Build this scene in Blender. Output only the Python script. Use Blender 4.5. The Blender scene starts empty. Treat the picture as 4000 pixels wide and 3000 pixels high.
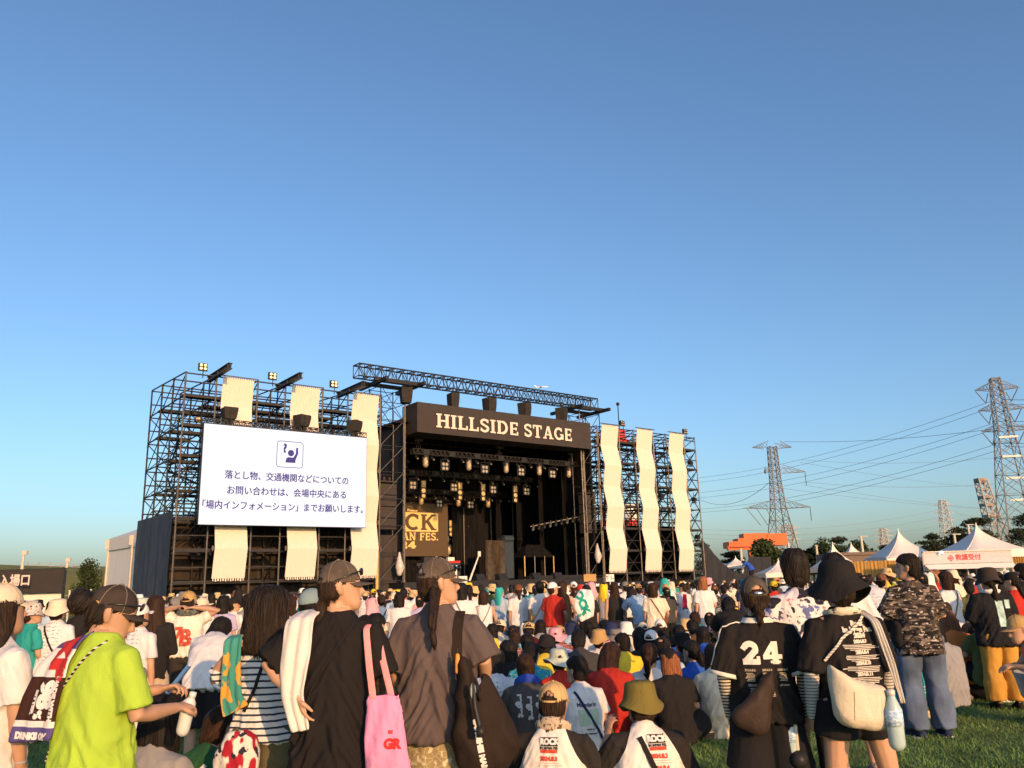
import bpy, bmesh, math, random
import numpy as np
from mathutils import Vector as V, Matrix, noise as mnoise, Quaternion
from mathutils.bvhtree import BVHTree
R = math.radians
SC = bpy.context.scene
COL = SC.collection
random.seed(7)

# ---------------------------------------------------------------- camera
FPX, H0, ROLL, CAMH = 3200.0, 2275.0, 0.028, 1.55
PITCH = math.atan((H0 - 1500) / FPX)
cam_data = bpy.data.cameras.new('camera')
cam_data.sensor_width = 36.0
cam_data.lens = FPX / 4000 * 36
cam_data.clip_end = 9000
cam_data.clip_start = 0.05
cam = bpy.data.objects.new('camera', cam_data)
COL.objects.link(cam)
cam.matrix_world = Matrix.Translation((0, 0, CAMH)) @ Matrix.Rotation(R(90) + PITCH, 4, 'X') @ Matrix.Rotation(-ROLL, 4, 'Z')
SC.camera = cam
CR = cam.matrix_world.to_3x3()
def W(px, py, d):
    """the point at forward distance d (metres) seen at pixel px, py of the 4000 x 3000 photograph"""
    r = CR @ V(((px - 2000) / FPX, -(py - 1500) / FPX, -1))
    return V((0, 0, CAMH)) + r * (d / r.y)

# ---------------------------------------------------------------- world and sun
SUN_EL, SUN_AZ = 12.0, 154.0
world = bpy.data.worlds.new('World')
SC.world = world
world.use_nodes = True
nt = world.node_tree
bgn = nt.nodes['Background']
skyn = nt.nodes.new('ShaderNodeTexSky')
skyn.sky_type = 'NISHITA'
skyn.sun_disc = False
skyn.sun_elevation = R(SUN_EL)
skyn.sun_rotation = R(SUN_AZ)
skyn.air_density = 1.0
skyn.dust_density = 1.9
skyn.ozone_density = 3.6
nt.links.new(skyn.outputs[0], bgn.inputs[0])
bgn.inputs[1].default_value = 0.125
sun_data = bpy.data.lights.new('sun', 'SUN')
sun_data.energy = 2.7
sun_data.angle = R(0.5)
sun_data.color = (1.0, 0.53, 0.22)
sun = bpy.data.objects.new('sun', sun_data)
COL.objects.link(sun)
SUNV = V((math.sin(R(SUN_AZ)) * math.cos(R(SUN_EL)), math.cos(R(SUN_AZ)) * math.cos(R(SUN_EL)), math.sin(R(SUN_EL))))
sun.rotation_euler = SUNV.to_track_quat('Z', 'Y').to_euler()
SC.view_settings.view_transform = 'Standard'
SC.view_settings.look = 'None'
SC.view_settings.gamma = 1
SC.view_settings.exposure = 0.86
SC.cycles.max_bounces = 5
SC.cycles.diffuse_bounces = 2
SC.cycles.glossy_bounces = 2
SC.cycles.transparent_max_bounces = 8

# ---------------------------------------------------------------- object helpers
def link(o, parent=None):
    COL.objects.link(o)
    if parent is not None:
        o.parent = parent
    return o
def tag(o, label=None, cat=None, group=None, kind=None):
    if label: o['label'] = label
    if cat: o['category'] = cat
    if group: o['group'] = group
    if kind: o['kind'] = kind
    return o
def empty(name, label=None, cat=None, loc=(0, 0, 0), rotz=0, scale=1, group=None):
    o = bpy.data.objects.new(name, None)
    COL.objects.link(o)
    o.location = loc
    o.rotation_euler = (0, 0, rotz)
    o.scale = (scale,) * 3
    o.empty_display_size = 0.1
    return tag(o, label, cat, group)
def copy_tree(o, parent=None):
    c = o.copy()
    COL.objects.link(c)
    c.parent = parent
    for ch in list(o.children):
        copy_tree(ch, c)
    return c

class MB:
    """collects shapes for one mesh"""
    def __init__(s):
        s.v = []; s.f = []; s.m = []; s.cm = 0
    def add(s, vs, fs):
        b = len(s.v)
        s.v.extend([tuple(p) for p in vs])
        for f in fs:
            s.f.append([i + b for i in f]); s.m.append(s.cm)
    def box(s, c, h, mat=None):
        c = V(c)
        vs = []
        for x in (-1, 1):
            for y in (-1, 1):
                for z in (-1, 1):
                    p = V((x * h[0], y * h[1], z * h[2]))
                    if mat is not None: p = mat @ p
                    vs.append(c + p)
        s.add(vs, [(0, 1, 3, 2), (4, 6, 7, 5), (0, 4, 5, 1), (2, 3, 7, 6), (0, 2, 6, 4), (1, 5, 7, 3)])
    def bar(s, p, q, r, n=4, r2=None):
        p, q = V(p), V(q)
        d = q - p
        if d.length < 1e-6: return
        d.normalize()
        a = d.orthogonal().normalized() if abs(d.z) < 0.99 else V((1, 0, 0))
        if abs(d.z) < 0.99:
            a = d.cross(V((0, 0, 1))).normalized()
        b = d.cross(a)
        r2 = r if r2 is None else r2
        vs = []
        for pt, rr in ((p, r), (q, r2)):
            for i in range(n):
                t = 2 * math.pi * (i + 0.5) / n
                vs.append(pt + a * math.cos(t) * rr + b * math.sin(t) * rr)
        fs = [(i, (i + 1) % n, n + (i + 1) % n, n + i) for i in range(n)]
        fs += [tuple(range(n))[::-1], tuple(range(n, 2 * n))]
        s.add(vs, fs)
    def loft(s, rings, cap=True, closed=True):
        n = len(rings[0]); vs = [p for r in rings for p in r]; fs = []
        for k in range(len(rings) - 1):
            for i in range(n if closed else n - 1):
                j = (i + 1) % n
                fs.append((k * n + i, k * n + j, (k + 1) * n + j, (k + 1) * n + i))
        if cap:
            fs.append(tuple(range(n))[::-1]); fs.append(tuple(range((len(rings) - 1) * n, len(rings) * n)))
        s.add(vs, fs)
    def tube(s, pts, rad, n=12, side=None, cap='round', flat=None, sub=0):
        """swept tube; rad: list of r or (rx, ry); side: direction of rx"""
        pts = [V(p) for p in pts]
        rad = [r if isinstance(r, (tuple, list)) else (r, r) for r in rad]
        for _ in range(sub):
            np_, nr = [pts[0]], [rad[0]]
            for i in range(len(pts) - 1):
                a, b = pts[i], pts[i + 1]; ra, rb = rad[i], rad[i + 1]
                np_ += [a.lerp(b, .25), a.lerp(b, .75)]
                nr += [(ra[0] * .75 + rb[0] * .25, ra[1] * .75 + rb[1] * .25), (ra[0] * .25 + rb[0] * .75, ra[1] * .25 + rb[1] * .75)]
            pts, rad = np_ + [pts[-1]], nr + [rad[-1]]
        rings = []; pa = None
        for i, p in enumerate(pts):
            d = (pts[min(i + 1, len(pts) - 1)] - pts[max(i - 1, 0)]).normalized()
            if side is not None:
                a = V(side) - d * d.dot(V(side))
            elif pa is not None:
                a = pa - d * d.dot(pa)
            else:
                a = d.orthogonal()
            if a.length < 1e-4: a = d.orthogonal()
            a.normalize(); pa = a; b = d.cross(a)
            rings.append((p, a, b, d, rad[i]))
        out = []
        def ring(p, a, b, rx, ry):
            return [p + a * (math.cos(2 * math.pi * k / n) * rx) + b * (math.sin(2 * math.pi * k / n) * ry) for k in range(n)]
        if cap == 'round':
            p, a, b, d, r = rings[0]
            for t in (80, 50, 25): out.append(ring(p - d * min(r) * math.sin(R(t)), a, b, r[0] * math.cos(R(t)), r[1] * math.cos(R(t))))
        for p, a, b, d, r in rings: out.append(ring(p, a, b, r[0], r[1]))
        if cap == 'round':
            p, a, b, d, r = rings[-1]
            for t in (25, 50, 80): out.append(ring(p + d * min(r) * math.sin(R(t)), a, b, r[0] * math.cos(R(t)), r[1] * math.cos(R(t))))
        s.loft(out)
    def ball(s, c, r, m=None, n=12, k=8):
        c = V(c); r = (r, r, r) if not isinstance(r, (tuple, list)) else r
        rings = []
        for j in range(1, k):
            t = math.pi * j / k - math.pi / 2
            ring = []
            for i in range(n):
                u = 2 * math.pi * i / n
                p = V((math.cos(t) * math.cos(u) * r[0], math.cos(t) * math.sin(u) * r[1], math.sin(t) * r[2]))
                ring.append(c + (m @ p if m is not None else p))
            rings.append(ring)
        s.loft(rings)
    def quad(s, a, b, c, d): s.add([a, b, c, d], [(0, 1, 2, 3)])
    def poly(s, pts): s.add(pts, [tuple(range(len(pts)))])
    def xf(s, m):
        s.v = [tuple(m @ V(p)) for p in s.v]; return s
    def mesh(s, name='mesh', smooth=False):
        me = bpy.data.meshes.new(name)
        me.from_pydata(s.v, [], s.f)
        if smooth: me.polygons.foreach_set('use_smooth', [True] * len(me.polygons))
        if any(s.m): me.polygons.foreach_set('material_index', s.m)
        me.update()
        return me
    def build(s, name, mats, parent=None, smooth=False, loc=None, rotz=None):
        me = s.mesh(name, smooth)
        for m in (mats if isinstance(mats, (list, tuple)) else [mats]): me.materials.append(m)
        o = link(bpy.data.objects.new(name, me), parent)
        if loc is not None: o.location = loc
        if rotz is not None: o.rotation_euler = (0, 0, rotz)
        return o

def evaluated(me, mods):
    """a new mesh: me with the modifiers applied"""
    o = bpy.data.objects.new('tmp', me)
    COL.objects.link(o)
    for typ, kw in mods:
        m = o.modifiers.new(typ, typ)
        for k, v in kw.items(): setattr(m, k, v)
    dg = bpy.context.evaluated_depsgraph_get()
    dg.update()
    out = bpy.data.meshes.new_from_object(o.evaluated_get(dg))
    bpy.data.objects.remove(o)
    return out
def remesh(mb, voxel, smooth=3, fac=0.5):
    me = mb.mesh()
    out = evaluated(me, [('REMESH', dict(mode='VOXEL', voxel_size=voxel, use_smooth_shade=True)), ('SMOOTH', dict(iterations=smooth, factor=fac))])
    bpy.data.meshes.remove(me)
    out.polygons.foreach_set('use_smooth', [True] * len(out.polygons))
    return out
def wrinkle(me, amp, fx=7.0, fz=3.0, seed=0.0, ridge=True):
    co = np.empty(len(me.vertices) * 3); me.vertices.foreach_get('co', co); co = co.reshape(-1, 3)
    no = np.empty(len(me.vertices) * 3); me.vertices.foreach_get('normal', no); no = no.reshape(-1, 3)
    d = np.empty(len(co))
    for i, (x, y, z) in enumerate(co):
        a = mnoise.noise((x * fx + seed + z * 2.2, y * fx, z * fz + seed))
        b = mnoise.noise((x * fx * 2.3 - z * 5 + seed, y * fx * 2, z * fz * 2.3))
        d[i] = (1 - 2.2 * abs(a)) * 0.7 + 0.35 * b if ridge else a + .4 * b
    co += no * (d * amp)[:, None]
    me.vertices.foreach_set('co', co.ravel()); me.update()
    return me
def obj(name, me, mats, parent=None, m=None):
    for k in (mats if isinstance(mats, (list, tuple)) else [mats]): me.materials.append(k)
    o = link(bpy.data.objects.new(name, me), parent)
    if m is not None: o.matrix_local = m
    return o

# ---------------------------------------------------------------- materials
MATS = {}
def mat(name, col, rough=0.8, var=0.12, scale=6.0, bump=0.0, bscale=60.0, metal=0.0, emit=None, estr=0.0, spec=0.3, stretch=None, trans=0.0):
    if name in MATS: return MATS[name]
    m = bpy.data.materials.new(name); m.use_nodes = True
    n = m.node_tree.nodes; l = m.node_tree.links; b = n['Principled BSDF']
    b.inputs['Roughness'].default_value = rough; b.inputs['Metallic'].default_value = metal
    b.inputs['Specular IOR Level'].default_value = spec
    tc = n.new('ShaderNodeTexCoord'); mp = n.new('ShaderNodeMapping')
    l.new(tc.outputs['Object'], mp.inputs[0])
    if stretch: mp.inputs['Scale'].default_value = stretch
    nz = n.new('ShaderNodeTexNoise'); nz.inputs['Scale'].default_value = scale; nz.inputs['Detail'].default_value = 5
    l.new(mp.outputs[0], nz.inputs['Vector'])
    rp = n.new('ShaderNodeValToRGB')
    c = V(col[:3])
    rp.color_ramp.elements[0].position = .3; rp.color_ramp.elements[1].position = .7
    rp.color_ramp.elements[0].color = (*(c * (1 - var)), 1); rp.color_ramp.elements[1].color = (*[min(1, x) for x in c * (1 + var)], 1)
    l.new(nz.outputs[0], rp.inputs[0]); l.new(rp.outputs[0], b.inputs['Base Color'])
    if bump:
        bn = n.new('ShaderNodeTexNoise'); bn.inputs['Scale'].default_value = bscale; bn.inputs['Detail'].default_value = 4
        l.new(mp.outputs[0], bn.inputs['Vector'])
        bp = n.new('ShaderNodeBump'); bp.inputs['Strength'].default_value = bump; bp.inputs['Distance'].default_value = .01
        l.new(bn.outputs[0], bp.inputs['Height']); l.new(bp.outputs[0], b.inputs['Normal'])
    if emit:
        b.inputs['Emission Color'].default_value = (*emit, 1); b.inputs['Emission Strength'].default_value = estr
    MATS[name] = m
    return m
def nodes(m): return m.node_tree.nodes, m.node_tree.links, m.node_tree.nodes['Principled BSDF']
def math_node(m, op, a, b=None, clamp=False):
    n, l, _ = nodes(m)
    x = n.new('ShaderNodeMath'); x.operation = op; x.use_clamp = clamp
    for i, v in enumerate((a, b)):
        if v is None: continue
        if isinstance(v, (int, float)): x.inputs[i].default_value = v
        else: l.new(v, x.inputs[i])
    return x.outputs[0]
def mix_into(m, fac, col):
    """mix col over the present base colour where fac is 1"""
    n, l, b = nodes(m)
    src = b.inputs['Base Color'].links[0].from_socket
    x = n.new('ShaderNodeMix'); x.data_type = 'RGBA'
    l.new(fac, x.inputs[0]); l.new(src, x.inputs[6])
    if isinstance(col, tuple): x.inputs[7].default_value = (*col, 1)
    else: l.new(col, x.inputs[7])
    l.new(x.outputs[2], b.inputs['Base Color'])
def obj_xyz(m):
    n, l, _ = nodes(m)
    tc = n.new('ShaderNodeTexCoord'); s = n.new('ShaderNodeSeparateXYZ')
    l.new(tc.outputs['Object'], s.inputs[0])
    return s.outputs, tc.outputs['Object']
def noise_fac(m, scale, lo, hi, stretch=(1, 1, 1), detail=3, seed=0, kind='noise'):
    n, l, _ = nodes(m)
    tc = n.new('ShaderNodeTexCoord'); mp = n.new('ShaderNodeMapping')
    mp.inputs['Scale'].default_value = stretch; mp.inputs['Location'].default_value = (seed, seed * .7, seed * 1.3)
    l.new(tc.outputs['Object'], mp.inputs[0])
    if kind == 'noise':
        t = n.new('ShaderNodeTexNoise'); t.inputs['Detail'].default_value = detail; out = t.outputs[0]
    else:
        t = n.new('ShaderNodeTexVoronoi'); out = t.outputs['Distance']
        if kind == 'edge': t.feature = 'DISTANCE_TO_EDGE'
    t.inputs['Scale'].default_value = scale
    l.new(mp.outputs[0], t.inputs['Vector'])
    r = n.new('ShaderNodeMapRange'); r.inputs[1].default_value = lo; r.inputs[2].default_value = hi
    l.new(out, r.inputs[0])
    return r.outputs[0]

def cloth(name, col, bump=0.25):
    """woven cotton: fine weave bump over soft creases"""
    if name in MATS: return MATS[name]
    m = mat(name, col, .92, .09, 4, bump, 220, spec=.1); n, l, b = nodes(m)
    tc = n.new('ShaderNodeTexCoord'); mp = n.new('ShaderNodeMapping'); mp.inputs['Scale'].default_value = (1.2, 1.2, .5); l.new(tc.outputs['Object'], mp.inputs[0])
    w = n.new('ShaderNodeTexNoise'); w.inputs['Scale'].default_value = 6; w.inputs['Detail'].default_value = 3; w.inputs['Distortion'].default_value = 1.6; l.new(mp.outputs[0], w.inputs['Vector'])
    rg = n.new('ShaderNodeMath'); rg.operation = 'ABSOLUTE'; sb = n.new('ShaderNodeMath'); sb.operation = 'SUBTRACT'; sb.inputs[1].default_value = .5; l.new(w.outputs[0], sb.inputs[0]); l.new(sb.outputs[0], rg.inputs[0])
    bp = n.new('ShaderNodeBump'); bp.inputs['Strength'].default_value = .22; bp.inputs['Distance'].default_value = .05; l.new(rg.outputs[0], bp.inputs['Height'])
    for q in list(n):
        if q.type == 'BUMP' and q != bp: l.new(bp.outputs[0], q.inputs['Normal'])
    return m

# ---------------------------------------------------------------- lettering
def text_mesh(s, size=1.0, bold=0.0, align='CENTER', sub=False):
    c = bpy.data.curves.new('text', 'FONT'); c.body = s; c.size = size; c.offset = bold; c.align_x = align; c.align_y = 'CENTER'
    c.resolution_u = 3
    o = bpy.data.objects.new('tmp', c); COL.objects.link(o)
    dg = bpy.context.evaluated_depsgraph_get(); dg.update()
    me = bpy.data.meshes.new_from_object(o.evaluated_get(dg))
    bpy.data.objects.remove(o); bpy.data.curves.remove(c)
    return me
def flat_text(name, s, size, m, mtx, parent=None, bold=0.0, align='CENTER', squash=1.0):
    """text lying in the local xy plane of mtx"""
    me = text_mesh(s, size, bold, align)
    me.transform(mtx @ Matrix.Diagonal((squash, 1, 1, 1)))
    return obj(name, me, m, parent)
# stroke lettering with slab serifs: each letter = width, list of (polyline, stroke weight), serif spots (x, y, half width)
def arc(cx, cy, rx, ry, a0, a1, n=14): return [(cx + rx * math.cos(R(a0 + (a1 - a0) * i / n)), cy + ry * math.sin(R(a0 + (a1 - a0) * i / n))) for i in range(n + 1)]
T = .21
GL = {
 'H': (.95, [([(.2, 0), (.2, 1)], T), ([(.75, 0), (.75, 1)], T), ([(.2, .5), (.75, .5)], .13)], [(.2, 0, .19), (.2, 1, .19), (.75, 0, .19), (.75, 1, .19)]),
 'I': (.45, [([(.22, 0), (.22, 1)], T)], [(.22, 0, .2), (.22, 1, .2)]),
 'L': (.75, [([(.2, 0), (.2, 1)], T), ([(.2, .06), (.7, .06)], .13), ([(.66, 0), (.66, .3)], .12)], [(.2, 1, .19), (.2, 0, .19)]),
 'S': (.72, [(arc(.36, .74, .24, .2, 20, 270), .17), (arc(.36, .27, .25, .21, 90, -160), .18), ([(.6, .72), (.6, .97)], .1), ([(.11, .05), (.11, .3)], .1)], []),
 'D': (.9, [([(.2, 0), (.2, 1)], T), ([(.12, .06), (.45, .06)], .12), ([(.12, .94), (.45, .94)], .12), (arc(.42, .5, .34, .44, 90, -90), .19)], [(.2, 0, .17), (.2, 1, .17)]),
 'E': (.78, [([(.2, 0), (.2, 1)], T), ([(.1, .06), (.7, .06)], .13), ([(.1, .94), (.68, .94)], .13), ([(.2, .5), (.55, .5)], .12), ([(.66, 0), (.66, .28)], .11), ([(.64, 1), (.64, .74)], .11), ([(.55, .38), (.55, .62)], .1)], []),
 'T': (.85, [([(.42, 0), (.42, 1)], T), ([(.05, .94), (.8, .94)], .13), ([(.08, .7), (.08, 1)], .11), ([(.76, .7), (.76, 1)], .11)], [(.42, 0, .2)]),
 'A': (.95, [([(.18, .02), (.46, 1)], .13), ([(.5, 1), (.76, .02)], .2), ([(.27, .33), (.68, .33)], .12)], [(.17, 0, .16), (.76, 0, .19)]),
 'G': (.9, [(arc(.46, .5, .34, .43, 50, 345), .19), ([(.8, .05), (.8, .42)], .17), ([(.56, .43), (.88, .43)], .12), ([(.7, .68), (.7, .97)], .1)], []),
 'O': (.92, [(arc(.46, .5, .35, .44, 0, 360, 24), .2)], []),
 'C': (.86, [(arc(.47, .5, .36, .44, 48, 312), .2), ([(.72, .68), (.72, .97)], .11)], []),
 'K': (.92, [([(.2, 0), (.2, 1)], T), ([(.28, .45), (.72, .97)], .14), ([(.4, .58), (.74, .04)], .2)], [(.2, 0, .18), (.2, 1, .18), (.76, 1, .15), (.78, 0, .17)]),
 'P': (.8, [([(.2, 0), (.2, 1)], T), (arc(.42, .71, .25, .24, 90, -90), .17), ([(.1, .95), (.42, .95)], .11), ([(.2, .47), (.42, .47)], .11)], [(.2, 0, .19)]),
 'R': (.9, [([(.2, 0), (.2, 1)], T), (arc(.42, .73, .23, .22, 90, -90), .17), ([(.1, .95), (.42, .95)], .11), ([(.2, .5), (.45, .5)], .11), ([(.45, .5), (.72, .05)], .19)], [(.2, 0, .18), (.78, 0, .14)]),
 'N': (.95, [([(.18, 0), (.18, 1)], .14), ([(.2, .98), (.74, .03)], .2), ([(.76, 0), (.76, 1)], .14)], [(.18, 0, .16), (.14, 1, .13), (.76, 1, .16)]),
 'F': (.75, [([(.2, 0), (.2, 1)], T), ([(.1, .94), (.68, .94)], .13), ([(.2, .5), (.5, .5)], .12), ([(.64, 1), (.64, .72)], .11), ([(.52, .38), (.52, .62)], .1)], [(.2, 0, .19)]),
 'J': (.6, [([(.4, 1), (.4, .25)], T), (arc(.22, .25, .18, .2, 0, -170), .17)], [(.4, 1, .2)]),
 '.': (.3, [([(.15, .0), (.15, .2)], .2)], []),
 ' ': (.42, [], []),
 '2': (.9, [(arc(.43, .69, .25, .22, 175, -40), .27), ([(.63, .58), (.2, .14)], .27), ([(.06, .12), (.82, .12)], .25), ([(.76, .02), (.76, .36)], .16), ([(.1, .66), (.2, .8)], .24)], []),
 '4': (.95, [([(.62, 0), (.62, 1)], .3), ([(.6, .95), (.14, .36)], .22), ([(.03, .32), (.95, .32)], .2)], [(.62, .05, .24)]),
 '0': (.82, [(arc(.41, .5, .28, .43, 0, 360, 20), .2)], []),
}
def stroke_letters(s, h, x0=0.0, gap=.06):
    """slab lettering in the xz plane as an MB, left edge at x0, letter height h; returns the MB and its width"""
    mb = MB(); x = x0; e = 0.0
    for ch in s:
        w, strokes, ser = GL[ch]
        allst = list(strokes) + [([(sx - hw, sy - .045 * (1 if sy > .5 else -1)), (sx + hw, sy - .045 * (1 if sy > .5 else -1))], .11) for sx, sy, hw in ser]
        for pl, t in allst:
            e += .0004
            L, Rr = [], []
            for i, p in enumerate(pl):
                a = pl[max(i - 1, 0)]; b = pl[min(i + 1, len(pl) - 1)]
                dx, dz = b[0] - a[0], b[1] - a[1]; q = math.hypot(dx, dz) or 1
                nx, nz = -dz / q * t / 2, dx / q * t / 2
                L.append((x + (p[0] + nx) * h, -e * h, (p[1] + nz) * h)); Rr.append((x + (p[0] - nx) * h, -e * h, (p[1] - nz) * h))
            for i in range(len(pl) - 1): mb.quad(L[i], Rr[i], Rr[i + 1], L[i + 1])
        x += (w + gap) * h
    return mb, x - x0
# ================================================================ GROUND
def gz(d):
    return -.012 * max(0, min(d, 42) - 10)
g = MB()
ys = [-60, -20, 0, 10, 14, 18, 24, 30, 36, 42, 60, 110, 300, 900, 3000, 7000]
xs = [-6000, -1500, -400, -120, -40, -15, 0, 15, 40, 120, 400, 1500, 6000]
for j, y in enumerate(ys):
    for x in xs: g.v.append((x, y, gz(y)))
nx = len(xs)
for j in range(len(ys) - 1):
    for i in range(nx - 1): g.f.append([j * nx + i, j * nx + i + 1, (j + 1) * nx + i + 1, (j + 1) * nx + i]); g.m.append(0)
m_ground = mat('lawn', (.095, .165, .045), .95, .35, 1.3, .6, 90)
mix_into(m_ground, noise_fac(m_ground, .55, .45, .7, detail=6), (.15, .185, .055))
mix_into(m_ground, noise_fac(m_ground, 40, .5, .7, detail=2), (.062, .115, .033))
tag(g.build('ground', m_ground), kind='structure')

# ================================================================ STAGE
TH = R(37.5)
P0 = V((-20.13, 50.0, 0))
def sroot(name, label=None, cat=None, group=None):
    return empty(name, label, cat, P0, TH, 1, group)
SMAT = Matrix.Translation(P0) @ Matrix.Rotation(TH, 4, 'Z')
def sitem(name, mb, m, label, cat, group=None, smooth=False):
    o = mb.build(name, m, None, smooth); o.matrix_world = SMAT
    return tag(o, label, cat, group)
m_pipe = mat('dark steel pipe', (.03, .029, .029), .5, .3, 3, metal=.3)
m_pipe2 = mat('galvanised pipe', (.12, .11, .1), .5, .25, 3, metal=.4)
m_deck = mat('dark deck plank', (.035, .035, .037), .8, .2, 2)
m_black = mat('black stage drape', (.011, .011, .012), .97, .4, 1.5, .5, 3, spec=.03, stretch=(3, 3, .4))
m_tarp = mat('black tarpaulin', (.026, .028, .034), .8, .3, 1.2, .6, 2.2, stretch=(2, 2, .6))
m_blacksteel = mat('black painted steel', (.02, .02, .022), .5, .2, 4)
m_brown = mat('dark brown board', (.043, .036, .034), .85, .08, 2)
m_cream = mat('cream canvas', (.66, .59, .50), .9, .05, 2, .1, 30, stretch=(8, 8, .3))
m_letter = mat('cream lettering', (.66, .57, .5), .7, .03)

LV = [0.0, 2.0, 3.9, 5.8, 7.76, 9.65, 11.57, 13.45]           # lift heights
def scaffold(name, label, us, ws, ztop_front, ztop_back, decks, xbays=False):
    root = sroot(name, label, 'scaffolding')
    nw = len(ws)
    zt = lambda w: ztop_front + (ztop_back - ztop_front) * (w - ws[0]) / (ws[-1] - ws[0])
    for u in us:
        for w in ws:
            mb = MB(); mb.bar((u, w, -.8), (u, w, zt(w)), .058, 6)
            for k in range(1, 16):
                if k * .95 < zt(w): mb.bar((u, w, k * .95 - .03), (u, w, k * .95 + .03), .075, 6)
            mb.build('upright_pole', m_pipe if w > ws[0] else m_pipe2, root)
    levels = LV[1:] + [None]
    for li, z in enumerate(levels):
        mb = MB()
        for w in ws:
            zz = zt(w) - .03 if z is None else z
            for dz in (0, .95) if z is not None and zz + .95 < zt(w) else (0,):
                mb.bar((us[0], w, zz + dz), (us[-1], w, zz + dz), .05, 5)
        for u in us:
            a, b = (zt(ws[0]) - .03, zt(ws[-1]) - .03) if z is None else (z, z)
            mb.bar((u, ws[0], a + .05), (u, ws[-1], b + .05), .05, 5)
        mb.build('ledger', m_pipe, root)
        if z is not None and decks:
            for k in range(nw - 1):
                for i in range(len(us) - 1):
                    if (i * 7 + li * 3 + k) % 5 == 4: continue
                    mb = MB(); mb.box(((us[i] + us[i + 1]) / 2, ws[k] + .55, z + .11), ((us[i + 1] - us[i]) / 2 - .04, .5, .06))
                    mb.build('deck_plank', m_deck, root)
    for i, u in enumerate(us):
        mb = MB()
        for k in range(1, len(LV)):
            z0 = LV[k]; z1 = LV[k + 1] if k + 1 < len(LV) else zt(ws[1]) - .1
            for j in range(nw - 1):
                mb.bar((u + .05, ws[j + 1], z0), (u + .05, ws[j], z1), .036, 4)
        mb.build('diagonal_brace', m_pipe, root)
    if xbays:
        for w in (ws if len(ws) < 4 else ws[2:]):
            for i in range(len(us) - 1):
                mb = MB()
                for k in range(0, len(LV) - 1):
                    mb.bar((us[i], w + .06, LV[k]), (us[i + 1], w + .06, LV[k + 1]), .04, 4)
                    mb.bar((us[i + 1], w + .1, LV[k]), (us[i], w + .1, LV[k + 1]), .04, 4)
                mb.build('cross_brace', m_pipe, root)
    return root
wl = scaffold('scaffold_tower', 'tall open scaffolding tower behind the big white screen', [-.42, 1.5, 4.2, 6.1, 8.8, 10.7, 13.3], [0, 2.7, 5.4, 8.15], 14.95, 15.4, True, True)
wr = scaffold('scaffold_tower', 'cross braced scaffolding tower behind the three wavy cream banners', [34.7, 37.3, 39.2, 41.7, 43.5, 46.0, 47.6], [0, 2.6, 5.2], 14.75, 14.9, True, True)
# big square props inside the left tower
mb = MB()
for (z0, z1) in ((7.2, 9.0), (11.2, 9.4), (3.8, 5.4)):
    mb.bar((.5, 6, z1 + .5), (3.0, .5, z0), .09, 4); mb.bar((.5, 6, z1), (-.3, 1.0, z0 - .3), .06, 4)
mb.build('raking_prop', m_pipe, wl)
for (u0, u1) in ((-.5, 1.5), (6.1, 8.8)):
    mb = MB()
    for k in range(4): mb.bar((u0 + .4 * k, 8.6, 2.0), (u0 + 1 + .4 * k, .4, 5.6), .03, 4); mb.bar((u0 + .4 * k, 8.6, 5.8), (u0 + 1 + .4 * k, .4, 9.6), .03, 4)
    mb.build('stair_rail', m_pipe2, wl)

def sheet(mb, p, q, z0, z1, n=24, fold=.08, seed=0, top=None, thick=.02):
    """hanging cloth from p to q (u, w), folds run vertically"""
    p, q = V((*p, 0)), V((*q, 0)); d = (q - p).normalized(); nrm = V((-d.y, d.x, 0))
    rings = []
    for off in (0, thick):
        rows = []
        for k in range(5):
            t = k / 4; row = []
            for i in range(n + 1):
                s = i / n; zt = top(s) if top else z1
                f = (mnoise.noise((s * n * .45, t * 1.2, seed)) + .4 * math.sin(s * n * .9 + t)) * fold * (.4 + .6 * (1 - t))
                pt = p.lerp(q, s) + nrm * (f + off); pt.z = z0 + (zt - z0) * t
                row.append(pt)
            rows.append(row)
        rings.append(rows)
    for rows in rings: mb.loft(rows, cap=False, closed=False)
    for k in (0, 4): mb.loft([rings[0][k], rings[1][k]], cap=False, closed=False)
# tarpaulins
m_tarpb = mat('blue grey tarpaulin', (.045, .06, .085), .8, .3, 1.2, .6, 2.2, stretch=(2, 2, .6))  # black cloth; the sky light on it is put into the colour as blue
mb = MB(); sheet(mb, (-.62, .0), (-.62, 8.25), -.8, 6.3, 30, .16, 3)
sitem('tarpaulin', mb, m_tarpb, 'dark tarpaulin hanging on the left end of the scaffolding', 'tarpaulin', smooth=True)
mb = MB(); sheet(mb, (-.4, 3.3), (13.2, 3.3), -.6, 6.0, 50, .14, 5)
sitem('tarpaulin', mb, mat('brown black tarpaulin', (.028, .021, .015), .8, .5, 1.0, .8, 2, stretch=(3, 3, .6)), 'black tarpaulin inside the scaffolding below the big screen', 'tarpaulin', smooth=True)  # black cloth; the warm light on it is put into the colour as brown
mb = MB(); sheet(mb, (34.2, 1.6), (47.75, 1.6), -.6, 6.3, 50, .06, 8)
sitem('tarpaulin', mb, m_black, 'black tarpaulin low behind the three wavy banners', 'tarpaulin', smooth=True)
mb = MB(); sheet(mb, (47.9, .4), (59, .8), -.8, 0, 40, .12, 11, lambda s: 5.2 - 3.4 * math.sin(min(1, s / .55) * math.pi / 2) + (1.6 * max(0, (s - .55) / .12) if s < .67 else 1.6) * (1 if s > .55 else 0))
sitem('tarpaulin', mb, m_tarp, 'sagging dark screen cloth running off the right end of the stage', 'tarpaulin', smooth=True)
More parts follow.
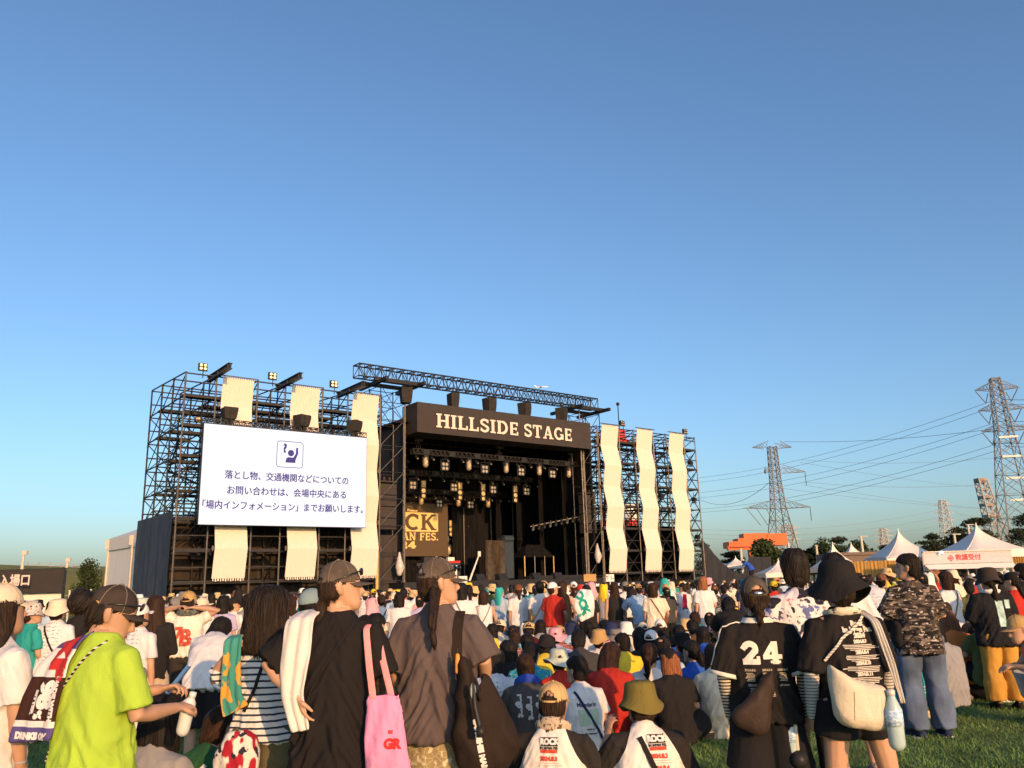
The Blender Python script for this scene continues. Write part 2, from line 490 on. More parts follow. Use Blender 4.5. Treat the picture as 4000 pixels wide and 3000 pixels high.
mb = MB(); sheet(mb, (-2.5, -3.2), (47.5, -3.2), -.8, .95, 120, .07, 14); sheet(mb, (-2.5, -2.2), (47.5, -2.2), -.8, 1.35, 120, .07, 15)
sitem('barrier_cloth', mb, m_tarp, 'long low black cloth barrier along the foot of the stage', 'barrier', smooth=True)

# ---- banners (hang in front of the scaffold poles, folded in and out)
def banner(u, label, w0):
    root = sroot('banner', label, 'banner', 'cream canvas banners hung on the stage scaffolding')
    n = 7; zs = [14.82 - 12.55 * k / n for k in range(n + 1)]
    wsq = [w0 + (.0 if k % 2 else -.34) - .035 * k + .05 * mnoise.noise((u * 3.1, k * 1.7, 0)) for k in range(n + 1)]
    mb = MB()
    for off in (0, .03):
        rows = []
        for k in range(n):
            for t in ((0, .04, .5, .96) if k < n - 1 else (0, .04, .5, .96, 1)):
                z = zs[k] + (zs[k + 1] - zs[k]) * t; w = wsq[k] + (wsq[k + 1] - wsq[k]) * t + off + .012 * math.sin(math.pi * t)
                rows.append([(u + 2.0 * i / 16, w + .006 * math.sin(i * 2.4 + u) + .02 * mnoise.noise((i * .25 + u * 5, z * .5, u)), z) for i in range(17)])
        mb.loft(rows, cap=False, closed=False)
    mb.build('canvas', m_cream, root, True)
    mb = MB(); mb.bar((u - .25, w0 - .36, 14.9), (u + 2.25, w0 - .36, 14.9), .04, 6)
    for i in range(14): mb.box((u + .07 + i * .143, w0 - .36, 14.86), (.02, .02, .07))
    mb.build('top_pipe', m_pipe2, root)
    mb = MB()
    for i in range(13): mb.box((u + .08 + i * .153, wsq[-1] + .015, zs[-1] - .06 - .03 * (i % 2)), (.045 if i % 3 else .03, .012, .09))
    mb.build('fringe', m_cream, root)
    for k in range(1, n):
        mb = MB(); mb.bar((u - .12, wsq[k] + .08, zs[k]), (u + 2.12, wsq[k] + .08, zs[k]), .03, 5); mb.box((u + 2.14, wsq[k] + .05, zs[k]), (.05, .06, .14)); mb.box((u - .14, wsq[k] + .05, zs[k]), (.05, .06, .14))
        mb.build('batten', m_pipe2, root)
for u, lb in ((1.75, 'cream banner passing behind the left part of the big white screen'), (6.35, 'cream banner passing behind the middle of the big white screen'), (10.85, 'cream banner showing full length at the right edge of the big white screen'),
              (34.75, 'wavy cream banner nearest to the dark stage opening, right of the name board'), (39.1, 'wavy cream banner in the middle of the three right of the stage'), (43.4, 'wavy cream banner at the far right end of the stage')):
    banner(u, lb, -.25)

def truss(mb, a, b, up, sec, h, d, r=.03, rb=.018):
    """box truss from a to b; cross section h along up, d along sec"""
    a, b, up, sec = V(a), V(b), V(up), V(sec)
    L = (b - a).length; n = max(2, round(L / max(h, .4)))
    cs = [up * (h / 2 * i) + sec * (d / 2 * j) for i, j in ((1, 1), (1, -1), (-1, -1), (-1, 1))]
    for c in cs: mb.bar(a + c, b + c, r, 5)
    for k in range(n + 1):
        p = a.lerp(b, k / n)
        for i in range(4): mb.bar(p + cs[i], p + cs[(i + 1) % 4], rb, 4)
        if k < n:
            q = a.lerp(b, (k + 1) / n); mid = a.lerp(b, (k + .5) / n)
            for i in range(4):
                mb.bar(p + cs[i], mid + cs[(i + 1) % 4], rb, 4); mb.bar(mid + cs[(i + 1) % 4], q + cs[i], rb, 4)
Z = V((0, 0, 1)); U = V((1, 0, 0)); WW = V((0, 1, 0))
# ---- the big screen
led = sroot('video_screen', 'huge bright white video screen with blue Japanese notice', 'screen')
m_led = mat('screen face', (.05, .05, .06), .6, .02, emit=(.93, .93, 1.0), estr=.57)
m_ledtext = mat('screen blue', (.02, .02, .05), .6, .02, emit=(.02, .018, .19), estr=.55)
m_ledline = mat('screen outline blue', (.02, .02, .05), .6, .02, emit=(.07, .09, .3), estr=.6)
LW = -1.5
mb = MB(); mb.box((5.955, LW + .16, 8.46), (5.53, .15, 3.08)); mb.build('screen_case', m_blacksteel, led)
mb = MB(); mb.box((5.955, LW - .005, 8.46), (5.495, .013, 3.045)); face = mb.build('screen_panel', m_led, led)
SM = Matrix.Rotation(R(90), 4, 'X')
def stext(s, u0, u1, z, size, bold=0.003):
    me = text_mesh(s, 1.0, bold)
    xsv = [v.co.x for v in me.vertices]; w = max(xsv) - min(xsv); c0 = (max(xsv) + min(xsv)) / 2
    k = (u1 - u0) / w
    me.transform(Matrix.Translation(((u0 + u1) / 2, LW - .03, z)) @ SM @ Matrix.Diagonal((k, size, 1, 1)) @ Matrix.Translation((-c0, 0, 0)))
    me2 = me.copy(); me2.transform(Matrix.Translation((.022, -.003, 0))); me3 = me.copy(); me3.transform(Matrix.Translation((.011, -.006, .014)))
    mbx = MB()
    for q in (me, me2, me3): mbx.add([v.co for v in q.vertices], [tuple(p.vertices) for p in q.polygons])
    obj('notice_text', mbx.mesh(), m_ledtext, face)
stext('落とし物、交通機関などについての', 1.85, 10.1, 8.42, .56)
stext('お問い合わせは、会場中央にある', 2.05, 9.95, 7.48, .56)
stext('「場内インフォメーション」までお願いします。', .62, 11.22, 6.56, .56)
mb = MB()                                                   # the icon: rounded outline and a figure with a raised hand
def rrect(cx, cz, hx, hz, r): return [(cx + sx * (hx - r) + r * math.cos(R(a)), cz + sz * (hz - r) + r * math.sin(R(a))) for sx, sz, a0 in ((1, 1, 0), (-1, 1, 90), (-1, -1, 180), (1, -1, 270)) for a in range(a0, a0 + 91, 15)]
o_, i_ = rrect(5.97, 9.97, .9, .86, .22), rrect(5.97, 9.97, .855, .815, .18)
for k in range(len(o_)):
    j = (k + 1) % len(o_); mb.quad((o_[k][0], LW - .03, o_[k][1]), (i_[k][0], LW - .03, i_[k][1]), (i_[j][0], LW - .03, i_[j][1]), (o_[j][0], LW - .03, o_[j][1]))
mb.build('icon_outline', m_ledline, face)
mb = MB()
mb.poly([(6.03 + .21 * math.cos(t / 20 * 6.283), LW - .03, 10.07 + .21 * math.sin(t / 20 * 6.283)) for t in range(20)])
mb.poly([(x, LW - .031, z) for x, z in ((5.68, 9.44), (6.34, 9.44), (6.36, 9.66), (6.52, 10.06), (6.50, 10.44), (6.37, 10.44), (6.36, 10.06), (6.2, 9.78), (5.86, 9.8), (5.72, 9.7))])
mb.build('icon_figure', m_ledtext, face)
me = text_mesh('?', .78, .035); me.transform(Matrix.Translation((5.62, LW - .03, 10.33)) @ SM); obj('icon_question_mark', me, m_ledtext, face)
mb = MB(); truss(mb, (.5, -1.2, 11.72), (11.45, -1.2, 11.72), Z, WW, .32, .5, .03, .02); mb.build('top_truss', m_blacksteel, led)
mb = MB()
for u in (2.0, 6.2, 10.6):
    mb.box((u, -.6, 11.0), (.08, .55, .08)); mb.box((u, -.6, 7.0), (.08, .55, .08))
mb.build('hanging_bracket', m_blacksteel, led)
# ---- cantilever beams over the banners
for u, lb in ((1.45, 'dark beam above the leftmost cream banner'), (6.05, 'dark beam above the banner in the middle of the screen'), (10.6, 'dark beam above the banner at the right of the screen')):
    mb = MB(); t = .12
    mb.box((u, -.6, 15.02), (.04, 2.1, .18))
    for dz in (-.17, .17): mb.box((u, -.6, 15.02 + dz), (.14, 2.1, .022))
    for w in (-2.5, -.6, 1.3): mb.box((u, w, 15.02), (.13, .02, .15))
    mb.bar((u, 1.2, 14.9), (u, 1.4, 12.6), .05, 5); mb.bar((u, -2.3, 14.9), (u, -.5, 14.9), .03, 5)
    sitem('steel_beam', mb, m_blacksteel, lb, 'beam', 'cantilever beams above the screen')
# ---- floodlights on top of the scaffolding
m_bulb = mat('warm lamp glass', (.9, .7, .4), .3, .03, emit=(1, .72, .35), estr=.7)
m_glass = mat('lamp glass', (.32, .26, .18), .15, .1, spec=.6)
def flood(u, w, z, lb, lit=True, s=.8):
    r = sroot('floodlight', lb, 'floodlight', 'floodlights on the stage scaffolding')
    mb = MB(); mb.bar((u, w, z - .75), (u, w, z - .2), .03, 5); mb.bar((u - .3, w, z - .25), (u + .3, w, z - .25), .025, 5)
    mb.box((u, w + .12, z), (.34 * s, .1, .3 * s)); mb.build('housing', m_blacksteel, r)
    mb = MB()
    for i in (-1, 1):
        for j in (-1, 1): mb.ball((u + i * .16 * s, w, z + j * .14 * s), (.12 * s, .05, .11 * s), n=10, k=6)
    mb.build('lamp', m_bulb if lit else m_glass, r, True)
for u, lb in ((.62, 'lit square floodlight above the left corner of the scaffolding'), (5.2, 'lit square floodlight between the two short banner tops'), (9.65, 'lit square floodlight left of the long roof truss')): flood(u, 0, 15.45, lb)
flood(37.92, 0, 15.3, 'square floodlight between the first two wavy banners', False); flood(46.4, 0, 15.3, 'square floodlight on the right end of the scaffolding', False)
m_spk = mat('black cover cloth', (.028, .025, .023), .85, .2, 4, .6, 5)
m_round = mat('pale reflector', (.55, .42, .28), .4, .2)
for u, w, z, lb in ((1.4, 3, 12.6, 'round pale spotlight deep in the left scaffolding'), (6.0, 3, 12.4, 'round pale spotlight between the two short banner tops'), (10.1, 3, 12.2, 'round pale spotlight beside the full length banner')):
    r = sroot('round_spotlight', lb, 'spotlight'); mb = MB(); mb.bar((u, w, z), (u, w + .3, z + .05), .22, 12); mb.bar((u, w + .1, z + .2), (u, w + .1, z + .8), .03, 5); mb.build('housing', m_blacksteel, r)
    mb = MB(); mb.bar((u, w - .03, z), (u, w, z), .2, 12); mb.build('reflector', m_round, r)
for u, z0, lb in ((40.0, 12.6, 'small lamp in the scaffolding above the middle wavy banner gap'), (46.7, 12.2, 'small lamp high in the right end bay'), (46.8, 8.7, 'small lamp halfway up the right end bay'), (46.9, 5.2, 'small lamp low in the right end bay'), (42.3, 8.9, 'small lamp between the second and third wavy banners')):
    mb = MB(); mb.bar((u, -.2, z0), (u, .2, z0 + .1), .2, 10); mb.bar((u, 0, z0), (u, 0, z0 + .7), .03, 5); mb.box((u, 0, z0 - .25), (.22, .12, .05))
    sitem('spotlight', mb, m_blacksteel, lb, 'spotlight', 'small spotlights in the right scaffolding')
# ---- covered loudspeakers
def covered(name, u, w, z, hx, hy, hz, lb, grp, hang=0.0, rot=0.0, seed=0):
    mb = MB()
    rings = []
    for k, (zz, s) in enumerate(((-1, .75), (-.96, .8), (-.3, .92), (.4, 1.0), (.94, 1.02), (1, .9))):
        rings.append([(hx * s * c * (1 + .08 * mnoise.noise((i * 1.3, k * 1.1, seed))), hy * s * q * (1 + .1 * mnoise.noise((i * 1.7, k, seed + 5))), hz * zz) for i, (c, q) in enumerate(((-1, -1), (-.4, -1.06), (.1, -.94), (.5, -1.05), (1, -1), (1.03, 0), (1, 1), (0, 1), (-1, 1), (-1.02, 0)))])
    mb.loft(rings)
    mb.xf(Matrix.Translation((u, w, z)) @ Matrix.Rotation(rot, 4, 'Z'))
    if hang: mb.bar((u, w, z + hz), (u, w, z + hz + hang), .04, 5)
    else:
        for dx in (-.3, .3): mb.box((u + dx * hx, w, z - hz - .2), (.06, .1, .25))
    return sitem(name, mb, m_spk, lb, 'loudspeaker', grp)
for i, (u, lb) in enumerate(((2.0, 'loudspeaker under a black cover on the left corner of the big screen'), (6.8, 'loudspeaker under a black cover on the middle of the big screen'), (10.6, 'loudspeaker under a black cover on the right corner of the big screen'))):
    covered('loudspeaker', u, -1.3, 12.3, .43, .4, .38, lb, 'covered loudspeakers on top of the screen', 0, .3 * i, i)
for i, (u, lb) in enumerate(((15.3, 'covered loudspeaker hanging left of the stage name board'), (19.46, 'narrow tilted covered loudspeaker hanging above the first letters of the name board'), (22.9, 'covered loudspeaker hanging above the middle of the name board'), (26.44, 'covered loudspeaker hanging over the gap between the two words of the name board'), (30.44, 'covered loudspeaker hanging above the right end of the name board'))):
    covered('hanging_loudspeaker', u, -.2, 15.25, .42 if i != 1 else .34, .42, .62, lb, 'covered loudspeakers hanging from the roof truss', .55, .2 * i - .3, 10 + i)
# ---- roof truss with its two support towers
rt = sroot('roof_truss', 'long lattice truss spanning high above the stage name board', 'truss')
mb = MB(); truss(mb, (11.3, 0, 16.65), (34.5, 0, 16.65), Z, WW, .9, .9, .06, .032); mb.build('lattice', m_blacksteel, rt)
for u0 in (14.6, 33.2):
    mb = MB()
    for w in (-.9, .9): mb.box((u0 - .3, w, 16.0), (2.0, .1, .14))
    for du in (-1.8, 1.3): mb.box((u0 + du, .2, 15.9), (.12, 2.1, .13))
    mb.build('bearer_beam', m_blacksteel, rt)
for u0 in (13.3, 33.0):
    mb = MB()
    for du in (0, 2.0):
        for w in (0, 1.8, 3.6): mb.bar((u0 + du, w, 12.5), (u0 + du, w, 15.9), .04, 5)
    for w in (0, 1.8, 3.6):
        for z in (13.2, 14.6, 15.8): mb.bar((u0, w, z), (u0 + 2, w, z), .03, 5)
        mb.bar((u0, w, 13.2), (u0 + 2, w, 15.8), .025, 4); mb.bar((u0 + 2, w, 13.2), (u0, w, 15.8), .025, 4)
    for du in (0, 2.0):
        for z in (13.2, 14.6, 15.8): mb.bar((u0 + du, 0, z), (u0 + du, 3.6, z), .03, 5)
        mb.bar((u0 + du, 0, 13.2), (u0 + du, 3.6, 15.8), .025, 4)
    mb.build('support_frame', m_blacksteel, rt)
# ---- stage house: deck, walls, roof, drapes
sh = sroot('stage_house', 'large dark open fronted concert stage', 'stage')
mb = MB(); mb.box((24.0, 6.2, .85), (9.4, 7.4, .9)); mb.build('deck', m_blacksteel, sh)
mb = MB(); mb.box((24.2, 13.5, 6.5), (9.8, .12, 7.4)); mb.build('back_wall', m_black, sh)
mb = MB(); sheet(mb, (15.42, .2), (15.42, 13.3), -.6, 13.3, 40, .12, 21); mb.build('left_wall_cloth', m_tarp, sh, True)
mb = MB(); mb.box((33.9, 6.8, 6.4), (.1, 6.6, 7.0)); mb.build('right_wall', m_black, sh)
mb = MB(); mb.box((24.6, 6.9, 13.45), (9.4, 6.6, .1)); mb.build('roof', m_black, sh)
mb = MB()
for w in (1.5, 4.5, 7.5, 10.5):
    truss(mb, (15.7, w, 12.95), (33.6, w, 12.95), Z, WW, .6, .4, .03, .02)
mb.build('roof_rafter', m_blacksteel, sh)
for u, w, z in ((15.3, -.05, 16.0), (32.6, -.05, 16.0), (33.3, .5, 12.5)):
    mb = MB(); mb.bar((u, w, -.8), (u, w, z), .06, 6)
    for k in range(1, 17): mb.bar((u, w, k * .9 - .04), (u, w, k * .9 + .04), .09, 6)
    mb.build('front_post', m_pipe2, sh)
for i, w in enumerate((2.2, 5.0, 7.8, 10.6)):
    mb = MB(); sheet(mb, (32.2 - .35 * i, w), (33.8, w + 1.3), 1.8, 12.8, 12, .1, 30 + i); mb.build('wing_drape', m_black, sh, True)
mb = MB(); sheet(mb, (27.6, 12.6), (33.6, 12.2), 1.8, 12.8, 26, .16, 37); mb.build('back_drape', m_black, sh, True)
mb = MB(); mb.box((30.3, 1.4, 1.9), (3.2, .8, .12)); mb.build('deck_step', m_blacksteel, sh)
for u, w, z in ((27.4, 13.0, 7.3), (29.8, 13.0, 8.9), (28.7, 12.3, 8.5), (34.0, 12.0, 11.2), (33.0, 10.4, 9.6), (31.6, 12.0, 10.6)):
    mb = MB(); mb.bar((min(u, 33.2), w, 1.8), (min(u, 33.2), w, z), .06, 6); mb.build('lighting_pole', m_pipe2, sh)
for z in (4.0, 5.6, 6.9):
    mb = MB(); mb.bar((26.9, 13.1, z), (30.6, 13.1, z), .035, 5); mb.build('crossbar', m_pipe2, sh)
# slanting struts seen against the left wall cloth, side bracing towers either side of the opening
for u0, u1, lb in ((13.35, 15.25, 'narrow braced scaffold tower left of the stage opening'), (33.0, 34.6, 'narrow braced scaffold tower right of the stage opening')):
    r = sroot('side_tower', lb, 'scaffolding')
    for u in (u0, u1):
        for w in (0.05, 1.6):
            mb = MB(); mb.bar((u, w, -.8), (u, w, 14.4), .04, 6); mb.build('upright_pole', m_pipe2, r)
    mb = MB()
    for k in range(1, 8): mb.bar((u0, 0, k * 1.9), (u1, 0, k * 1.9), .03, 5); mb.bar((u0, 1.6, k * 1.9), (u1, 1.6, k * 1.9), .03, 5)
    mb.build('ledger', m_pipe, r)
    mb = MB()
    for k in range(0, 7): mb.bar((u0, .05, k * 1.9), (u1, .05, (k + 1) * 1.9), .03, 5)
    mb.build('diagonal_brace', m_pipe2, r)
    mb = MB(); cu = (u0 + u1) / 2 - .1
    for k in range(4): mb.box((cu, .7, 8.3 - k * .82), (.66, .35, .38))
    mb.box((cu, .7, 8.85), (.7, .4, .05))
    for dx in (-.3, .15): mb.ball((cu + dx, .5, 9.05), (.1, .1, .16))
    mb.build('speaker_stack', m_brown, r)
    mb = MB(); sheet(mb, (u0, .9), (u1, .9), -.5, 5.1, 16, .18, u0); mb.build('cloth', m_brown if u0 < 20 else m_black, r, True)
# ---- the name board
nb = sroot('stage_name_board', 'dark brown board reading HILLSIDE STAGE in cream slab letters', 'sign')
mb = MB(); mb.box((24.55, .35, 13.6), (8.62, 1.1, 1.13)); mb.build('board', m_brown, nb)
for s_, ua, ub in (('HILLSIDE', 17.55, 25.4), ('STAGE', 25.85, 31.1)):
    mb, wd = stroke_letters(s_, 1.0, 0, .05)
    k = (ub - ua) / wd
    z0 = 12.97
    mb.xf(Matrix.Translation((ua, -.78, z0)) @ Matrix.Diagonal((k, 1, 1.03, 1)))
    mb.build('lettering', m_letter, nb)
    mb2, _ = stroke_letters(s_, 1.0, 0, .05)
    m_shadowlet = mat('painted letter shadow', (.02, .014, .012), .8, .1)
    mb2.xf(Matrix.Translation((ua - .05, -.765, z0 - .05)) @ Matrix.Diagonal((k, 1, 1.05, 1)))
    mb2.build('lettering_shadow', m_shadowlet, nb)  # dark offset copy of the letters, painting their shadow on the board
# ---- backdrop screen
bs = sroot('backdrop_screen', 'brown backdrop with yellow festival emblem at the back of the stage', 'screen')
m_bsb = mat('backdrop brown', (.07, .045, .025), .8, .05, emit=(.07, .04, .018), estr=.3)
m_bsy = mat('backdrop yellow', (.6, .4, .14), .8, .03, emit=(.85, .52, .17), estr=.2)
BW = 12.0
mb = MB(); mb.box((22.3, BW + .1, 6.35), (4.45, .08, 2.32)); panel = mb.build('panel', m_bsb, bs)
mb = MB(); pts = rrect(22.2, 7.02, 3.48, .84, .12); mb.poly([(x, BW - .0, z) for x, z in pts]); mb.build('emblem_box', m_bsy, panel)
for s_, ua, ub, z0, h, mm in (('ROCK', 18.9, 25.5, 6.33, 1.38, m_bsb), ('IN JAPAN FES.', 18.7, 25.7, 5.42, .66, m_bsy), ('2024', 20.2, 23.4, 4.7, .62, m_bsy)):
    mb, wd = stroke_letters(s_, 1.0, 0, .03); mb.xf(Matrix.Translation((ua, BW - .02, z0)) @ Matrix.Diagonal(((ub - ua) / wd, 1, h, 1)))
    mb.build('emblem_lettering', mm, panel)
me = text_mesh('Presents', .3, .01); me.transform(Matrix.Translation((23.0, BW - .02, 8.02)) @ SM); obj('emblem_lettering', me, m_bsy, panel)
mb = MB(); truss(mb, (18, 11.4, 8.8), (27, 11.4, 8.8), Z, WW, .3, .3, .03, .018); mb.build('top_truss', m_pipe, bs)
# ---- lighting trusses and lamps in the stage
m_lamp = mat('lamp lens', (.5, .36, .15), .2, .1, emit=(1, .66, .25), estr=.07)
m_lampw = mat('pale lamp lens', (.3, .25, .18), .2, .1, emit=(1, .85, .62), estr=.06)
def moving_light(u, w, z, lb):
    r = sroot('moving_light', lb, 'stage light', 'stage lights on the lighting trusses')
    mb = MB(); mb.box((u, w, z), (.2, .15, .12)); mb.box((u - .24, w, z - .3), (.03, .08, .28)); mb.box((u + .24, w, z - .3), (.03, .08, .28)); mb.bar((u, w, z + .1), (u, w, z + .35), .04, 5); mb.build('yoke', m_blacksteel, r)
    mb = MB(); mb.tube([(u, w, z - .15), (u, w - .02, z - .62)], [.2, .22], 10); mb.build('head', m_glass, r, True)
    mb = MB(); mb.ball((u, w - .16, z - .42), (.12, .08, .17), n=10, k=6); mb.build('lens', m_lamp, r, True)
def quad_light(u, w, z, lb):
    r = sroot('quad_light', lb, 'stage light', 'four lamp stage lights')
    mb = MB(); mb.box((u, w + .1, z), (.36, .06, .34)); mb.bar((u - .4, w, z - .2), (u - .4, w, z + .5), .03, 5); mb.bar((u + .4, w, z - .2), (u + .4, w, z + .5), .03, 5); mb.bar((u - .4, w, z + .5), (u + .4, w, z + .5), .03, 5); mb.bar((u, w, z + .5), (u, w, z + .8), .03, 5); mb.build('frame', m_blacksteel, r)
    mb = MB()
    for i in (-1, 1):
        for j in (-1, 1): mb.ball((u + i * .15, w, z + j * .16 - .03), (.13, .06, .14), n=10, k=6)
    mb.build('lamp', m_lampw, r, True)
def column_light(u, w, z, lb):
    r = sroot('column_light', lb, 'stage light', 'tall lamp columns in the stage')
    mb = MB(); mb.box((u, w + .1, z), (.24, .1, .75)); mb.build('housing', m_blacksteel, r)
    mb = MB(); mb.box((u, w - .02, z + .42), (.19, .02, .27)); mb.ball((u, w, z - .12), (.2, .06, .2)); mb.ball((u, w, z - .56), (.17, .06, .17)); mb.build('lamp', m_lamp, r, True)
TR = ((1.7, 11.45, 16.9, 33.5), (6.1, 10.5, 18.3, 33.4), (10.5, 9.58, 21.0, 33.3))
for i, (w, z, ua, ub) in enumerate(TR):
    r = sroot('lighting_truss', ('front lighting truss hung just under the stage roof', 'middle lighting truss across the stage', 'rear lighting truss above the brown backdrop')[i], 'truss')
    mb = MB(); truss(mb, (ua, w, z), (ub, w, z), Z, WW, .38, .38, .035, .022); mb.build('lattice', m_pipe, r)
    for k in range(7): u = ua + (ub - ua) * (k + .5) / 7; mb = MB(); mb.box((u, w - .21, z), (.28, .02, .2)); mb.build('panel_frame', m_blacksteel, r)
    mb = MB()
    for u in (ua + .6, (ua + ub) / 2, ub - .6): mb.bar((u, w, z + .2), (u, w, 13.0), .03, 5); mb.box((u, w, z + .9), (.35, .1, .09)); mb.bar((u - .25, w, z + .2), (u, w, z + .9), .02, 4); mb.bar((u + .25, w, z + .2), (u, w, z + .9), .02, 4)
    mb.build('hoist', m_pipe, r)
    for k in range(12):
        u = ua + (ub - ua) * (k + .3) / 12; mb = MB(); mb.bar((u, w, z - .2), (u, w, z - .38), .02, 4); mb.tube([(u, w + .1, z - .38), (u + .05 * math.sin(k * 2.2), w - .14, z - .52)], [.1, .12], 8); lamp_ = mb.build('small_spotlight', m_blacksteel, r, True); mb = MB(); mb.ball((u + .055 * math.sin(k * 2.2), w - .22, z - .555), (.07, .03, .07), n=8, k=6); mb.build('lens', m_lampw, lamp_, True)
w, z = 1.7, 11.1
for k, (u, t) in enumerate(((18.1, 0), (19.9, 1), (22.1, 0), (23.7, 1), (25.8, 0), (27.4, 1), (29.3, 0), (30.8, 1), (32.6, 0))):
    nm = ('first', 'second', 'third', 'fourth', 'fifth', 'sixth', 'seventh', 'eighth', 'ninth')[k]
    if t == 0: moving_light(u, w, z, f'bulb shaped stage light, {nm} lamp along the front truss')
    else: quad_light(u, w, z - .6, f'four lamp stage light, {nm} lamp along the front truss')
w, z = 6.1, 10.0
for k, (u, t) in enumerate(((19.6, 1), (20.6, 2), (23.6, 1), (24.2, 2), (26.6, 2), (27.7, 1), (30.1, 2), (31.4, 1))):
    nm = ('first', 'second', 'third', 'fourth', 'fifth', 'sixth', 'seventh', 'eighth')[k]
    if t == 1: quad_light(u, w, z - .5, f'four lamp stage light, {nm} lamp along the middle truss')
    else: column_light(u, w, z - .8, f'lamp column hanging as {nm} lamp of the middle truss')
w, z = 10.5, 9.2
for k, (u, t) in enumerate(((23.0, 0), (24.9, 1), (26.9, 0), (28.3, 1), (30.2, 0))):
    nm = ('first', 'second', 'third', 'fourth', 'fifth')[k]
    if t == 0: moving_light(u, w, z, f'bulb shaped stage light, {nm} lamp along the rear truss')
    else: quad_light(u, w, z - .6, f'four lamp stage light, {nm} lamp along the rear truss')
column_light(27.6, 12.8, 6.6, 'lamp column on a pole just right of the brown backdrop')
column_light(29.9, 12.8, 4.9, 'lamp column low on a pole right of the backdrop')
moving_light(29.4, 12.8, 7.2, 'bulb shaped stage light on a back pole right of the backdrop'); moving_light(27.3, 12.8, 5.0, 'bulb shaped stage light low beside the backdrop')
# lamp bar at stage right and small stage gear
r = sroot('lamp_bar', 'slanting bar of small spotlights at the right side of the stage', 'lamp bar')
mb = MB(); mb.bar((29.2, 3.0, 6.1), (33.3, 1.2, 6.9), .05, 5); mb.build('bar', m_pipe2, r)
for k in range(9):
    t = k / 8; u = 29.4 + 3.7 * t; wv = 2.9 - 1.6 * t; zz = 6.0 + .75 * t
    mb = MB(); mb.tube([(u, wv - .1, zz + .1), (u - .25, wv - .3, zz - .2)], [.1, .13], 8); mb.bar((u + .02, wv - .05, zz + .12), (u + .06, wv, zz + .28), .06, 6); mb.build('small_spotlight', m_blacksteel if k % 3 else m_pipe2, r, True)
for k, (u, wv) in enumerate(((24.2, .3), (27.6, .3), (29.9, .4), (22.1, .3))):
    mb = MB(); mb.add([(u - .42, wv - .2, 1.75), (u + .42, wv - .2, 1.75), (u + .42, wv + .5, 1.75), (u - .42, wv + .5, 1.75), (u - .4, wv + .1, 2.25), (u + .4, wv + .1, 2.25), (u + .4, wv + .5, 2.2), (u - .4, wv + .5, 2.2)], [(0, 1, 5, 4), (1, 2, 6, 5), (2, 3, 7, 6), (3, 0, 4, 7), (4, 5, 6, 7), (0, 3, 2, 1)])
    sitem('monitor_speaker', mb, m_blacksteel, 'black wedge monitor at the stage front, ' + ('left of the centre drape', 'before the blue case', 'before the dark canopy', 'beside the white guitar')[k], 'monitor speaker', 'wedge monitors along the stage front')
m_gear = mat('equipment black', (.03, .03, .033), .6, .2); m_white = mat('white plastic', (.7, .68, .62), .6, .05); m_red = mat('red cloth', (.5, .03, .03), .8, .1)
r = sroot('equipment_table', 'stage table with white panel and red covered gear', 'table')
mb = MB(); mb.box((22.2, 4.6, 2.5), (.7, .35, .7)); mb.build('cabinet', m_gear, r)
mb = MB(); mb.box((22.3, 4.2, 2.45), (.22, .03, .55)); mb.build('white_panel', m_white, r)
mb = MB(); mb.box((22.3, 4.5, 3.28), (.6, .25, .08)); mb.build('red_cover', m_red, r)
mb = MB(); mb.box((22.1, 4.5, 3.5), (.3, .15, .14)); mb.build('mixer', m_white, r)
r = sroot('keyboard_stand', 'covered keyboard on a stand behind the capped woman', 'keyboard')
mb = MB(); mb.box((20.1, 5, 3.1), (1.0, .35, .12)); mb.box((20.3, 5, 3.5), (.5, .25, .2)); mb.build('keyboard', m_gear, r)
mb = MB(); mb.bar((19.4, 5, 1.7), (20.8, 5, 3), .04); mb.bar((20.8, 5, 1.7), (19.4, 5, 3), .04); mb.build('stand', m_pipe2, r)
r = sroot('guitar', 'pale guitar leaning on a stand at the stage centre', 'guitar')
mb = MB(); mb.bar((22.9, 3.0, 1.75), (23.9, 3.1, 3.7), .09, 6, .05); mb.build('neck', m_white, r); mb = MB(); mb.box((23.95, 3.1, 3.85), (.12, .05, .2)); mb.build('headstock', m_white, r)
mb = MB(); sheet(mb, (25.4, 4.2), (27.6, 4.6), 1.7, 5.0, 12, .2, 44)
m_bag = mat('brown plastic sheet', (.05, .035, .022), .35, .5, 3, .6, 6)
sitem('plastic_sheet', mb, m_bag, 'brownish plastic sheet hanging beside the stage centre', 'sheet', smooth=True)
mb = MB(); mb.box((28.4, 5.5, 3.6), (.55, .4, 1.7)); mb.box((28.4, 5.05, 2.5), (.3, .02, .3)); mb.bar((27.9, 5.2, 5.2), (28.9, 5.2, 5.2), .3, 10)
sitem('blue_case', mb, mat('blue grey case', (.028, .042, .058), .6, .2), 'tall blue grey case standing at the back right of the stage', 'case')
r = sroot('drum_canopy', 'dark peaked canopy cloth over covered gear at stage right', 'canopy')
mb = MB(); mb.add([(29.2, 4, 3.6), (32.6, 4, 3.6), (32.6, 6, 3.6), (29.2, 6, 3.6), (30.3, 5, 4.7), (32.0, 5, 4.7)], [(0, 1, 5, 4), (1, 2, 5), (2, 3, 4, 5), (3, 0, 4)]); mb.build('cloth', m_black, r)
for k, (u, lb) in enumerate(((29.3, 0), (32.5, 0), (30.4, 0), (31.5, 0))):
    mb = MB(); mb.bar((u, 4.05, 1.7), (u, 4.05, 3.7), .05, 6); mb.build('pole', (mat('yellow pole', (.6, .42, .14), .6, .1) if k < 2 else m_pipe2), r)
mb = MB(); mb.bar((13.05, -.2, 1.2), (13.05, -.2, 4.2), .1, 8)
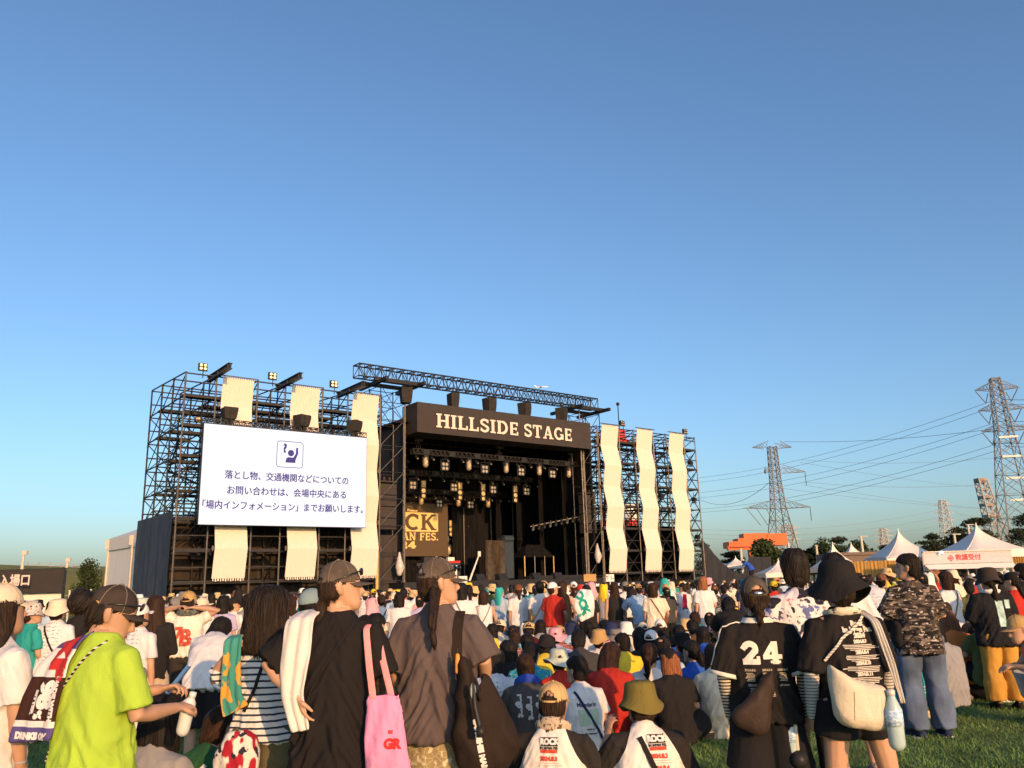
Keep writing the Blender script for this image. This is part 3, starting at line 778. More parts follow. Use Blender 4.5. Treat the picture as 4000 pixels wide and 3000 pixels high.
sitem('yellow_post', mb, mat('yellow pole', (.6, .42, .14)), 'pale yellow post left of the stage opening', 'post')
m_pbag = mat('clear plastic bag', (.5, .46, .42), .3, .3, 6, .5, 12)
for u, z, lb in ((14.75, 2.9, 'pale plastic bag hanging at the left edge of the stage'), (33.7, 3.6, 'pale plastic bag hanging at the right edge of the stage')):
    mb = MB(); mb.tube([(u, -.3, z + .9), (u, -.3, z + .3), (u + .05, -.3, z - .1), (u, -.3, z - .5)], [.06, .22, .34, .2], 10)
    sitem('plastic_bag', mb, m_pbag, lb, 'bag', smooth=True)
# ---- things seen through the bays under the screen
for u, lb in ((2.6, 'cluster of pale bulbs in the first bay under the screen'), (5.2, 'cluster of pale bulbs in the second bay under the screen'), (9.3, 'cluster of pale bulbs in the third bay under the screen')):
    r = sroot('lamp_cluster', lb, 'stage light'); mb = MB()
    for k in range(5): mb.ball((u - 1.2 + .25 * k + .1, 1.6, 3.8 + .2 * math.sin(k * 2.1)), (.13, .08, .13), n=8, k=6)
    mb.build('lamp', m_glass, r, True); mb = MB(); mb.box((u - .7, 1.9, 3.8), (.8, .1, .3)); mb.bar((u - .7, 1.8, 2.0), (u - .7, 1.8, 5.8), .05); mb.build('frame', m_blacksteel, r)
# red aerial lift and mast behind the right tower
r = sroot('aerial_lift', 'red aerial work platform above the middle wavy banner', 'lift')
m_lift = mat('red machine paint', (.5, .04, .03), .5, .1)
mb = MB(); mb.box((42.2, 5.6, 15.5), (1.0, .6, .45)); mb.box((42.6, 5.6, 14.9), (1.1, .5, .18)); mb.build('basket', m_lift, r)
mb = MB(); mb.bar((43.0, 5.6, 15.2), (43.0, 5.6, 18.6), .05); mb.ball((43.0, 5.6, 18.7), .18); mb.build('mast', m_pipe, r)
mb = MB(); mb.box((41.5, 7.2, 5.2), (.5, .4, 1.9)); mb.bar((41.6, 7.1, 6.8), (42.2, 6.2, 15.0), .18, 6); mb.build('boom', m_lift, r)
# ================================================================ BACKGROUND
m_grasshill = mat('hill grass', (.19, .18, .035), .95, .2, .15, .4, 3)
# hill on the left
mb = MB(); rows = []
for j in range(9):
    row = []
    for i in range(25):
        x = -190 + i * 7.5; y = 78 + j * 11
        e = max(0, 1 - ((x + 95) / 85) ** 2); h = 7.3 * e * math.sin(min(1, j / 3.2) * math.pi / 2) * (1 + .08 * mnoise.noise((x * .03, y * .03, 2)))
        row.append((x, y, gz(60) - .4 + h))
    rows.append(row)
mb.loft(rows, cap=False, closed=False)
tag(mb.build('hill', m_grasshill, None, True), kind='structure')
def line(name, pts, r, m, label, cat, group=None):
    mb = MB()
    for a, b in zip(pts, pts[1:]): mb.bar(a, b, r, 4)
    return tag(mb.build(name, m), label, cat, group)
m_grey = mat('grey painted steel', (.33, .33, .33), .5, .1); m_postw = mat('pale post', (.55, .5, .42), .6, .08)
# railing on the hill crest
r = empty('railing', 'thin railing along the crest of the grass hill', 'railing')
pts = [W(105 + i * 22, 2222 + i * .55 * (1 + i / 20), 118) for i in range(14)]
mb = MB()
for z in (0, .35, .7): 
    for a, b in zip(pts, pts[1:]): mb.bar(a + Z * (z - 1.4 + 1.55), b + Z * (z - 1.4 + 1.55), .05, 4)
mb.build('rail', m_grey, r)
for p in pts[::2]:
    mb = MB(); mb.bar(p + Z * -2.0, p + Z * .9, .07, 4); mb.build('post', m_grey, r)
for px, py, d, h, lb in ((92, 2166, 100, 5, 'pale camera pole standing on the grass hill'), (263, 2193, 112, 3.6, 'short pale lamp pole on the grass hill')):
    p = W(px, py, d); r = empty('lamp_pole', lb, 'pole', (p.x, p.y, p.z))
    mb = MB(); mb.bar((0, 0, -h), (0, 0, .1), .22, 6, .16); mb.build('pole', m_postw, r); mb = MB(); mb.box((.15, 0, .2), (.3, .2, .22)); mb.build('lamp_head', m_postw, r)

# foliage: many small leaf faces
def leaves(mb, centres, n, size, flat=0.5, rng=random, needle=False):
    for (c, rad) in centres:
        c = V(c)
        for _ in range(n):
            while True:
                p = V((rng.uniform(-1, 1), rng.uniform(-1, 1), rng.uniform(-1, 1)))
                if .25 < p.length < 1: break
            q = c + V((p.x * rad[0], p.y * rad[1], p.z * rad[2]))
            nrm = (p * .6 + V((rng.gauss(0, 1), rng.gauss(0, 1), rng.gauss(0, 1) + flat))).normalized()
            a = nrm.orthogonal().normalized(); a.rotate(Quaternion(nrm, rng.uniform(0, 6.28))); b = nrm.cross(a)
            s = size * rng.uniform(.6, 1.3); t = s * (.35 if needle else .8)
            mb.add([q - a * s, q + b * t, q + a * s, q - b * t], [(0, 1, 2, 3)])
m_leaf = mat('dark pine foliage', (.026, .036, .016), .9, .5, .5); m_leaf2 = mat('broadleaf foliage', (.035, .055, .018), .9, .5, .6); m_trunk = mat('bark', (.05, .035, .025), .95, .3, 4)
def pine(px, ptop, d, wpx, lb, seed=0, kind='pine'):
    rng = random.Random(seed); top = W(px, ptop, d); base = gz(60); h = top.z - base; wd = wpx / FPX * d
    r = empty('pine_tree' if kind == 'pine' else 'broadleaf_tree', lb, 'tree', (top.x, d, base), 0, 1, 'pines beyond the fence' if kind == 'pine' else None)
    mb = MB(); x = 0; ps = [(0, 0, -.3)]
    for k in range(1, 6): x += rng.uniform(-.05, .05) * h; ps.append((x * .4, 0, h * .93 * k / 5))
    mb.tube(ps, [h * .028 * (1.1 - k / 6) for k in range(6)], 7)
    cents = []
    if kind == 'pine':
        for k in range(26):
            t = rng.uniform(.3, 1); zz = h * t * .97; rr = wd * .5 * (1.05 - t * .72) * rng.uniform(.4, 1); a = rng.uniform(0, 6.28)
            c = (math.cos(a) * rr, math.sin(a) * rr, zz); cents.append((c, (wd * rng.uniform(.12, .22), wd * .18, h * rng.uniform(.03, .065))))
            mb.bar((0, 0, zz - h * .05), c, h * .008, 4)
        cents.append(((0, 0, h * .95), (wd * .1, wd * .1, h * .06)))
    else:
        for k in range(20):
            a = rng.uniform(0, 6.28); zz = h * rng.uniform(.3, .88); rr = wd * .4 * math.sqrt(rng.random()) * (1.25 - zz / h); cents.append(((math.cos(a) * rr, math.sin(a) * rr, zz), (wd * .17, wd * .17, h * .15)))
    mb.build('trunk', m_trunk, r)
    mb = MB(); leaves(mb, cents, 150 if kind == 'pine' else 170, wd * (.035 if kind == 'pine' else .028), .8, rng, kind == 'pine'); mb.build('crown', m_leaf if kind == 'pine' else m_leaf2, r)
pine(352, 2168, 85, 130, 'rounded bushy green tree beside the white building', 1, 'broad')
# white building left of the stage
bl = empty('white_hall', 'pale fabric sided hall left of the stage scaffolding', 'building')
m_fab = mat('white fabric wall', (.74, .71, .66), .7, .06, 1.5, .4, 3, stretch=(3, 3, .3))
a = W(415, 2300, 66); b = W(640, 2300, 56); a.z = b.z = -1
d_ = (b - a).normalized(); nrm = V((d_.y, -d_.x, 0)); hgt = 5.75
mb = MB(); mb.add([a, b, b + Z * (hgt + 1), a + Z * (hgt + 1), a - nrm * 10, b - nrm * 10, b - nrm * 10 + Z * (hgt + 1), a - nrm * 10 + Z * (hgt + 1)], [(0, 1, 2, 3), (1, 5, 6, 2), (4, 0, 3, 7), (5, 4, 7, 6)]); mb.build('wall', m_fab, bl)
mb = MB(); e = nrm * .12
mb.add([a + e + Z * (hgt + 1.02), b + e + Z * (hgt + 1.02), b - nrm * 5 + Z * (hgt + 3.0), a - nrm * 5 + Z * (hgt + 3.0), a - nrm * 10 + Z * (hgt + 1), b - nrm * 10 + Z * (hgt + 1)], [(0, 1, 2, 3), (3, 2, 5, 4)])
mb.add([a + e + Z * (hgt + .1), b + e + Z * (hgt + .1), b + e + Z * (hgt + 1.02), a + e + Z * (hgt + 1.02)], [(0, 1, 2, 3)])
mb.build('roof', mat('white roof sheet', (.7, .66, .6), .6, .04), bl)
for t in (.0, .46, .92):
    p = a.lerp(b, t); mb = MB(); mb.bar(p + nrm * .1, p + nrm * .1 + Z * (hgt + 1), .09, 6); mb.box(p + nrm * .16 + Z * (hgt + .6), (.16, .1, .35)); mb.build('frame_post', m_postw, bl)
mb = MB()
for dz in (1.9, 2.5):
    mb.bar(a + nrm * 3 - d_ * 4 + Z * dz, b + nrm * 3 + Z * dz, .05, 5)
for k in range(7): p = (a + nrm * 3 - d_ * 4).lerp(b + nrm * 3, k / 6); mb.bar(p, p + Z * 2.9, .07, 5)
tag(mb.build('guard_rail', m_postw), 'pipe guard rail standing in front of the pale hall', 'railing')
# entrance sign, far left
es = empty('entrance_sign', 'dark brown entrance board with white Japanese lettering on a white booth', 'sign', W(0, 2230, 27))
tl, tr, br = W(-90, 2229, 27.6), W(253, 2227, 27), W(253, 2316, 27)
o0 = es.location.copy()
ax = (tr - tl).normalized(); hgt_s = tr.z - br.z
mb = MB(); c = (tl + tr) / 2 - o0 - Z * hgt_s / 2; L = (tr - tl).length
rm = Matrix.Rotation(math.atan2(ax.y, ax.x), 3, 'Z')
mb.box(c, (L / 2, .04, hgt_s / 2), rm); mb.build('board', m_brown, es)
mb = MB(); mb.box(c + Z * (hgt_s / 2 + .02), (L / 2 + .03, .05, .015), rm); mb.box(c - Z * (hgt_s / 2 + .02), (L / 2 + .03, .05, .02), rm); mb.box(c + ax * (L / 2 + .02) - Z * .9, (.02, .05, hgt_s / 2 + .9), rm); mb.build('frame', m_gear, es)
mb = MB(); mb.box(c - Z * (hgt_s / 2 + 1.1) + V((0, .1, 0)), (L / 2 - .05, .03, 1.06), rm); mb.build('booth_front', mat('white booth panel', (.78, .74, .62), .7, .03), es)
p1, p2 = W(-8, 2272, 26.85) - o0, W(128, 2268, 26.85) - o0
me = text_mesh('入場口', 1.0, .03); xs_ = [v.co.x for v in me.vertices]; k = (p2 - p1).length / (max(xs_) - min(xs_))
me.transform(Matrix.Translation((p1 + p2) / 2 + V((0, -.06, 0))) @ rm.to_4x4() @ SM @ Matrix.Diagonal((k, k, 1, 1)) @ Matrix.Translation((-(max(xs_) + min(xs_)) / 2, 0, 0)))
obj('lettering', me, m_letter, es)
mb = MB(); sheet(mb, (-19, 44), (-11.5, 41), -.8, 1.15, 40, .08, 60)
tag(mb.build('barrier_cloth', m_tarp, None, True), 'low dark cloth barrier right of the entrance sign', 'barrier')
# ---- right side: tents
m_tent = mat('white tent fabric', (.74, .7, .64), .6, .04, 1.2, .2, 4)
def tent(px, ppeak, peave, wpx, d, lb, walls=True):
    pk = W(px, ppeak, d); ev = W(px, peave, d); hw = wpx / 2 / FPX * d
    r = empty('pagoda_tent', lb, 'tent', (pk.x, d, gz(40)), 0, 1, 'white pagoda tents beyond the crowd')
    ze, zp = ev.z - gz(40), pk.z - gz(40)
    mb = MB(); rings = []
    for k in range(10):
        t = k / 9; s = (1 - t) ** 1.75 * .96 + .04 * (1 - t) + .012
        ring = []
        for q in range(16):
            side, f = divmod(q, 4); f = f / 4 * 2 - 1
            x, y = ((f, -1), (1, f), (-f, 1), (-1, -f))[side]
            sag = 1 - .04 * (1 - abs(f)) * math.sin(math.pi * t)
            ring.append((x * hw * s * sag, y * hw * s * sag, ze + (zp - ze) * t))
        rings.append(ring)
    rings.append([(p[0] * .5, p[1] * .5, zp + .02 * (zp - ze)) for p in rings[-1]])
    mb.loft(rings); mb.build('canopy', m_tent, r, True)
    mb = MB()
    for cx_ in (0, 4, 8, 12): mb.tube([V(rg[cx_]) for rg in rings[:-1]], [.02] * (len(rings) - 1), 5)
    mb.bar((0, 0, zp - .05), (0, 0, zp + .12), .03, 6)
    mb.build('ridge_seam', m_tent, r)
    mb = MB(); mb.loft([[(x * hw * 1.02, y * hw * 1.02, z) for x, y in ((-1, -1), (1, -1), (1, 1), (-1, 1))] for z in (ze - .28, ze + .01)], cap=False); mb.build('valance', m_tent, r)
    for x in (-1, 1):
        for y in (-1, 1):
            mb = MB(); mb.bar((x * hw, y * hw, 0), (x * hw, y * hw, ze), .05, 5); mb.build('leg', m_postw, r)
    return r
tent(3508, 2072, 2182, 205, 50, 'tall white peaked tent rising over the reed fence')
tent(3812, 2050, 2160, 250, 46, 'tall white peaked tent behind the red lettered aid sign')
tent(3252, 2123, 2220, 150, 62, 'small white peaked tent left of the reed fence, half hidden')
tent(3324, 2122, 2192, 124, 75, 'small white peaked tent just left of the reed fence, farther back')
tent(3040, 2188, 2240, 150, 62, 'low pale blue tent right of the sagging dark screen cloth')
pk = W(2880, 2178, 90); r = tent(2873, 2176, 2210, 90, 90, 'flat white tent roof behind the sagging dark cloth')
# reed fences
m_reed = mat('reed screen', (.42, .25, .07), .9, .25, 8, .6, 30, stretch=(10, 10, .4))
def reed(pa, pb, pt, d, lb):
    a = W(pa, pt, d); b = W(pb, pt - (pb - pa) * .028, d)
    r = empty('reed_fence', lb, 'fence'); mb = MB(); rows = []
    for z in (-1.2, a.z):
        rows.append([(a.x + (b.x - a.x) * i / 60, d + .04 * math.sin(i * 2.3), z + (b.z - a.z) * i / 60 * (z > 0)) for i in range(61)])
    mb.loft(rows, cap=False, closed=False); mb.build('reed_panel', m_reed, r)
    for i in range(0, 5): 
        x = a.x + (b.x - a.x) * i / 4; mb = MB(); mb.bar((x, d + .1, -1), (x, d + .1, a.z + .03), .04, 5); mb.build('post', m_postw, r)
reed(3312, 3606, 2194, 47.5, 'golden reed fence between the white tents'); reed(3945, 4100, 2166, 47.5, 'golden reed fence right of the aid tent')
# aid tent with sign
ad = empty('aid_tent', 'open white tent front with red Japanese first aid sign', 'tent')
A_, B_, C_ = W(3603, 2162, 44), W(3944, 2146, 44), W(3944, 2192, 44)
hs = B_.z - C_.z; cx = (A_.x + B_.x) / 2; hw = (B_.x - A_.x) / 2; zt = (A_.z + B_.z) / 2
m_sign = mat('backlit sign panel', (.46, .47, .5), .7, .04); m_signred = mat('red sign lettering', (.6, .05, .05), .7, .03)  # flat grey panel colour, no emission
mb = MB(); mb.box((cx, 44, zt - hs / 2), (hw, .06, hs / 2)); bd = mb.build('sign_board', m_sign, ad)
mb = MB(); mb.box((cx, 43.97, zt + .02), (hw + .03, .1, .03)); mb.bar((cx - hw, 44, -1), (cx - hw, 44, zt), .06, 6); mb.bar((cx + hw, 44, -1), (cx + hw, 44, zt), .06, 6); mb.build('frame', m_postw, ad)
mb = MB(); mb.add([(cx - hw, 43.9, zt - hs - .02), (cx + hw, 43.9, zt - hs - .02), (cx + hw, 43.5, zt - hs - .28), (cx - hw, 43.5, zt - hs - .28)], [(0, 1, 2, 3)]); mb.build('valance', m_tent, ad)
me = text_mesh('救護受付', 1.0, .012); xs_ = [v.co.x for v in me.vertices]; a_, b_ = W(3733, 2178, 43.9), W(3832, 2172, 43.9); k = (b_ - a_).length / (max(xs_) - min(xs_))
me.transform(Matrix.Translation(((a_.x + b_.x) / 2, 43.92, (a_.z + b_.z) / 2 - .03)) @ SM @ Matrix.Diagonal((k, k, 1, 1)) @ Matrix.Translation((-(max(xs_) + min(xs_)) / 2, 0, 0))); obj('lettering', me, m_signred, bd)
p = W(3715, 2180, 43.9); mb = MB(); q = .16
for (r0, r1) in ((.17, .125),):
    for k in range(4):
        a0, a1 = R(90 * k), R(90 * k + 90); mb.quad((p.x + r0 * math.cos(a0), 43.92, p.z + r0 * math.sin(a0)), (p.x + r1 * math.cos(a0), 43.92, p.z + r1 * math.sin(a0)), (p.x + r1 * math.cos(a1), 43.92, p.z + r1 * math.sin(a1)), (p.x + r0 * math.cos(a1), 43.92, p.z + r0 * math.sin(a1)))
mb.box((p.x, 43.92, p.z), (.06, .004, .022)); mb.box((p.x, 43.918, p.z), (.022, .004, .06)); mb.build('aid_emblem', m_signred, bd)
mb = MB(); mb.box((cx + .2, 46, .9), (hw * .92, .05, 1.4)); mb.build('back_cloth', m_gear, ad)
for x0, x1 in ((cx - hw + .1, cx - hw + .9), (cx + hw - 1.4, cx + hw - .1)):
    mb = MB(); sheet(mb, (x0, 44.3), (x1, 44.3), -.8, zt - hs, 12, .06, x0); mb.build('side_curtain', m_tent, ad, True)
r = empty('sign_lamp', 'small bright white lamp on top of the aid sign', 'lamp'); p = W(3678, 2157, 43.7); mb = MB(); mb.ball(p, (.09, .06, .06)); mb.build('bulb', mat('white lamp', (.9, .9, .9), .4, 0, emit=(1, .97, .9), estr=3.0), r, True); mb = MB(); mb.bar(p - Z * .15, p - Z * .02, .02); mb.build('stem', m_gear, r)
mb = MB(); p = W(3420, 2170, 70); mb.box((p.x, 72, p.z - .6), (3.5, 2, .9)); mb.box((p.x, 69.9, p.z + .2), (3.7, .1, .12))
tag(mb.build('low_building', mat('brown cladding', (.16, .12, .1), .8, .15), None), 'long low brown building seen between the white tents', 'building')
mb = MB(); p = W(3640, 2163, 75); mb.box((p.x, 78, p.z - .6), (4.0, 2, .7)); mb.box((p.x, 75.9, p.z + .1), (4.2, .1, .1))
tag(mb.build('low_building', mat('brown cladding', (.16, .12, .1)), None), 'low brown roofed building behind the red lettered aid sign', 'building')
# pines
for i, (px, pt, d, w, lb, kd) in enumerate(((2740, 2118, 110, 110, 'thin scrubby tree touching the right end of the scaffolding', 'pine'), (2860, 2155, 120, 150, 'low pine below the orange crane arm', 'pine'), (2990, 2104, 112, 210, 'broad dense pine in front of the orange crane', 'broad'),
      (3170, 2140, 120, 190, 'low pine behind the floral shirted person', 'pine'), (3225, 2100, 118, 170, 'bushy pine left of the small tents', 'broad'), (3275, 2096, 130, 120, 'slim pine just left of the tall lamp pole', 'pine'), (3335, 2094, 118, 190, 'bushy dark pine behind the small peaked tents', 'broad'), (3450, 2128, 135, 90, 'small pine left of the tall peaked tent', 'pine'),
      (3640, 2082, 118, 170, 'spreading layered pine right of the tall peaked tent', 'pine'), (3735, 2060, 120, 190, 'layered pine left of the aid tent peak', 'pine'), (3810, 2024, 122, 190, 'tallest layered pine behind the aid tent peak', 'pine'), (4000, 2008, 110, 170, 'pine cut off by the right edge of the view', 'pine'))):
    pine(px, pt, d, w, lb, 40 + i, kd)
# lamp poles on the right
for px, pt, d, lb in ((2893, 2145, 95, 'pale pole under the orange crane'), (3188, 2131, 95, 'pale pole behind the black sun hat'), (3362, 2095, 90, 'tall pale lamp pole between the small tents and the tall tent'), (3726, 2087, 90, 'pale lamp pole left of the aid tent peak'), (3780, 2050, 100, 'tall thin lamp pole behind the layered pines'), (3078, 2120, 95, 'pale pole right of the dense pine')):
    p = W(px, pt, d); r = empty('lamp_pole', lb, 'lamp pole', (p.x, p.y, 0)); mb = MB(); mb.bar((0, 0, -1), (0, 0, p.z), .2, 7, .13); mb.build('pole', m_postw, r); mb = MB(); mb.box((.25 if px > 3300 else 0, 0, p.z), (.45 if px > 3300 else .16, .12, .06)); mb.build('lamp_head', m_grey, r)
# orange crane
m_or = mat('orange crane paint', (.62, .11, .02), .5, .12, .4)
cr = empty('gantry_crane', 'orange harbour crane girder rising above the trees', 'crane'); D = 200
def ctr(x0, x1, y0, y1, dd=D, th=3):
    a, b = W(x0, y0, dd), W(x1, y1, dd); return ((a.x + b.x) / 2, dd, (a.z + b.z) / 2), (abs(b.x - a.x) / 2, th, abs(a.z - b.z) / 2)
mb = MB(); mb.box(*ctr(2835, 3008, 2118, 2138, D, 3)); mb.build('main_girder', m_or, cr)
mb = MB(); mb.box(*ctr(2872, 2995, 2105, 2118, D, 2.5)); mb.box(*ctr(2895, 2985, 2086, 2106, D, 2.2)); mb.box(*ctr(2985, 3065, 2087, 2130, D + 6, 2.6)); mb.build('machinery_house', m_or, cr)
mb = MB(); mb.box(*ctr(2842, 2990, 2138, 2146, D - 2, 1.0))
for k in range(12): a = W(2845 + k * 13, 2146, D - 3); mb.bar(a, a + Z * .9, .08, 4)
mb.build('walkway', m_or, cr)
for x in (2936, 3024):
    mb = MB(); a = W(x, 2140, D); mb.bar((a.x, D, -1), (a.x, D, a.z), .9, 4, 1.2); mb.build('leg', m_or, cr)
mb = MB(); a = W(2936, 2180, D); b = W(3024, 2180, D); mb.bar(a, b, .5, 4); mb.build('tie_beam', m_or, cr)

# transmission towers and lines
m_lat = mat('galvanised lattice', (.15, .145, .14), .6, .1, .2)
def lattice(mb, prof, n, r=.14, rb=.07):
    """prof: list of (z, half width); n panels"""
    zs = np.array([p[0] for p in prof]); hs = np.array([p[1] for p in prof]); z = zs[0]; lev = [z]
    while z < zs[-1] - .5:
        z += max(1.2, np.interp(z, zs, hs) * 1.6); lev.append(min(z, zs[-1]))
    lev[-1] = zs[-1]
    sq = ((-1, -1), (1, -1), (1, 1), (-1, 1))
    for a, b in zip(lev, lev[1:]):
        ha, hb = np.interp(a, zs, hs), np.interp(b, zs, hs)
        for k in range(4):
            p, q = sq[k], sq[(k + 1) % 4]
            mb.bar((p[0] * ha, p[1] * ha, a), (p[0] * hb, p[1] * hb, b), r, 4)
            mb.bar((p[0] * ha, p[1] * ha, a), (q[0] * hb, q[1] * hb, b), rb, 3); mb.bar((q[0] * ha, q[1] * ha, a), (p[0] * hb, p[1] * hb, b), rb, 3)
            mb.bar((p[0] * hb, p[1] * hb, b), (q[0] * hb, q[1] * hb, b), rb, 3)
def cross_arm(mb, z, h, left, right, root, y=0):
    for ln, sg in ((left, -1), (right, 1)):
        if not ln: continue
        tip = (sg * (root + ln), y, z + .3)
        for yy in (-root, root):
            mb.bar((sg * root, yy, z), tip, .12, 4); mb.bar((sg * root, yy, z + h), tip, .1, 4)
            n = 5
            for k in range(n):
                t0, t1 = k / n, (k + 1) / n
                lo = V((sg * root, yy, z)).lerp(V(tip), t0); hi = V((sg * root, yy, z + h)).lerp(V(tip), t1); mb.bar(lo, hi, .06, 3); mb.bar(V((sg * root, yy, z + h)).lerp(V(tip), t0), V((sg * root, yy, z)).lerp(V(tip), t1), .06, 3)
def insul(mb, a, b): mb.bar(a, b, .14, 5); 
gr_p = 'power transmission towers'
# tower right
D2 = 250; t2 = W(3882, 1478, D2); H2 = t2.z; r2 = empty('pylon', 'tall steel lattice pylon at the right edge with three pairs of arms', 'pylon', (W(4008, 2200, D2).x, D2, 0), R(-12), 1, gr_p)
mb = MB(); lattice(mb, [(-1, 5.8), (H2 * .5, 3.3), (H2 * .72, 2.0), (H2 * .97, 1.3), (H2, 1.2)], 0, .2, .1)
mb.build('tower_body', m_lat, r2)
for k, f in enumerate((.955, .845, .735)):
    mb = MB(); cross_arm(mb, H2 * f - 1, 2.4, 4.6, 5.0 + k * .5, 1.6); mb.build('cross_arm', m_lat, r2)
    mb = MB()
    for sg in (-1, 1): insul(mb, (sg * 6, 0, H2 * f - 1), (sg * 3.6, 0, H2 * f - 5)); insul(mb, (sg * 2.6, 0, H2 * f - 2), (sg * 3.6, 0, H2 * f - 5))
    mb.build('insulator', mat('dark insulator', (.08, .07, .07), .4, .1), r2)
mb = MB()
for f in (.68, .58, .47, .36): mb.box((0, -3.0, H2 * f), (2.6, .3, .3))
mb.build('inspection_platform', m_white, r2)
# tower middle
D1_ = 330; t1 = W(3010, 1722, D1_); H1 = t1.z; r1 = empty('pylon', 'wide armed lattice pylon right of the stage behind the orange crane', 'pylon', (W(3062, 2200, D1_).x, D1_, 0), R(8), 1, gr_p)
mb = MB(); lattice(mb, [(-1, 6.3), (H1 * .25, 4.1), (H1 * .5, 2.3), (H1 * .68, 1.7), (H1 * .955, 1.4)], 0, .22, .11); mb.build('tower_body', m_lat, r1)
for z, l, rr, hh in ((.945, 6, 6, 2.6), (.76, 2, 11, 3), (.5, 12, 11.5, 3.2)):
    mb = MB(); cross_arm(mb, H1 * z, hh, l, rr, 2.5); mb.build('cross_arm', m_lat, r1)
mb = MB()
for k in range(3): insul(mb, (-13 + 4 * k, 0, H1 * .5), (-8 + 3 * k, 0, H1 * .5 - 6.5))
insul(mb, (13.5, 0, H1 * .5), (13.5, 0, H1 * .5 - 5)); insul(mb, (13, 0, H1 * .76), (13, 0, H1 * .76 - 5)); mb.build('insulator', mat('dark insulator', (.08, .07, .07)), r1)
# smaller towers
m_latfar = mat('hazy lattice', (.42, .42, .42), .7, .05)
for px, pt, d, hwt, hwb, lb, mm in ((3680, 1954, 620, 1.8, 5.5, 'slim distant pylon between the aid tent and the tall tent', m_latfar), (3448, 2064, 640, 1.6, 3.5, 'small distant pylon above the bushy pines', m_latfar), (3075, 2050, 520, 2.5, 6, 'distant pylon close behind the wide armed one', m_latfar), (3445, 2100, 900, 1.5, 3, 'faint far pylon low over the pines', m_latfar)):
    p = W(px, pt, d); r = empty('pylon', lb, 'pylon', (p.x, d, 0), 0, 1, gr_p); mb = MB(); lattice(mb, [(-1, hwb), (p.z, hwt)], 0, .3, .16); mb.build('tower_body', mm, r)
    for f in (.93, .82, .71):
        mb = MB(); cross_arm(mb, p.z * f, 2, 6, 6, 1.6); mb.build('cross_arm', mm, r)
p = W(3812, 1870, 300); r = empty('radio_mast', 'pale lattice mast with round platforms left of the tall pylon', 'mast', (p.x + 6, 300, 0))
mb = MB(); lattice(mb, [(-1, 4.6), (p.z * .55, 2.1), (p.z, 1.5)], 0, .25, .14); mb.xf(Matrix.Shear('XY', 4, (-.13, 0)) if False else Matrix(((1, 0, -.13, 0), (0, 1, 0, 0), (0, 0, 1, 0), (0, 0, 0, 1)))); mb.build('tower_body', mat('pale painted lattice', (.33, .3, .28), .6, .05), r)
for f, hw in ((.985, 2.3), (.8, 2.4), (.72, 2.2), (.6, 2.5)):
    mb = MB(); mb.bar((-.13 * p.z * f, 0, p.z * f - .5), (-.13 * p.z * f, 0, p.z * f + .4), hw * .95, 10); mb.build('round_platform', mat('mast platform', (.3, .26, .24), .7, .1), r)
m_wire = mat('power cable', (.11, .11, .12), .6, .05)
def wire(a, b, sag, rr, lb):
    a, b = V(a), V(b); pts = [a.lerp(b, k / 24) - Z * sag * 4 * (k / 24) * (1 - k / 24) for k in range(25)]
    line('power_line', pts, rr, m_wire, lb, 'power line', 'power lines strung between the pylons')
for k, (pa, ya, pb, yb) in enumerate(((2720, 1868, 3870, 1568), (2720, 1885, 3850, 1600), (2720, 1925, 3885, 1652), (2720, 1945, 3868, 1682), (2720, 1990, 3892, 1735), (2720, 2003, 3895, 1760))):
    wire(W(pa, ya, 400), W(pb, yb, 250), 3.5, .065, ('topmost', 'second', 'third', 'fourth', 'fifth', 'lowest')[k] + ' of the six cables sloping from the stage up to the tall pylon')
for k, (pa, ya, da, pb, yb, db, lb) in enumerate(((3125, 1796, 330, 4060, 1768, 300, 'nearly level cable from the upper arm of the wide armed pylon to the right edge'), (3138, 1882, 330, 4060, 1873, 300, 'nearly level cable from the lower arm of the wide armed pylon to the right edge'), (3125, 1806, 330, 4060, 1918, 600, 'cable falling gently right from the upper arm of the wide armed pylon'), (3060, 1908, 330, 4060, 1990, 600, 'cable falling right from the body of the wide armed pylon'), (3138, 1894, 330, 4060, 1996, 600, 'cable falling right from the lower arm of the wide armed pylon'),
      (2722, 2068, 620, 3680, 1990, 620, 'far cable rising to the slim distant pylon from the stage end'), (2722, 2085, 620, 3680, 2020, 620, 'far cable below the first one to the slim distant pylon'), (2722, 2100, 620, 3680, 2052, 620, 'lowest far cable to the slim distant pylon'), (3065, 1725, 330, 4060, 1650, 250, 'thin earth wire from the top of the wide armed pylon'), (2722, 1945, 420, 3010, 1880, 330, 'cable from the stage end to the lower left arm of the wide armed pylon'), (3690, 1988, 620, 4060, 2010, 620, 'short far cable leaving the slim pylon to the right'))):
    wire(W(pa, ya, da), W(pb, yb, db), 2.5 if k < 5 else 6 if k != 8 else 2, .055 if k < 5 else .085, lb)
for k, (ya, yb) in enumerate(((1560, 1556), (1578, 1577), (1644, 1642), (1662, 1663), (1728, 1730), (1742, 1742))):
    wire(W(3920, ya, 250), W(4080, yb, 240), .3, .1, ('upper', 'upper second', 'middle', 'middle second', 'low', 'lowest')[k] + ' short cable running right from the tall pylon arms')
# smoke stack red-white seen through the right tower
p = W(2458, 1968, 160); r = empty('chimney', 'red and white striped chimney glimpsed through the right scaffolding', 'chimney', (p.x, 160, 0))
for k in range(5):
    mb = MB(); mb.bar((0, 0, p.z * (k / 5)), (0, 0, p.z * (k + 1) / 5), 1.3, 14, 1.25); mb.build('band', m_lift if k % 2 else m_white, r)
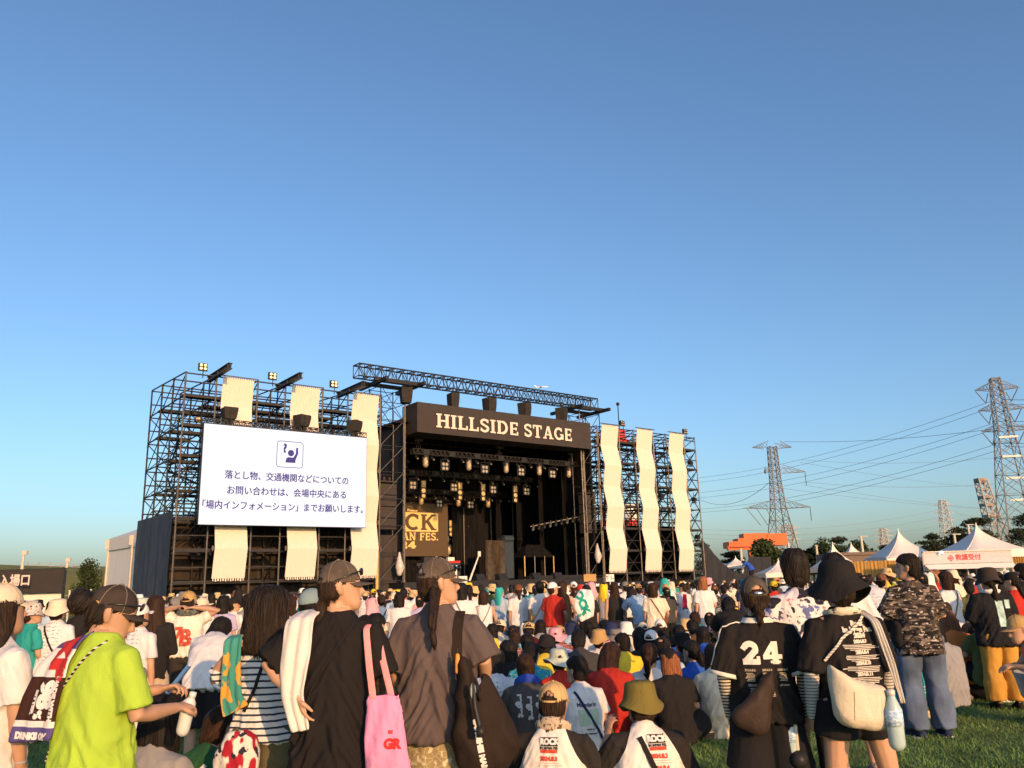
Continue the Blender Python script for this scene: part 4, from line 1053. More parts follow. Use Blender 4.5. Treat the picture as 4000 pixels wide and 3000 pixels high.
# aeroplane
pl = empty('aeroplane', 'tiny white aeroplane crossing the blue sky above the roof truss', 'aeroplane', W(2115, 1512, 3000), R(-8)); m_pl = mat('aeroplane white', (.9, .88, .85), .4, .02)
mb = MB(); mb.tube([(-26, 0, 1), (-20, 0, .6), (18, 0, 0), (25, 0, -.4)], [.6, 2.3, 2.3, .7], 10); mb.build('fuselage', m_pl, pl, True)
for s in (-1, 1):
    mb = MB(); mb.add([(5, s * 2, -.5), (-3, s * 2, -.5), (-14, s * 26, 1), (-10, s * 26, 1), (5, s * 2, 0), (-3, s * 2, 0), (-14, s * 26, 1.3), (-10, s * 26, 1.3)], [(0, 1, 2, 3), (7, 6, 5, 4), (0, 3, 7, 4), (1, 5, 6, 2), (2, 6, 7, 3), (0, 4, 5, 1)]); mb.build('wing', m_pl, pl)
    mb = MB(); mb.add([(-20, s * 1, 1), (-24, s * 1, 1), (-27, s * 9, 1.6), (-24.5, s * 9, 1.6)], [(0, 1, 2, 3)]); mb.build('tailplane', m_pl, pl)
mb = MB(); mb.add([(-18, .3, 2), (-24, .3, 2), (-27, .1, 9), (-24, .1, 9), (-18, -.3, 2), (-24, -.3, 2), (-27, -.1, 9), (-24, -.1, 9)], [(0, 1, 2, 3), (7, 6, 5, 4), (0, 3, 7, 4), (1, 5, 6, 2), (2, 6, 7, 3)]); mb.build('tail_fin', m_pl, pl)
# ================================================================ PEOPLE
m_skin = mat('skin', (.44, .26, .172), .55, .06, 9, .15, 150, spec=.35)
m_skin2 = mat('paler skin', (.52, .31, .2), .55, .06, 9, .15, 150, spec=.35)
def hairmat(name, col):
    return mat(name, col, .6, .5, 30, .5, 40, spec=.16, stretch=(3, 3, .35))
m_hair = hairmat('black hair', (.013, .011, .010)); m_hairb = hairmat('dark brown hair', (.035, .018, .011)); m_hairo = hairmat('orange brown hair', (.28, .11, .05))
m_eye = mat('eye dark', (.02, .015, .012), .2, .0); m_lip = mat('lip', (.42, .16, .13), .5, .05)
def rz(a): return Matrix.Rotation(a, 4, 'Z')
class Pose:
    """joints of a 1.6 m figure that faces +y; left is -x"""
    def __init__(s, P=(0, 0, .86), M=None, N=(0, .01, 1.345), H=None, yaw=0, pitch=0, roll=0, tw=0, tilt=0, sw=.165, hw=.085,
                 le=None, lw=None, re=None, rw=None, lk=None, la=None, rk=None, ra=None, ltoe=None, rtoe=None, arms=True, curl=.5, lh=None, rh=None):
        s.P, s.N = V(P), V(N); s.M = V(M) if M else (s.P + s.N) / 2 + V((0, .02, 0)) * (s.N - s.P).length
        t = (s.N - s.M).normalized(); s.t = t
        s.H = V(H) if H else s.N + t * .12 + V((0, .02, .03)); s.curl = curl
        s.headm = Matrix.Translation(s.H) @ rz(-R(yaw)) @ Matrix.Rotation(R(pitch), 4, 'X') @ Matrix.Rotation(R(roll), 4, 'Y')
        lat = (rz(-R(tw)) @ V((1, 0, 0))).normalized(); lat = (lat - t * lat.dot(t) + V((0, 0, math.tan(R(tilt))))).normalized(); s.lat = lat; s.sw, s.hw = sw, hw
        s.S = [s.N - lat * sw - t * .065, s.N + lat * sw - t * .065]
        d = lambda v, w: V(v) if v is not None else V(w)
        s.E = [d(le, s.S[0] + V((-.042, -.02, -.275))), d(re, s.S[1] + V((.042, -.02, -.275)))]
        s.Wr = [d(lw, s.E[0] + V((.005, .05, -.235))), d(rw, s.E[1] + V((-.005, .05, -.235)))]
        s.Hd = [V(lh).normalized() if lh else None, V(rh).normalized() if rh else None]
        s.Hip = [s.P + V((-hw, 0, -.02)), s.P + V((hw, 0, -.02))]
        s.K = [d(lk, s.Hip[0] + V((-.02, .025, -.40))), d(rk, s.Hip[1] + V((.02, .025, -.40)))]
        s.A = [d(la, s.K[0] + V((-.01, -.03, -.37))), d(ra, s.K[1] + V((.01, -.03, -.37)))]
        s.Toe = [d(ltoe, s.A[0] + V((-.03, .16, -.055))), d(rtoe, s.A[1] + V((.03, .16, -.055)))]
    def spine(s, u):
        """point and axes at u: 0 pelvis .. 1 neck base"""
        a, b, c = s.P, s.M, s.N; q = max(0, min(1.0, u))
        p = a * (1 - q) ** 2 + b * 2 * q * (1 - q) + c * q * q
        t = ((b - a) * (1 - q) + (c - b) * q).normalized()
        if u < 0: p = p + t * (u * (s.N - s.P).length)
        if u > 1: p = p + s.t * ((u - 1) * .5)
        lat = V((1, 0, 0)).lerp(s.lat, q); lat = (lat - t * lat.dot(t)).normalized()
        return p, t, lat, t.cross(lat)
    def ring(s, u, rx, ry, dy=0.0, n=20, e=2.4):
        p, t, lat, fw = s.spine(u); out = []
        for k in range(n):
            a = 2 * math.pi * k / n; c, q = math.cos(a), math.sin(a)
            out.append(p + lat * (rx * abs(c) ** (2 / e) * (1 if c > 0 else -1)) + fw * (ry * abs(q) ** (2 / e) * (1 if q > 0 else -1) + dy))
        return out
HEADR = ((-.118, .062, .016, .018), (-.105, .058, .036, .036), (-.085, .045, .058, .05), (-.06, .026, .074, .058), (-.03, .008, .088, .067), (0, 0, .096, .073), (.035, -.004, .100, .076), (.065, -.008, .095, .073), (.09, -.01, .077, .06), (.107, -.012, .05, .04), (.116, -.013, .02, .018))
def head(mb, m, face=True):
    def pt(p): return m @ V(p)
    rings = []
    for z, yc, ry, rx in HEADR:
        rings.append([pt((math.cos(2 * math.pi * k / 20) * rx, yc + math.sin(2 * math.pi * k / 20) * ry, z)) for k in range(20)])
    mb.loft(rings)
    if face:
        mb.tube([pt((0, .088, .02)), pt((0, .098, -.005)), pt((0, .112, -.03)), pt((0, .092, -.042))], [(.011, .008), (.011, .01), (.015, .012), (.012, .01)], 8)
        mb.tube([pt((-.022, .087, -.062)), pt((0, .096, -.060)), pt((.022, .087, -.062))], [.006, .0085, .006], 8)
        mb.tube([pt((-.02, .085, -.073)), pt((0, .093, -.073)), pt((.02, .085, -.073))], [.006, .009, .006], 8)
        mb.ball(pt((0, .078, -.103)), .016)
        for sx in (-1, 1): mb.tube([pt((sx * .05, .07, .024)), pt((sx * .03, .086, .03)), pt((sx * .008, .09, .024))], [.006, .01, .008], 8)
    for sx in (-1, 1):
        mb.tube([pt((sx * .073, -.004, -.03)), pt((sx * .082, -.012, -.01)), pt((sx * .086, -.018, .012)), pt((sx * .08, -.005, .03))], [(.008, .012), (.007, .018), (.006, .02), (.006, .012)], 8, side=m.to_3x3() @ V((1, 0, 0)))
def hand(mb, w, d, nrm, curl, sg, fingers=True):
    """w wrist, d pointing direction, nrm palm normal, sg: thumb side"""
    d = d.normalized(); nrm = (nrm - d * nrm.dot(d)).normalized(); side = d.cross(nrm) * sg
    mb.tube([w - d * .02, w + d * .03, w + d * .08], [(.022, .017), (.034, .015), (.036, .013)], 10, side=side)
    if not fingers:
        mb.tube([w + d * .08, w + d * .12 + nrm * .015, w + d * .15 + nrm * .05], [(.036, .012), (.032, .011), (.024, .009)], 10, side=side); return
    for k, (off, L) in enumerate(((.030, .068), (.010, .078), (-.011, .072), (-.031, .055))):
        p = w + d * (.078 - .004 * abs(k - 1)) + side * off; a = 0; pts = [p - d * .02]; dd = (d + side * (off * 1.5)).normalized(); pts.append(p)
        for j in range(3):
            a += curl * (.55 + .12 * k + .2 * j); dr = dd * math.cos(a) + nrm * math.sin(a); p = p + dr * (L * (.45, .32, .26)[j]); pts.append(p)
        mb.tube(pts, [.009, .0092, .0084, .0076, .0065], 8)
    t0 = w + d * .025 + side * .028
    mb.tube([t0 - side * .012, t0 + side * .018 + d * .022 + nrm * .012, t0 + side * .022 + d * .05 + nrm * .026, t0 + side * .014 + d * .072 + nrm * .036], [.013, .0115, .0098, .0075], 8)
def body(ps, voxel=.012, fingers=True, face=True, smooth=2):
    mb = MB()
    mb.loft([ps.ring(u, rx, ry) for u, rx, ry in ((-.12, .10, .09), (0, .16, .11), (.3, .125, .09), (.6, .145, .10), (.85, .155, .085), (.95, .12, .07), (1.04, .065, .055), (1.1, .05, .045))])
    mb.tube([ps.N - ps.t * .05, ps.N.lerp(ps.headm @ V((0, -.03, -.06)), .6), ps.headm @ V((0, -.012, -.04))], [.06, .05, .05], 12)
    head(mb, ps.headm, face)
    for i in (0, 1):
        S, E, Wt = ps.S[i], ps.E[i], ps.Wr[i]
        mb.tube([S.lerp(ps.N, .35) - ps.t * .02, S, S.lerp(E, .5), E, E.lerp(Wt, .35), Wt], [.055, .052, .042, .036, .036, .024], 12)
        fd = (Wt - E).normalized(); hd = ps.Hd[i] or fd
        nrm = V((1 if i == 0 else -1, .35, 0)) if abs(hd.z) > .6 else V((.3 if i == 0 else -.3, 0, -1))
        hand(mb, Wt, hd, nrm, ps.curl, 1 if i == 0 else -1, fingers)
        hp, K, A, T_ = ps.Hip[i], ps.K[i], ps.A[i], ps.Toe[i]
        mb.tube([hp + V((0, 0, .02)), hp.lerp(K, .4), K, K.lerp(A, .3), K.lerp(A, .7), A], [.085, .073, .052, .053, .04, .032], 12)
        mb.tube([A + (A - T_).normalized() * .04 - V((0, 0, .03)), A.lerp(T_, .5) - V((0, 0, .01)), T_], [(.03, .03), (.036, .025), (.034, .017)], 10)
    return remesh(mb, voxel, smooth)
def shirt(ps, voxel=.014, hem=-.2, w=1.0, sl=.78, sr=1.0, amp=.014, seed=0.0, flare=1.0, belly=1.0, neck=1.0):
    mb = MB()
    prof = [(hem, .198 * w * flare, .148 * belly), (hem * .4, .19 * w, .142 * belly), (.25, .178 * w, .132 * belly), (.55, .183 * w, .128), (.8, .188 * min(w, 1.08), .112), (.9, .172, .098), (.97, .125, .085), (1.04, .085 * neck, .072 * neck), (1.09, .068 * neck, .062 * neck)]
    mb.loft([ps.ring(u, rx, ry) for u, rx, ry in prof])
    if sl > 0:
        for i in (0, 1):
            S, E = ps.S[i], ps.E[i]; d = (E - S)
            if sl <= 1:
                e = S + d * sl
                mb.tube([S.lerp(ps.N, .45) - ps.t * .015, S + V((0, 0, -.002)), S + d * (sl * .5), e], [(.058, .058), (.064 * min(sr, 1.12), .07 * min(sr, 1.12)), (.068 * sr, .07 * sr), (.073 * sr, .072 * sr)], 14, cap='flat')
            else:
                Wt = ps.Wr[i]
                mb.tube([S.lerp(ps.N, .45) - ps.t * .015, S, S + d * .5, E, E.lerp(Wt, .5), E.lerp(Wt, sl - 1)], [.06, .07 * sr, .066 * sr, .06 * sr, .055 * sr, .045 * sr], 14, cap='flat')
    me = remesh(mb, voxel, 4)
    return folds(me, ps, amp, seed)
def folds(me, ps, amp, seed):
    """cloth folds: long ones falling from the shoulder blades, short ones at waist, armpit and sleeve"""
    co = np.empty(len(me.vertices) * 3); me.vertices.foreach_get('co', co); co = co.reshape(-1, 3)
    no = np.empty(len(me.vertices) * 3); me.vertices.foreach_get('normal', no); no = no.reshape(-1, 3)
    zN, zP = ps.N.z, ps.P.z; d = np.empty(len(co)); nz = mnoise.noise
    for i, (x, y, z) in enumerate(co):
        u = (zN - z) / (zN - zP)
        wv = nz((x * 5 + seed, y * 5, z * 2.2)) * .9
        a = nz((x * 9 + seed * 1.7 + wv, y * 7, z * 2.0 + wv)); r1 = 1 - abs(a) * 2.6          # long folds
        b = nz((x * 6 - seed, y * 6 + wv, z * 13 + abs(x) * 22)); r2 = 1 - abs(b) * 2.8           # sagging cross folds
        lo = min(1, max(0, u)); d[i] = (max(-.4, r1) * (.35 + .65 * lo) + max(-.3, r2) * (.25 + .9 * lo * lo) - .55) + .35 * nz((x * 24, y * 24, z * 18 + seed))
    co += no * (d * amp)[:, None]
    me.vertices.foreach_set('co', co.ravel()); me.update()
    return me
def trousers(ps, voxel=.014, ln=.96, r=1.0, hemr=1.0, amp=.006, seed=3.0, top=.22):
    mb = MB()
    mb.loft([ps.ring(u, rx * min(1, r), ry * min(1, r)) for u, rx, ry in ((-.16, .13, .11), (-.05, .17, .125), (.05, .168, .12), (top, .14, .105))])
    for i in (0, 1):
        hp, K, A = ps.Hip[i], ps.K[i], ps.A[i]
        if ln > .55:
            e = K.lerp(A, (ln - .5) * 2)
            mb.tube([hp + V((0, 0, .03)), hp.lerp(K, .45), K, K.lerp(A, .4), e], [.105 * r, .095 * r, .078 * r, .078 * r * hemr, .075 * r * hemr], 14, cap='flat', side=(1, 0, 0))
        else:
            e = hp.lerp(K, ln * 2)
            mb.tube([hp + V((0, 0, .03)), hp.lerp(e, .5), e], [.108 * r, .112 * r, .118 * r * hemr], 14, cap='flat', side=(1, 0, 0))
    me = remesh(mb, voxel, 3)
    return wrinkle(me, amp, 7, 4, seed)
def skirt(ps, voxel=.014, ln=.55, r0=.165, r1=.26, amp=.012, seed=1.0):
    mb = MB(); p = ps.P
    rings = []
    for k in range(7):
        t = k / 6; r_ = r0 + (r1 - r0) * t ** .8
        rings.append([p + V((r_ * math.cos(a * .2618) * (1 + .05 * math.sin(a * 2.1) * t), r_ * .74 * math.sin(a * .2618) * (1 + .06 * math.cos(a * 2.6) * t), .02 - ln * t)) for a in range(24)])
    mb.loft(rings); return wrinkle(remesh(mb, voxel, 2), amp, 10, 1.2, seed)
# ---- hair, in the head's own axes
def hair(kind, voxel=.01, seed=0.0, cap=False):
    mb = MB(); o = .008
    def shell(zlo, back, fr=.0, grow=0):
        rings = []
        zs = [zlo, (zlo + .03) / 2, .03, .06, .085, .105, .122, .132]
        for z in zs:
            zz = min(.114, max(-.1, z * .9)); yc = np.interp(zz, [h[0] for h in HEADR], [h[1] for h in HEADR]); ry = np.interp(zz, [h[0] for h in HEADR], [h[2] for h in HEADR]); rx = np.interp(zz, [h[0] for h in HEADR], [h[3] for h in HEADR])
            if z < 0: ry, rx, yc = max(ry, .075), max(rx, .06), min(yc, -.005)
            f = 1.0 if z > .055 else max(0, (z - .0) / .055)        # front cover
            sh = back * (1 - f)
            ry2 = (ry + o + grow) - sh / 2; yc2 = yc - sh / 2 - .002
            if cap and z > .04: rx, ry2 = rx - .016, ry2 - .018; z = min(z, .118) * (1 if z < .1 else .93)
            if z > .12: rx, ry2 = rx * .9 + .012, ry2 * .9 + .012
            rings.append([V((math.cos(2 * math.pi * k / 20) * (rx + o + grow * .8), yc2 + math.sin(2 * math.pi * k / 20) * ry2, z)) for k in range(20)])
        mb.loft(rings)
    if kind == 'short':
        shell(-.075, .085); mb.tube([(0, -.07, -.06), (0, -.058, -.105)], [(.055, .03), (.04, .016)], 12, side=(1, 0, 0))
    elif kind == 'bob':
        shell(-.06, .07, 0, .012)
        mb.loft([[V((math.cos(2 * math.pi * k / 24) * rx, yc + math.sin(2 * math.pi * k / 24) * ry, z)) for k in range(24)] for z, yc, rx, ry in ((-.15, -.05, .088, .055), (-.145, -.05, .098, .065), (-.10, -.045, .102, .072), (-.04, -.035, .099, .08), (.02, -.025, .092, .087), (.07, -.02, .085, .086))])
    elif kind in ('long', 'wavy'):
        shell(-.06, .07, 0, .006); w = 1.25 if kind == 'wavy' else 1.0; L = -.36 if kind == 'long' else -.34
        mb.loft([[V((math.cos(2 * math.pi * k / 24) * rx * w, yc + math.sin(2 * math.pi * k / 24) * ry, z)) for k in range(24)] for z, yc, rx, ry in ((L, -.075, .05, .02), (L + .05, -.08, .08, .032), (-.2, -.075, .098, .042), (-.12, -.055, .1, .06), (-.05, -.035, .093, .08), (.02, -.024, .086, .084))])
    else:
        shell(-.05, .075)
        mb.tube([(0, -.08, -.03), (0, -.055, -.085)], [(.05, .03), (.035, .012)], 12, side=(1, 0, 0))
        if kind == 'pony': mb.tube([(0, -.085, .0), (0, -.125, .01), (0, -.145, -.05), (0, -.135, -.13), (0, -.12, -.2)], [.02, .03, .035, .03, .012], 12)
        if kind == 'lowpony': mb.tube([(0, -.08, -.05), (0, -.1, -.09), (0, -.105, -.16), (0, -.1, -.26)], [.022, .028, .03, .012], 12)
        if kind == 'bun': mb.ball((-.0, -.145, .005), (.058, .055, .058)); mb.tube([(0, -.08, .0), (0, -.13, .0)], [.035, .035], 10)
        if kind == 'braid' or kind == 'shortbraid':
            L = .40 if kind == 'braid' else .17; n = 12 if kind == 'braid' else 5
            for k in range(n):
                t = k / n; mb.ball((.012 * (-1) ** k * (1 - t * .5), -.1 - .015 * math.sin(t * 3), -.045 - L * .72 * t), (.026 * (1 - t * .45), .022 * (1 - t * .4), .026))
            mb.tube([(0, -.105, -.05 - L * .7), (.01, -.1, -.09 - L * .8), (.015, -.1, -.13 - L)], [.008, .022, .006], 10)
    if cap:
        pass
    me = remesh(mb, voxel, 2)
    return wrinkle(wrinkle(me, .006 if kind in ('short', 'none', 'bun') else .005, 22, 3.5, seed), .006 if kind in ('bob', 'long', 'wavy', 'short') else .003, 9, 2.0, seed + 4)
# ---- head wear, in the head's own axes
def cap_mesh(hole=True, curve=.35, tilt=-6, brim=.085):
    """six panel cap, brim to +y; the opening is at the back"""
    mb = MB(); N, K = 28, 9; rx, ry, h = .088, .108, .112; rings = []
    for k in range(K):
        t = k / (K - 1); s = math.sqrt(max(0, 1 - (t * .985) ** 2.3)); 
        ring = []
        for i in range(N):
            a = 2 * math.pi * i / N; sm = 1 - .012 * max(0, math.cos(a * 6 + math.pi)) ** 12
            ring.append(V((math.cos(a) * rx * s * sm, -.012 + math.sin(a) * ry * s * sm, .012 + h * t)))
        rings.append(ring)
    vs = [p for r_ in rings for p in r_]; fs = []
    for k in range(K - 1):
        for i in range(N):
            j = (i + 1) % N
            ang = (i + .5) / N * 360 - 270
            if hole and 1 <= k <= 4 and abs(ang) < (34, 32, 27, 16)[k - 1]: continue
            fs.append((k * N + i, k * N + j, (k + 1) * N + j, (k + 1) * N + i))
    fs.append(tuple(range((K - 1) * N, K * N))); mb.add(vs, fs)
    crown = evaluated(mb.mesh(), [('SOLIDIFY', dict(thickness=.004, offset=1)), ('SUBSURF', dict(levels=1))])
    crown.polygons.foreach_set('use_smooth', [True] * len(crown.polygons))
    mb = MB(); mb.ball((0, -.012, .127), (.009, .009, .006)); b2 = MB(); rings = []
    for k in range(5):
        t = k / 4; row = []
        for i in range(17):
            a = R(90 - 62 + 124 * i / 16); x = math.cos(a) * rx * (1 + .02 * t); f = math.sin(a)
            row.append(V((x, -.012 + f * ry + brim * t * (.25 + .75 * math.cos((i - 8) / 8 * 1.25)), .014 - .012 * t - curve * x * x * (3 + 3 * t))))
        rings.append(row)
    b2.loft(rings, cap=False, closed=False)
    br = evaluated(b2.mesh(), [('SOLIDIFY', dict(thickness=.005, offset=0)), ('SUBSURF', dict(levels=1))]); br.polygons.foreach_set('use_smooth', [True] * len(br.polygons))
    m = Matrix.Translation((0, 0, .012)) @ Matrix.Rotation(R(-tilt), 4, 'X')
    for me in (crown, br): me.transform(m)
    return crown, br
def hat_mesh(kind='bucket', seed=0):
    mb = MB()
    prof = {'bucket': ((.002, .142), (.045, .142), (.075, .134), (.092, .127), (.098, .115), (.105, .06), (.112, .022), (.128, .002), (.145, -.025), (.148, -.03), (.142, -.028), (.12, .0), (.098, .02), (.09, .05)),
            'sun': ((.002, .15), (.05, .148), (.085, .138), (.1, .118), (.106, .075), (.112, .045), (.15, .03), (.19, .005), (.212, -.035), (.208, -.045), (.18, -.008), (.14, .022), (.1, .035), (.09, .05)),
            'deep': ((.002, .15), (.05, .148), (.08, .138), (.095, .12), (.103, .07), (.112, .038), (.142, .002), (.168, -.036), (.172, -.045), (.162, -.038), (.128, .004), (.1, .03), (.09, .05)),
            'boonie': ((.002, .14), (.055, .138), (.086, .128), (.096, .11), (.1, .06), (.104, .035), (.135, .022), (.172, .004), (.176, -.004), (.14, .012), (.1, .025), (.09, .04))}[kind]
    rings = []
    for j, (r_, z) in enumerate(prof):
        rings.append([V((math.cos(a * .2244) * r_ * .97, -.012 + math.sin(a * .2244) * r_ * 1.04, z + (max(0, r_ - .1) * .55 * math.sin(a * .2244 * 2 + seed) + max(0, r_ - .1) * .4 * mnoise.noise((a * .5, seed, 1)) if j > 4 else .004 * mnoise.noise((a, j, seed))))) for a in range(28)])
    mb.loft(rings, cap=False)
    mb.add(rings[0], [tuple(range(28))[::-1]])
    me = evaluated(mb.mesh(), [('SUBSURF', dict(levels=1))]); me.polygons.foreach_set('use_smooth', [True] * len(me.polygons))
    return wrinkle(me, .0025, 22, 14, seed)
def hood_mesh(seed=0):
    """a towel draped over the head"""
    mb = MB()
    mb.loft([[V((math.cos(2 * math.pi * k / 24) * rx, yc + math.sin(2 * math.pi * k / 24) * ry, z)) for k in range(24)] for z, yc, rx, ry in ((-.3, -.1, .14, .05), (-.2, -.085, .145, .062), (-.1, -.055, .115, .07), (-.03, -.03, .1, .085), (.05, -.012, .096, .105), (.1, -.012, .075, .09), (.13, -.012, .03, .04))])
    return wrinkle(remesh(mb, .012, 2), .008, 12, 4, seed)
def neck_towel(ps, seed=0, w=1.0, th=(.02, .05)):
    """a rolled towel round the neck, ends hanging in front"""
    mb = MB(); p, t, lat, fw = ps.spine(1.0); c = p + ps.t * .01; pts = []
    for k in range(11):
        a = R(-205 + 41 * k) ; pts.append(c + lat * math.cos(R(-200 + 22 * k)) * .092 * w + fw * math.sin(R(-200 + 22 * k)) * .085 * w + ps.t * (.012 - .02 * abs(k - 5) / 5))
    pts = [pts[0] + fw * .06 - ps.t * .22] + pts + [pts[-1] + fw * .06 - ps.t * .22]
    mb.tube(pts, [th] * len(pts), 10, side=None, sub=1)
    return wrinkle(remesh(mb, .012, 2), .008, 14, 14, seed)

# ---- conforming prints and straps
def bvh(me): 
    return BVHTree.FromPolygons([v.co.copy() for v in me.vertices], [tuple(p.vertices) for p in me.polygons])
def project(me, tree, dirv, off=.004, cut=0.02):
    """lay the flat mesh me (built in front of the surface) on the surface along dirv"""
    bm = bmesh.new(); bm.from_mesh(me)
    bmesh.ops.triangulate(bm, faces=bm.faces[:])
    for _ in range(3):
        es = [e for e in bm.edges if e.calc_length() > cut]
        if not es: break
        bmesh.ops.subdivide_edges(bm, edges=es, cuts=1)
        bmesh.ops.triangulate(bm, faces=[f for f in bm.faces if len(f.verts) > 4])
    d = V(dirv).normalized(); lost = []
    for v in bm.verts:
        h, n, i, _ = tree.ray_cast(v.co - d * 1.0, d)
        if h is None: lost.append(v)
        else: v.co = h - d * off
    bmesh.ops.delete(bm, geom=lost, context='VERTS')
    out = bpy.data.meshes.new('print'); bm.to_mesh(out); bm.free()
    return out
def back_print(parent, me_shirt, items, m, rotx=0.0, cx=0.0, dirv=(0, 1, 0), tree=None):
    """items: (text, x, z, size, bold) written on the back; joined to one print"""
    tree = tree or bvh(me_shirt); bmj = MB()
    for it in items:
        if it[0] == 'rect':
            _, x, z, hx, hz = it[:5]; b = len(bmj.v); bmj.add([(x - hx, 0, z - hz), (x + hx, 0, z - hz), (x + hx, 0, z + hz), (x - hx, 0, z + hz)], [(0, 1, 2, 3)]); continue
        if it[0] == 'slab':
            _, s_, x, z, wd, h = it; mb, w0 = stroke_letters(s_, 1.0); bmj.add([(x + (p[0] / w0 - .5) * wd, p[1] * .01, z + p[2] * h) for p in mb.v], mb.f); continue
        s_, x, z, size, bold = it[:5]; rot = it[5] if len(it) > 5 else 0
        t = text_mesh(s_, size, bold); t.transform(Matrix.Translation((x, 0, z)) @ SM @ rz(rot)); bmj.add([v.co for v in t.vertices], [tuple(p.vertices) for p in t.polygons])
    me = project(bmj.mesh(), tree, dirv, .005)
    return obj('print', me, m, parent)
def strap(tree, pts, wd, m, name, parent=None, off=.008, dirv=(0, 1, 0), thick=.004, mtx=None):
    """flat strap lying on the back through pts (x, z)"""
    mb = MB(); L = []
    P = [V((p[0], 0, p[1])) for p in pts]; dense = []
    for a, b in zip(P, P[1:]):
        n = max(2, int((b - a).length / .03))
        dense += [a.lerp(b, k / n) for k in range(n)]
    dense.append(P[-1]); d = V(dirv).normalized(); rows = [[], []]; last = None
    for i, p in enumerate(dense):
        tdir = (dense[min(i + 1, len(dense) - 1)] - dense[max(i - 1, 0)]).normalized(); sd = d.cross(tdir).normalized() * wd / 2
        h = tree.ray_cast(p - d, d)[0]
        y = h.y if h is not None else (last if last is not None else 0)
        last = y; c = V((p.x, y - off, p.z)); rows[0].append(c - sd); rows[1].append(c + sd)
    up = [p - d * thick for p in rows[0]], [p - d * thick for p in rows[1]]
    mb.loft([[rows[0][i], rows[1][i], up[1][i], up[0][i]] for i in range(len(dense))])
    o = mb.build(name, m, parent)
    if mtx is not None: o.matrix_world = mtx
    return o
def drape(rows, thick=.008, fold=.006, seed=0, sub=4, nx=8):
    """thick cloth through rows of (left, right) points"""
    pts = []
    for k in range(len(rows) - 1):
        for j in range(sub): pts.append((V(rows[k][0]).lerp(V(rows[k + 1][0]), j / sub), V(rows[k][1]).lerp(V(rows[k + 1][1]), j / sub)))
    pts.append((V(rows[-1][0]), V(rows[-1][1])))
    mb = MB(); g = []
    for k, (a, b) in enumerate(pts):
        g.append([a.lerp(b, i / nx) + V((0, fold * math.sin(i * 1.9 + seed + k * .2) + fold * mnoise.noise((i * .6, k * .5, seed)), 0)) for i in range(nx + 1)])
    mb.loft(g, cap=False, closed=False)
    me = evaluated(mb.mesh(), [('SOLIDIFY', dict(thickness=thick, offset=0)), ('SUBSURF', dict(levels=1))]); me.polygons.foreach_set('use_smooth', [True] * len(me.polygons))
    return me
def eyes(ps, root):
    for sx in (-1, 1):
        mb = MB(); mb.ball((sx * .031, .0835, .004), (.013, .006, .0065)); o = mb.build('eye', m_eye, root, True); o.matrix_local = ps.headm
        mb = MB(); mb.tube([(sx * .047, .078, .03), (sx * .032, .091, .034), (sx * .014, .094, .03)], [.003, .004, .003], 6); o = mb.build('eyebrow', m_hair, root, True); o.matrix_local = ps.headm
    mb = MB(); mb.tube([(-.021, .0905, -.066), (0, .1, -.0655), (.021, .0905, -.066)], [.0045, .0065, .0045], 8); o = mb.build('lips', m_lip, root, True); o.matrix_local = ps.headm

def shoes(ps, voxel=.012):
    mb = MB()
    for i in (0, 1):
        A, T_ = ps.A[i], ps.Toe[i]; f = (T_ - A); f.z = 0; f = f.normalized()
        mb.tube([A - f * .05 - V((0, 0, .035)), A + f * .03 - V((0, 0, .03)), T_ - V((0, 0, .003)), T_ + f * .025 - V((0, 0, .006))], [(.04, .04), (.045, .042), (.046, .03), (.04, .022)], 10, side=f.cross(Z))
        mb.tube([A - V((0, 0, .03)), A + V((0, 0, .005))], [.045, .042], 10)
    return remesh(mb, voxel, 1)

def pillow(outline, thick, y=0.0, n=40, voxel=.009, amp=.009, seed=0.0, sag=0.0):
    """a soft stuffed bag: closed outline of (x, y, z) points, bulging by thick on both sides"""
    P = [V(p) for p in outline]; c = sum(P, V()) / len(P); D = []
    m = max(3, n // len(P))
    for i in range(len(P)):
        p0, p1, p2, p3 = P[i - 1], P[i], P[(i + 1) % len(P)], P[(i + 2) % len(P)]
        for k in range(m):
            t = k / m; D.append(.5 * ((2 * p1) + (p2 - p0) * t + (2 * p0 - 5 * p1 + 4 * p2 - p3) * t * t + (3 * p1 - p0 - 3 * p2 + p3) * t ** 3))
    mb = MB(); rings = []
    for j in range(1, 20):
        a = math.pi * j / 20; s = math.sin(a) ** .55; off = -math.cos(a) * thick
        rings.append([V((c.x + (q.x - c.x) * s, c.y + (q.y - c.y) * s + off, c.z + (q.z - c.z) * s - sag * abs(off) * (1 - s))) for q in D])
    mb.loft(rings)
    return wrinkle(remesh(mb, voxel, 3), amp, 9, 5, seed)

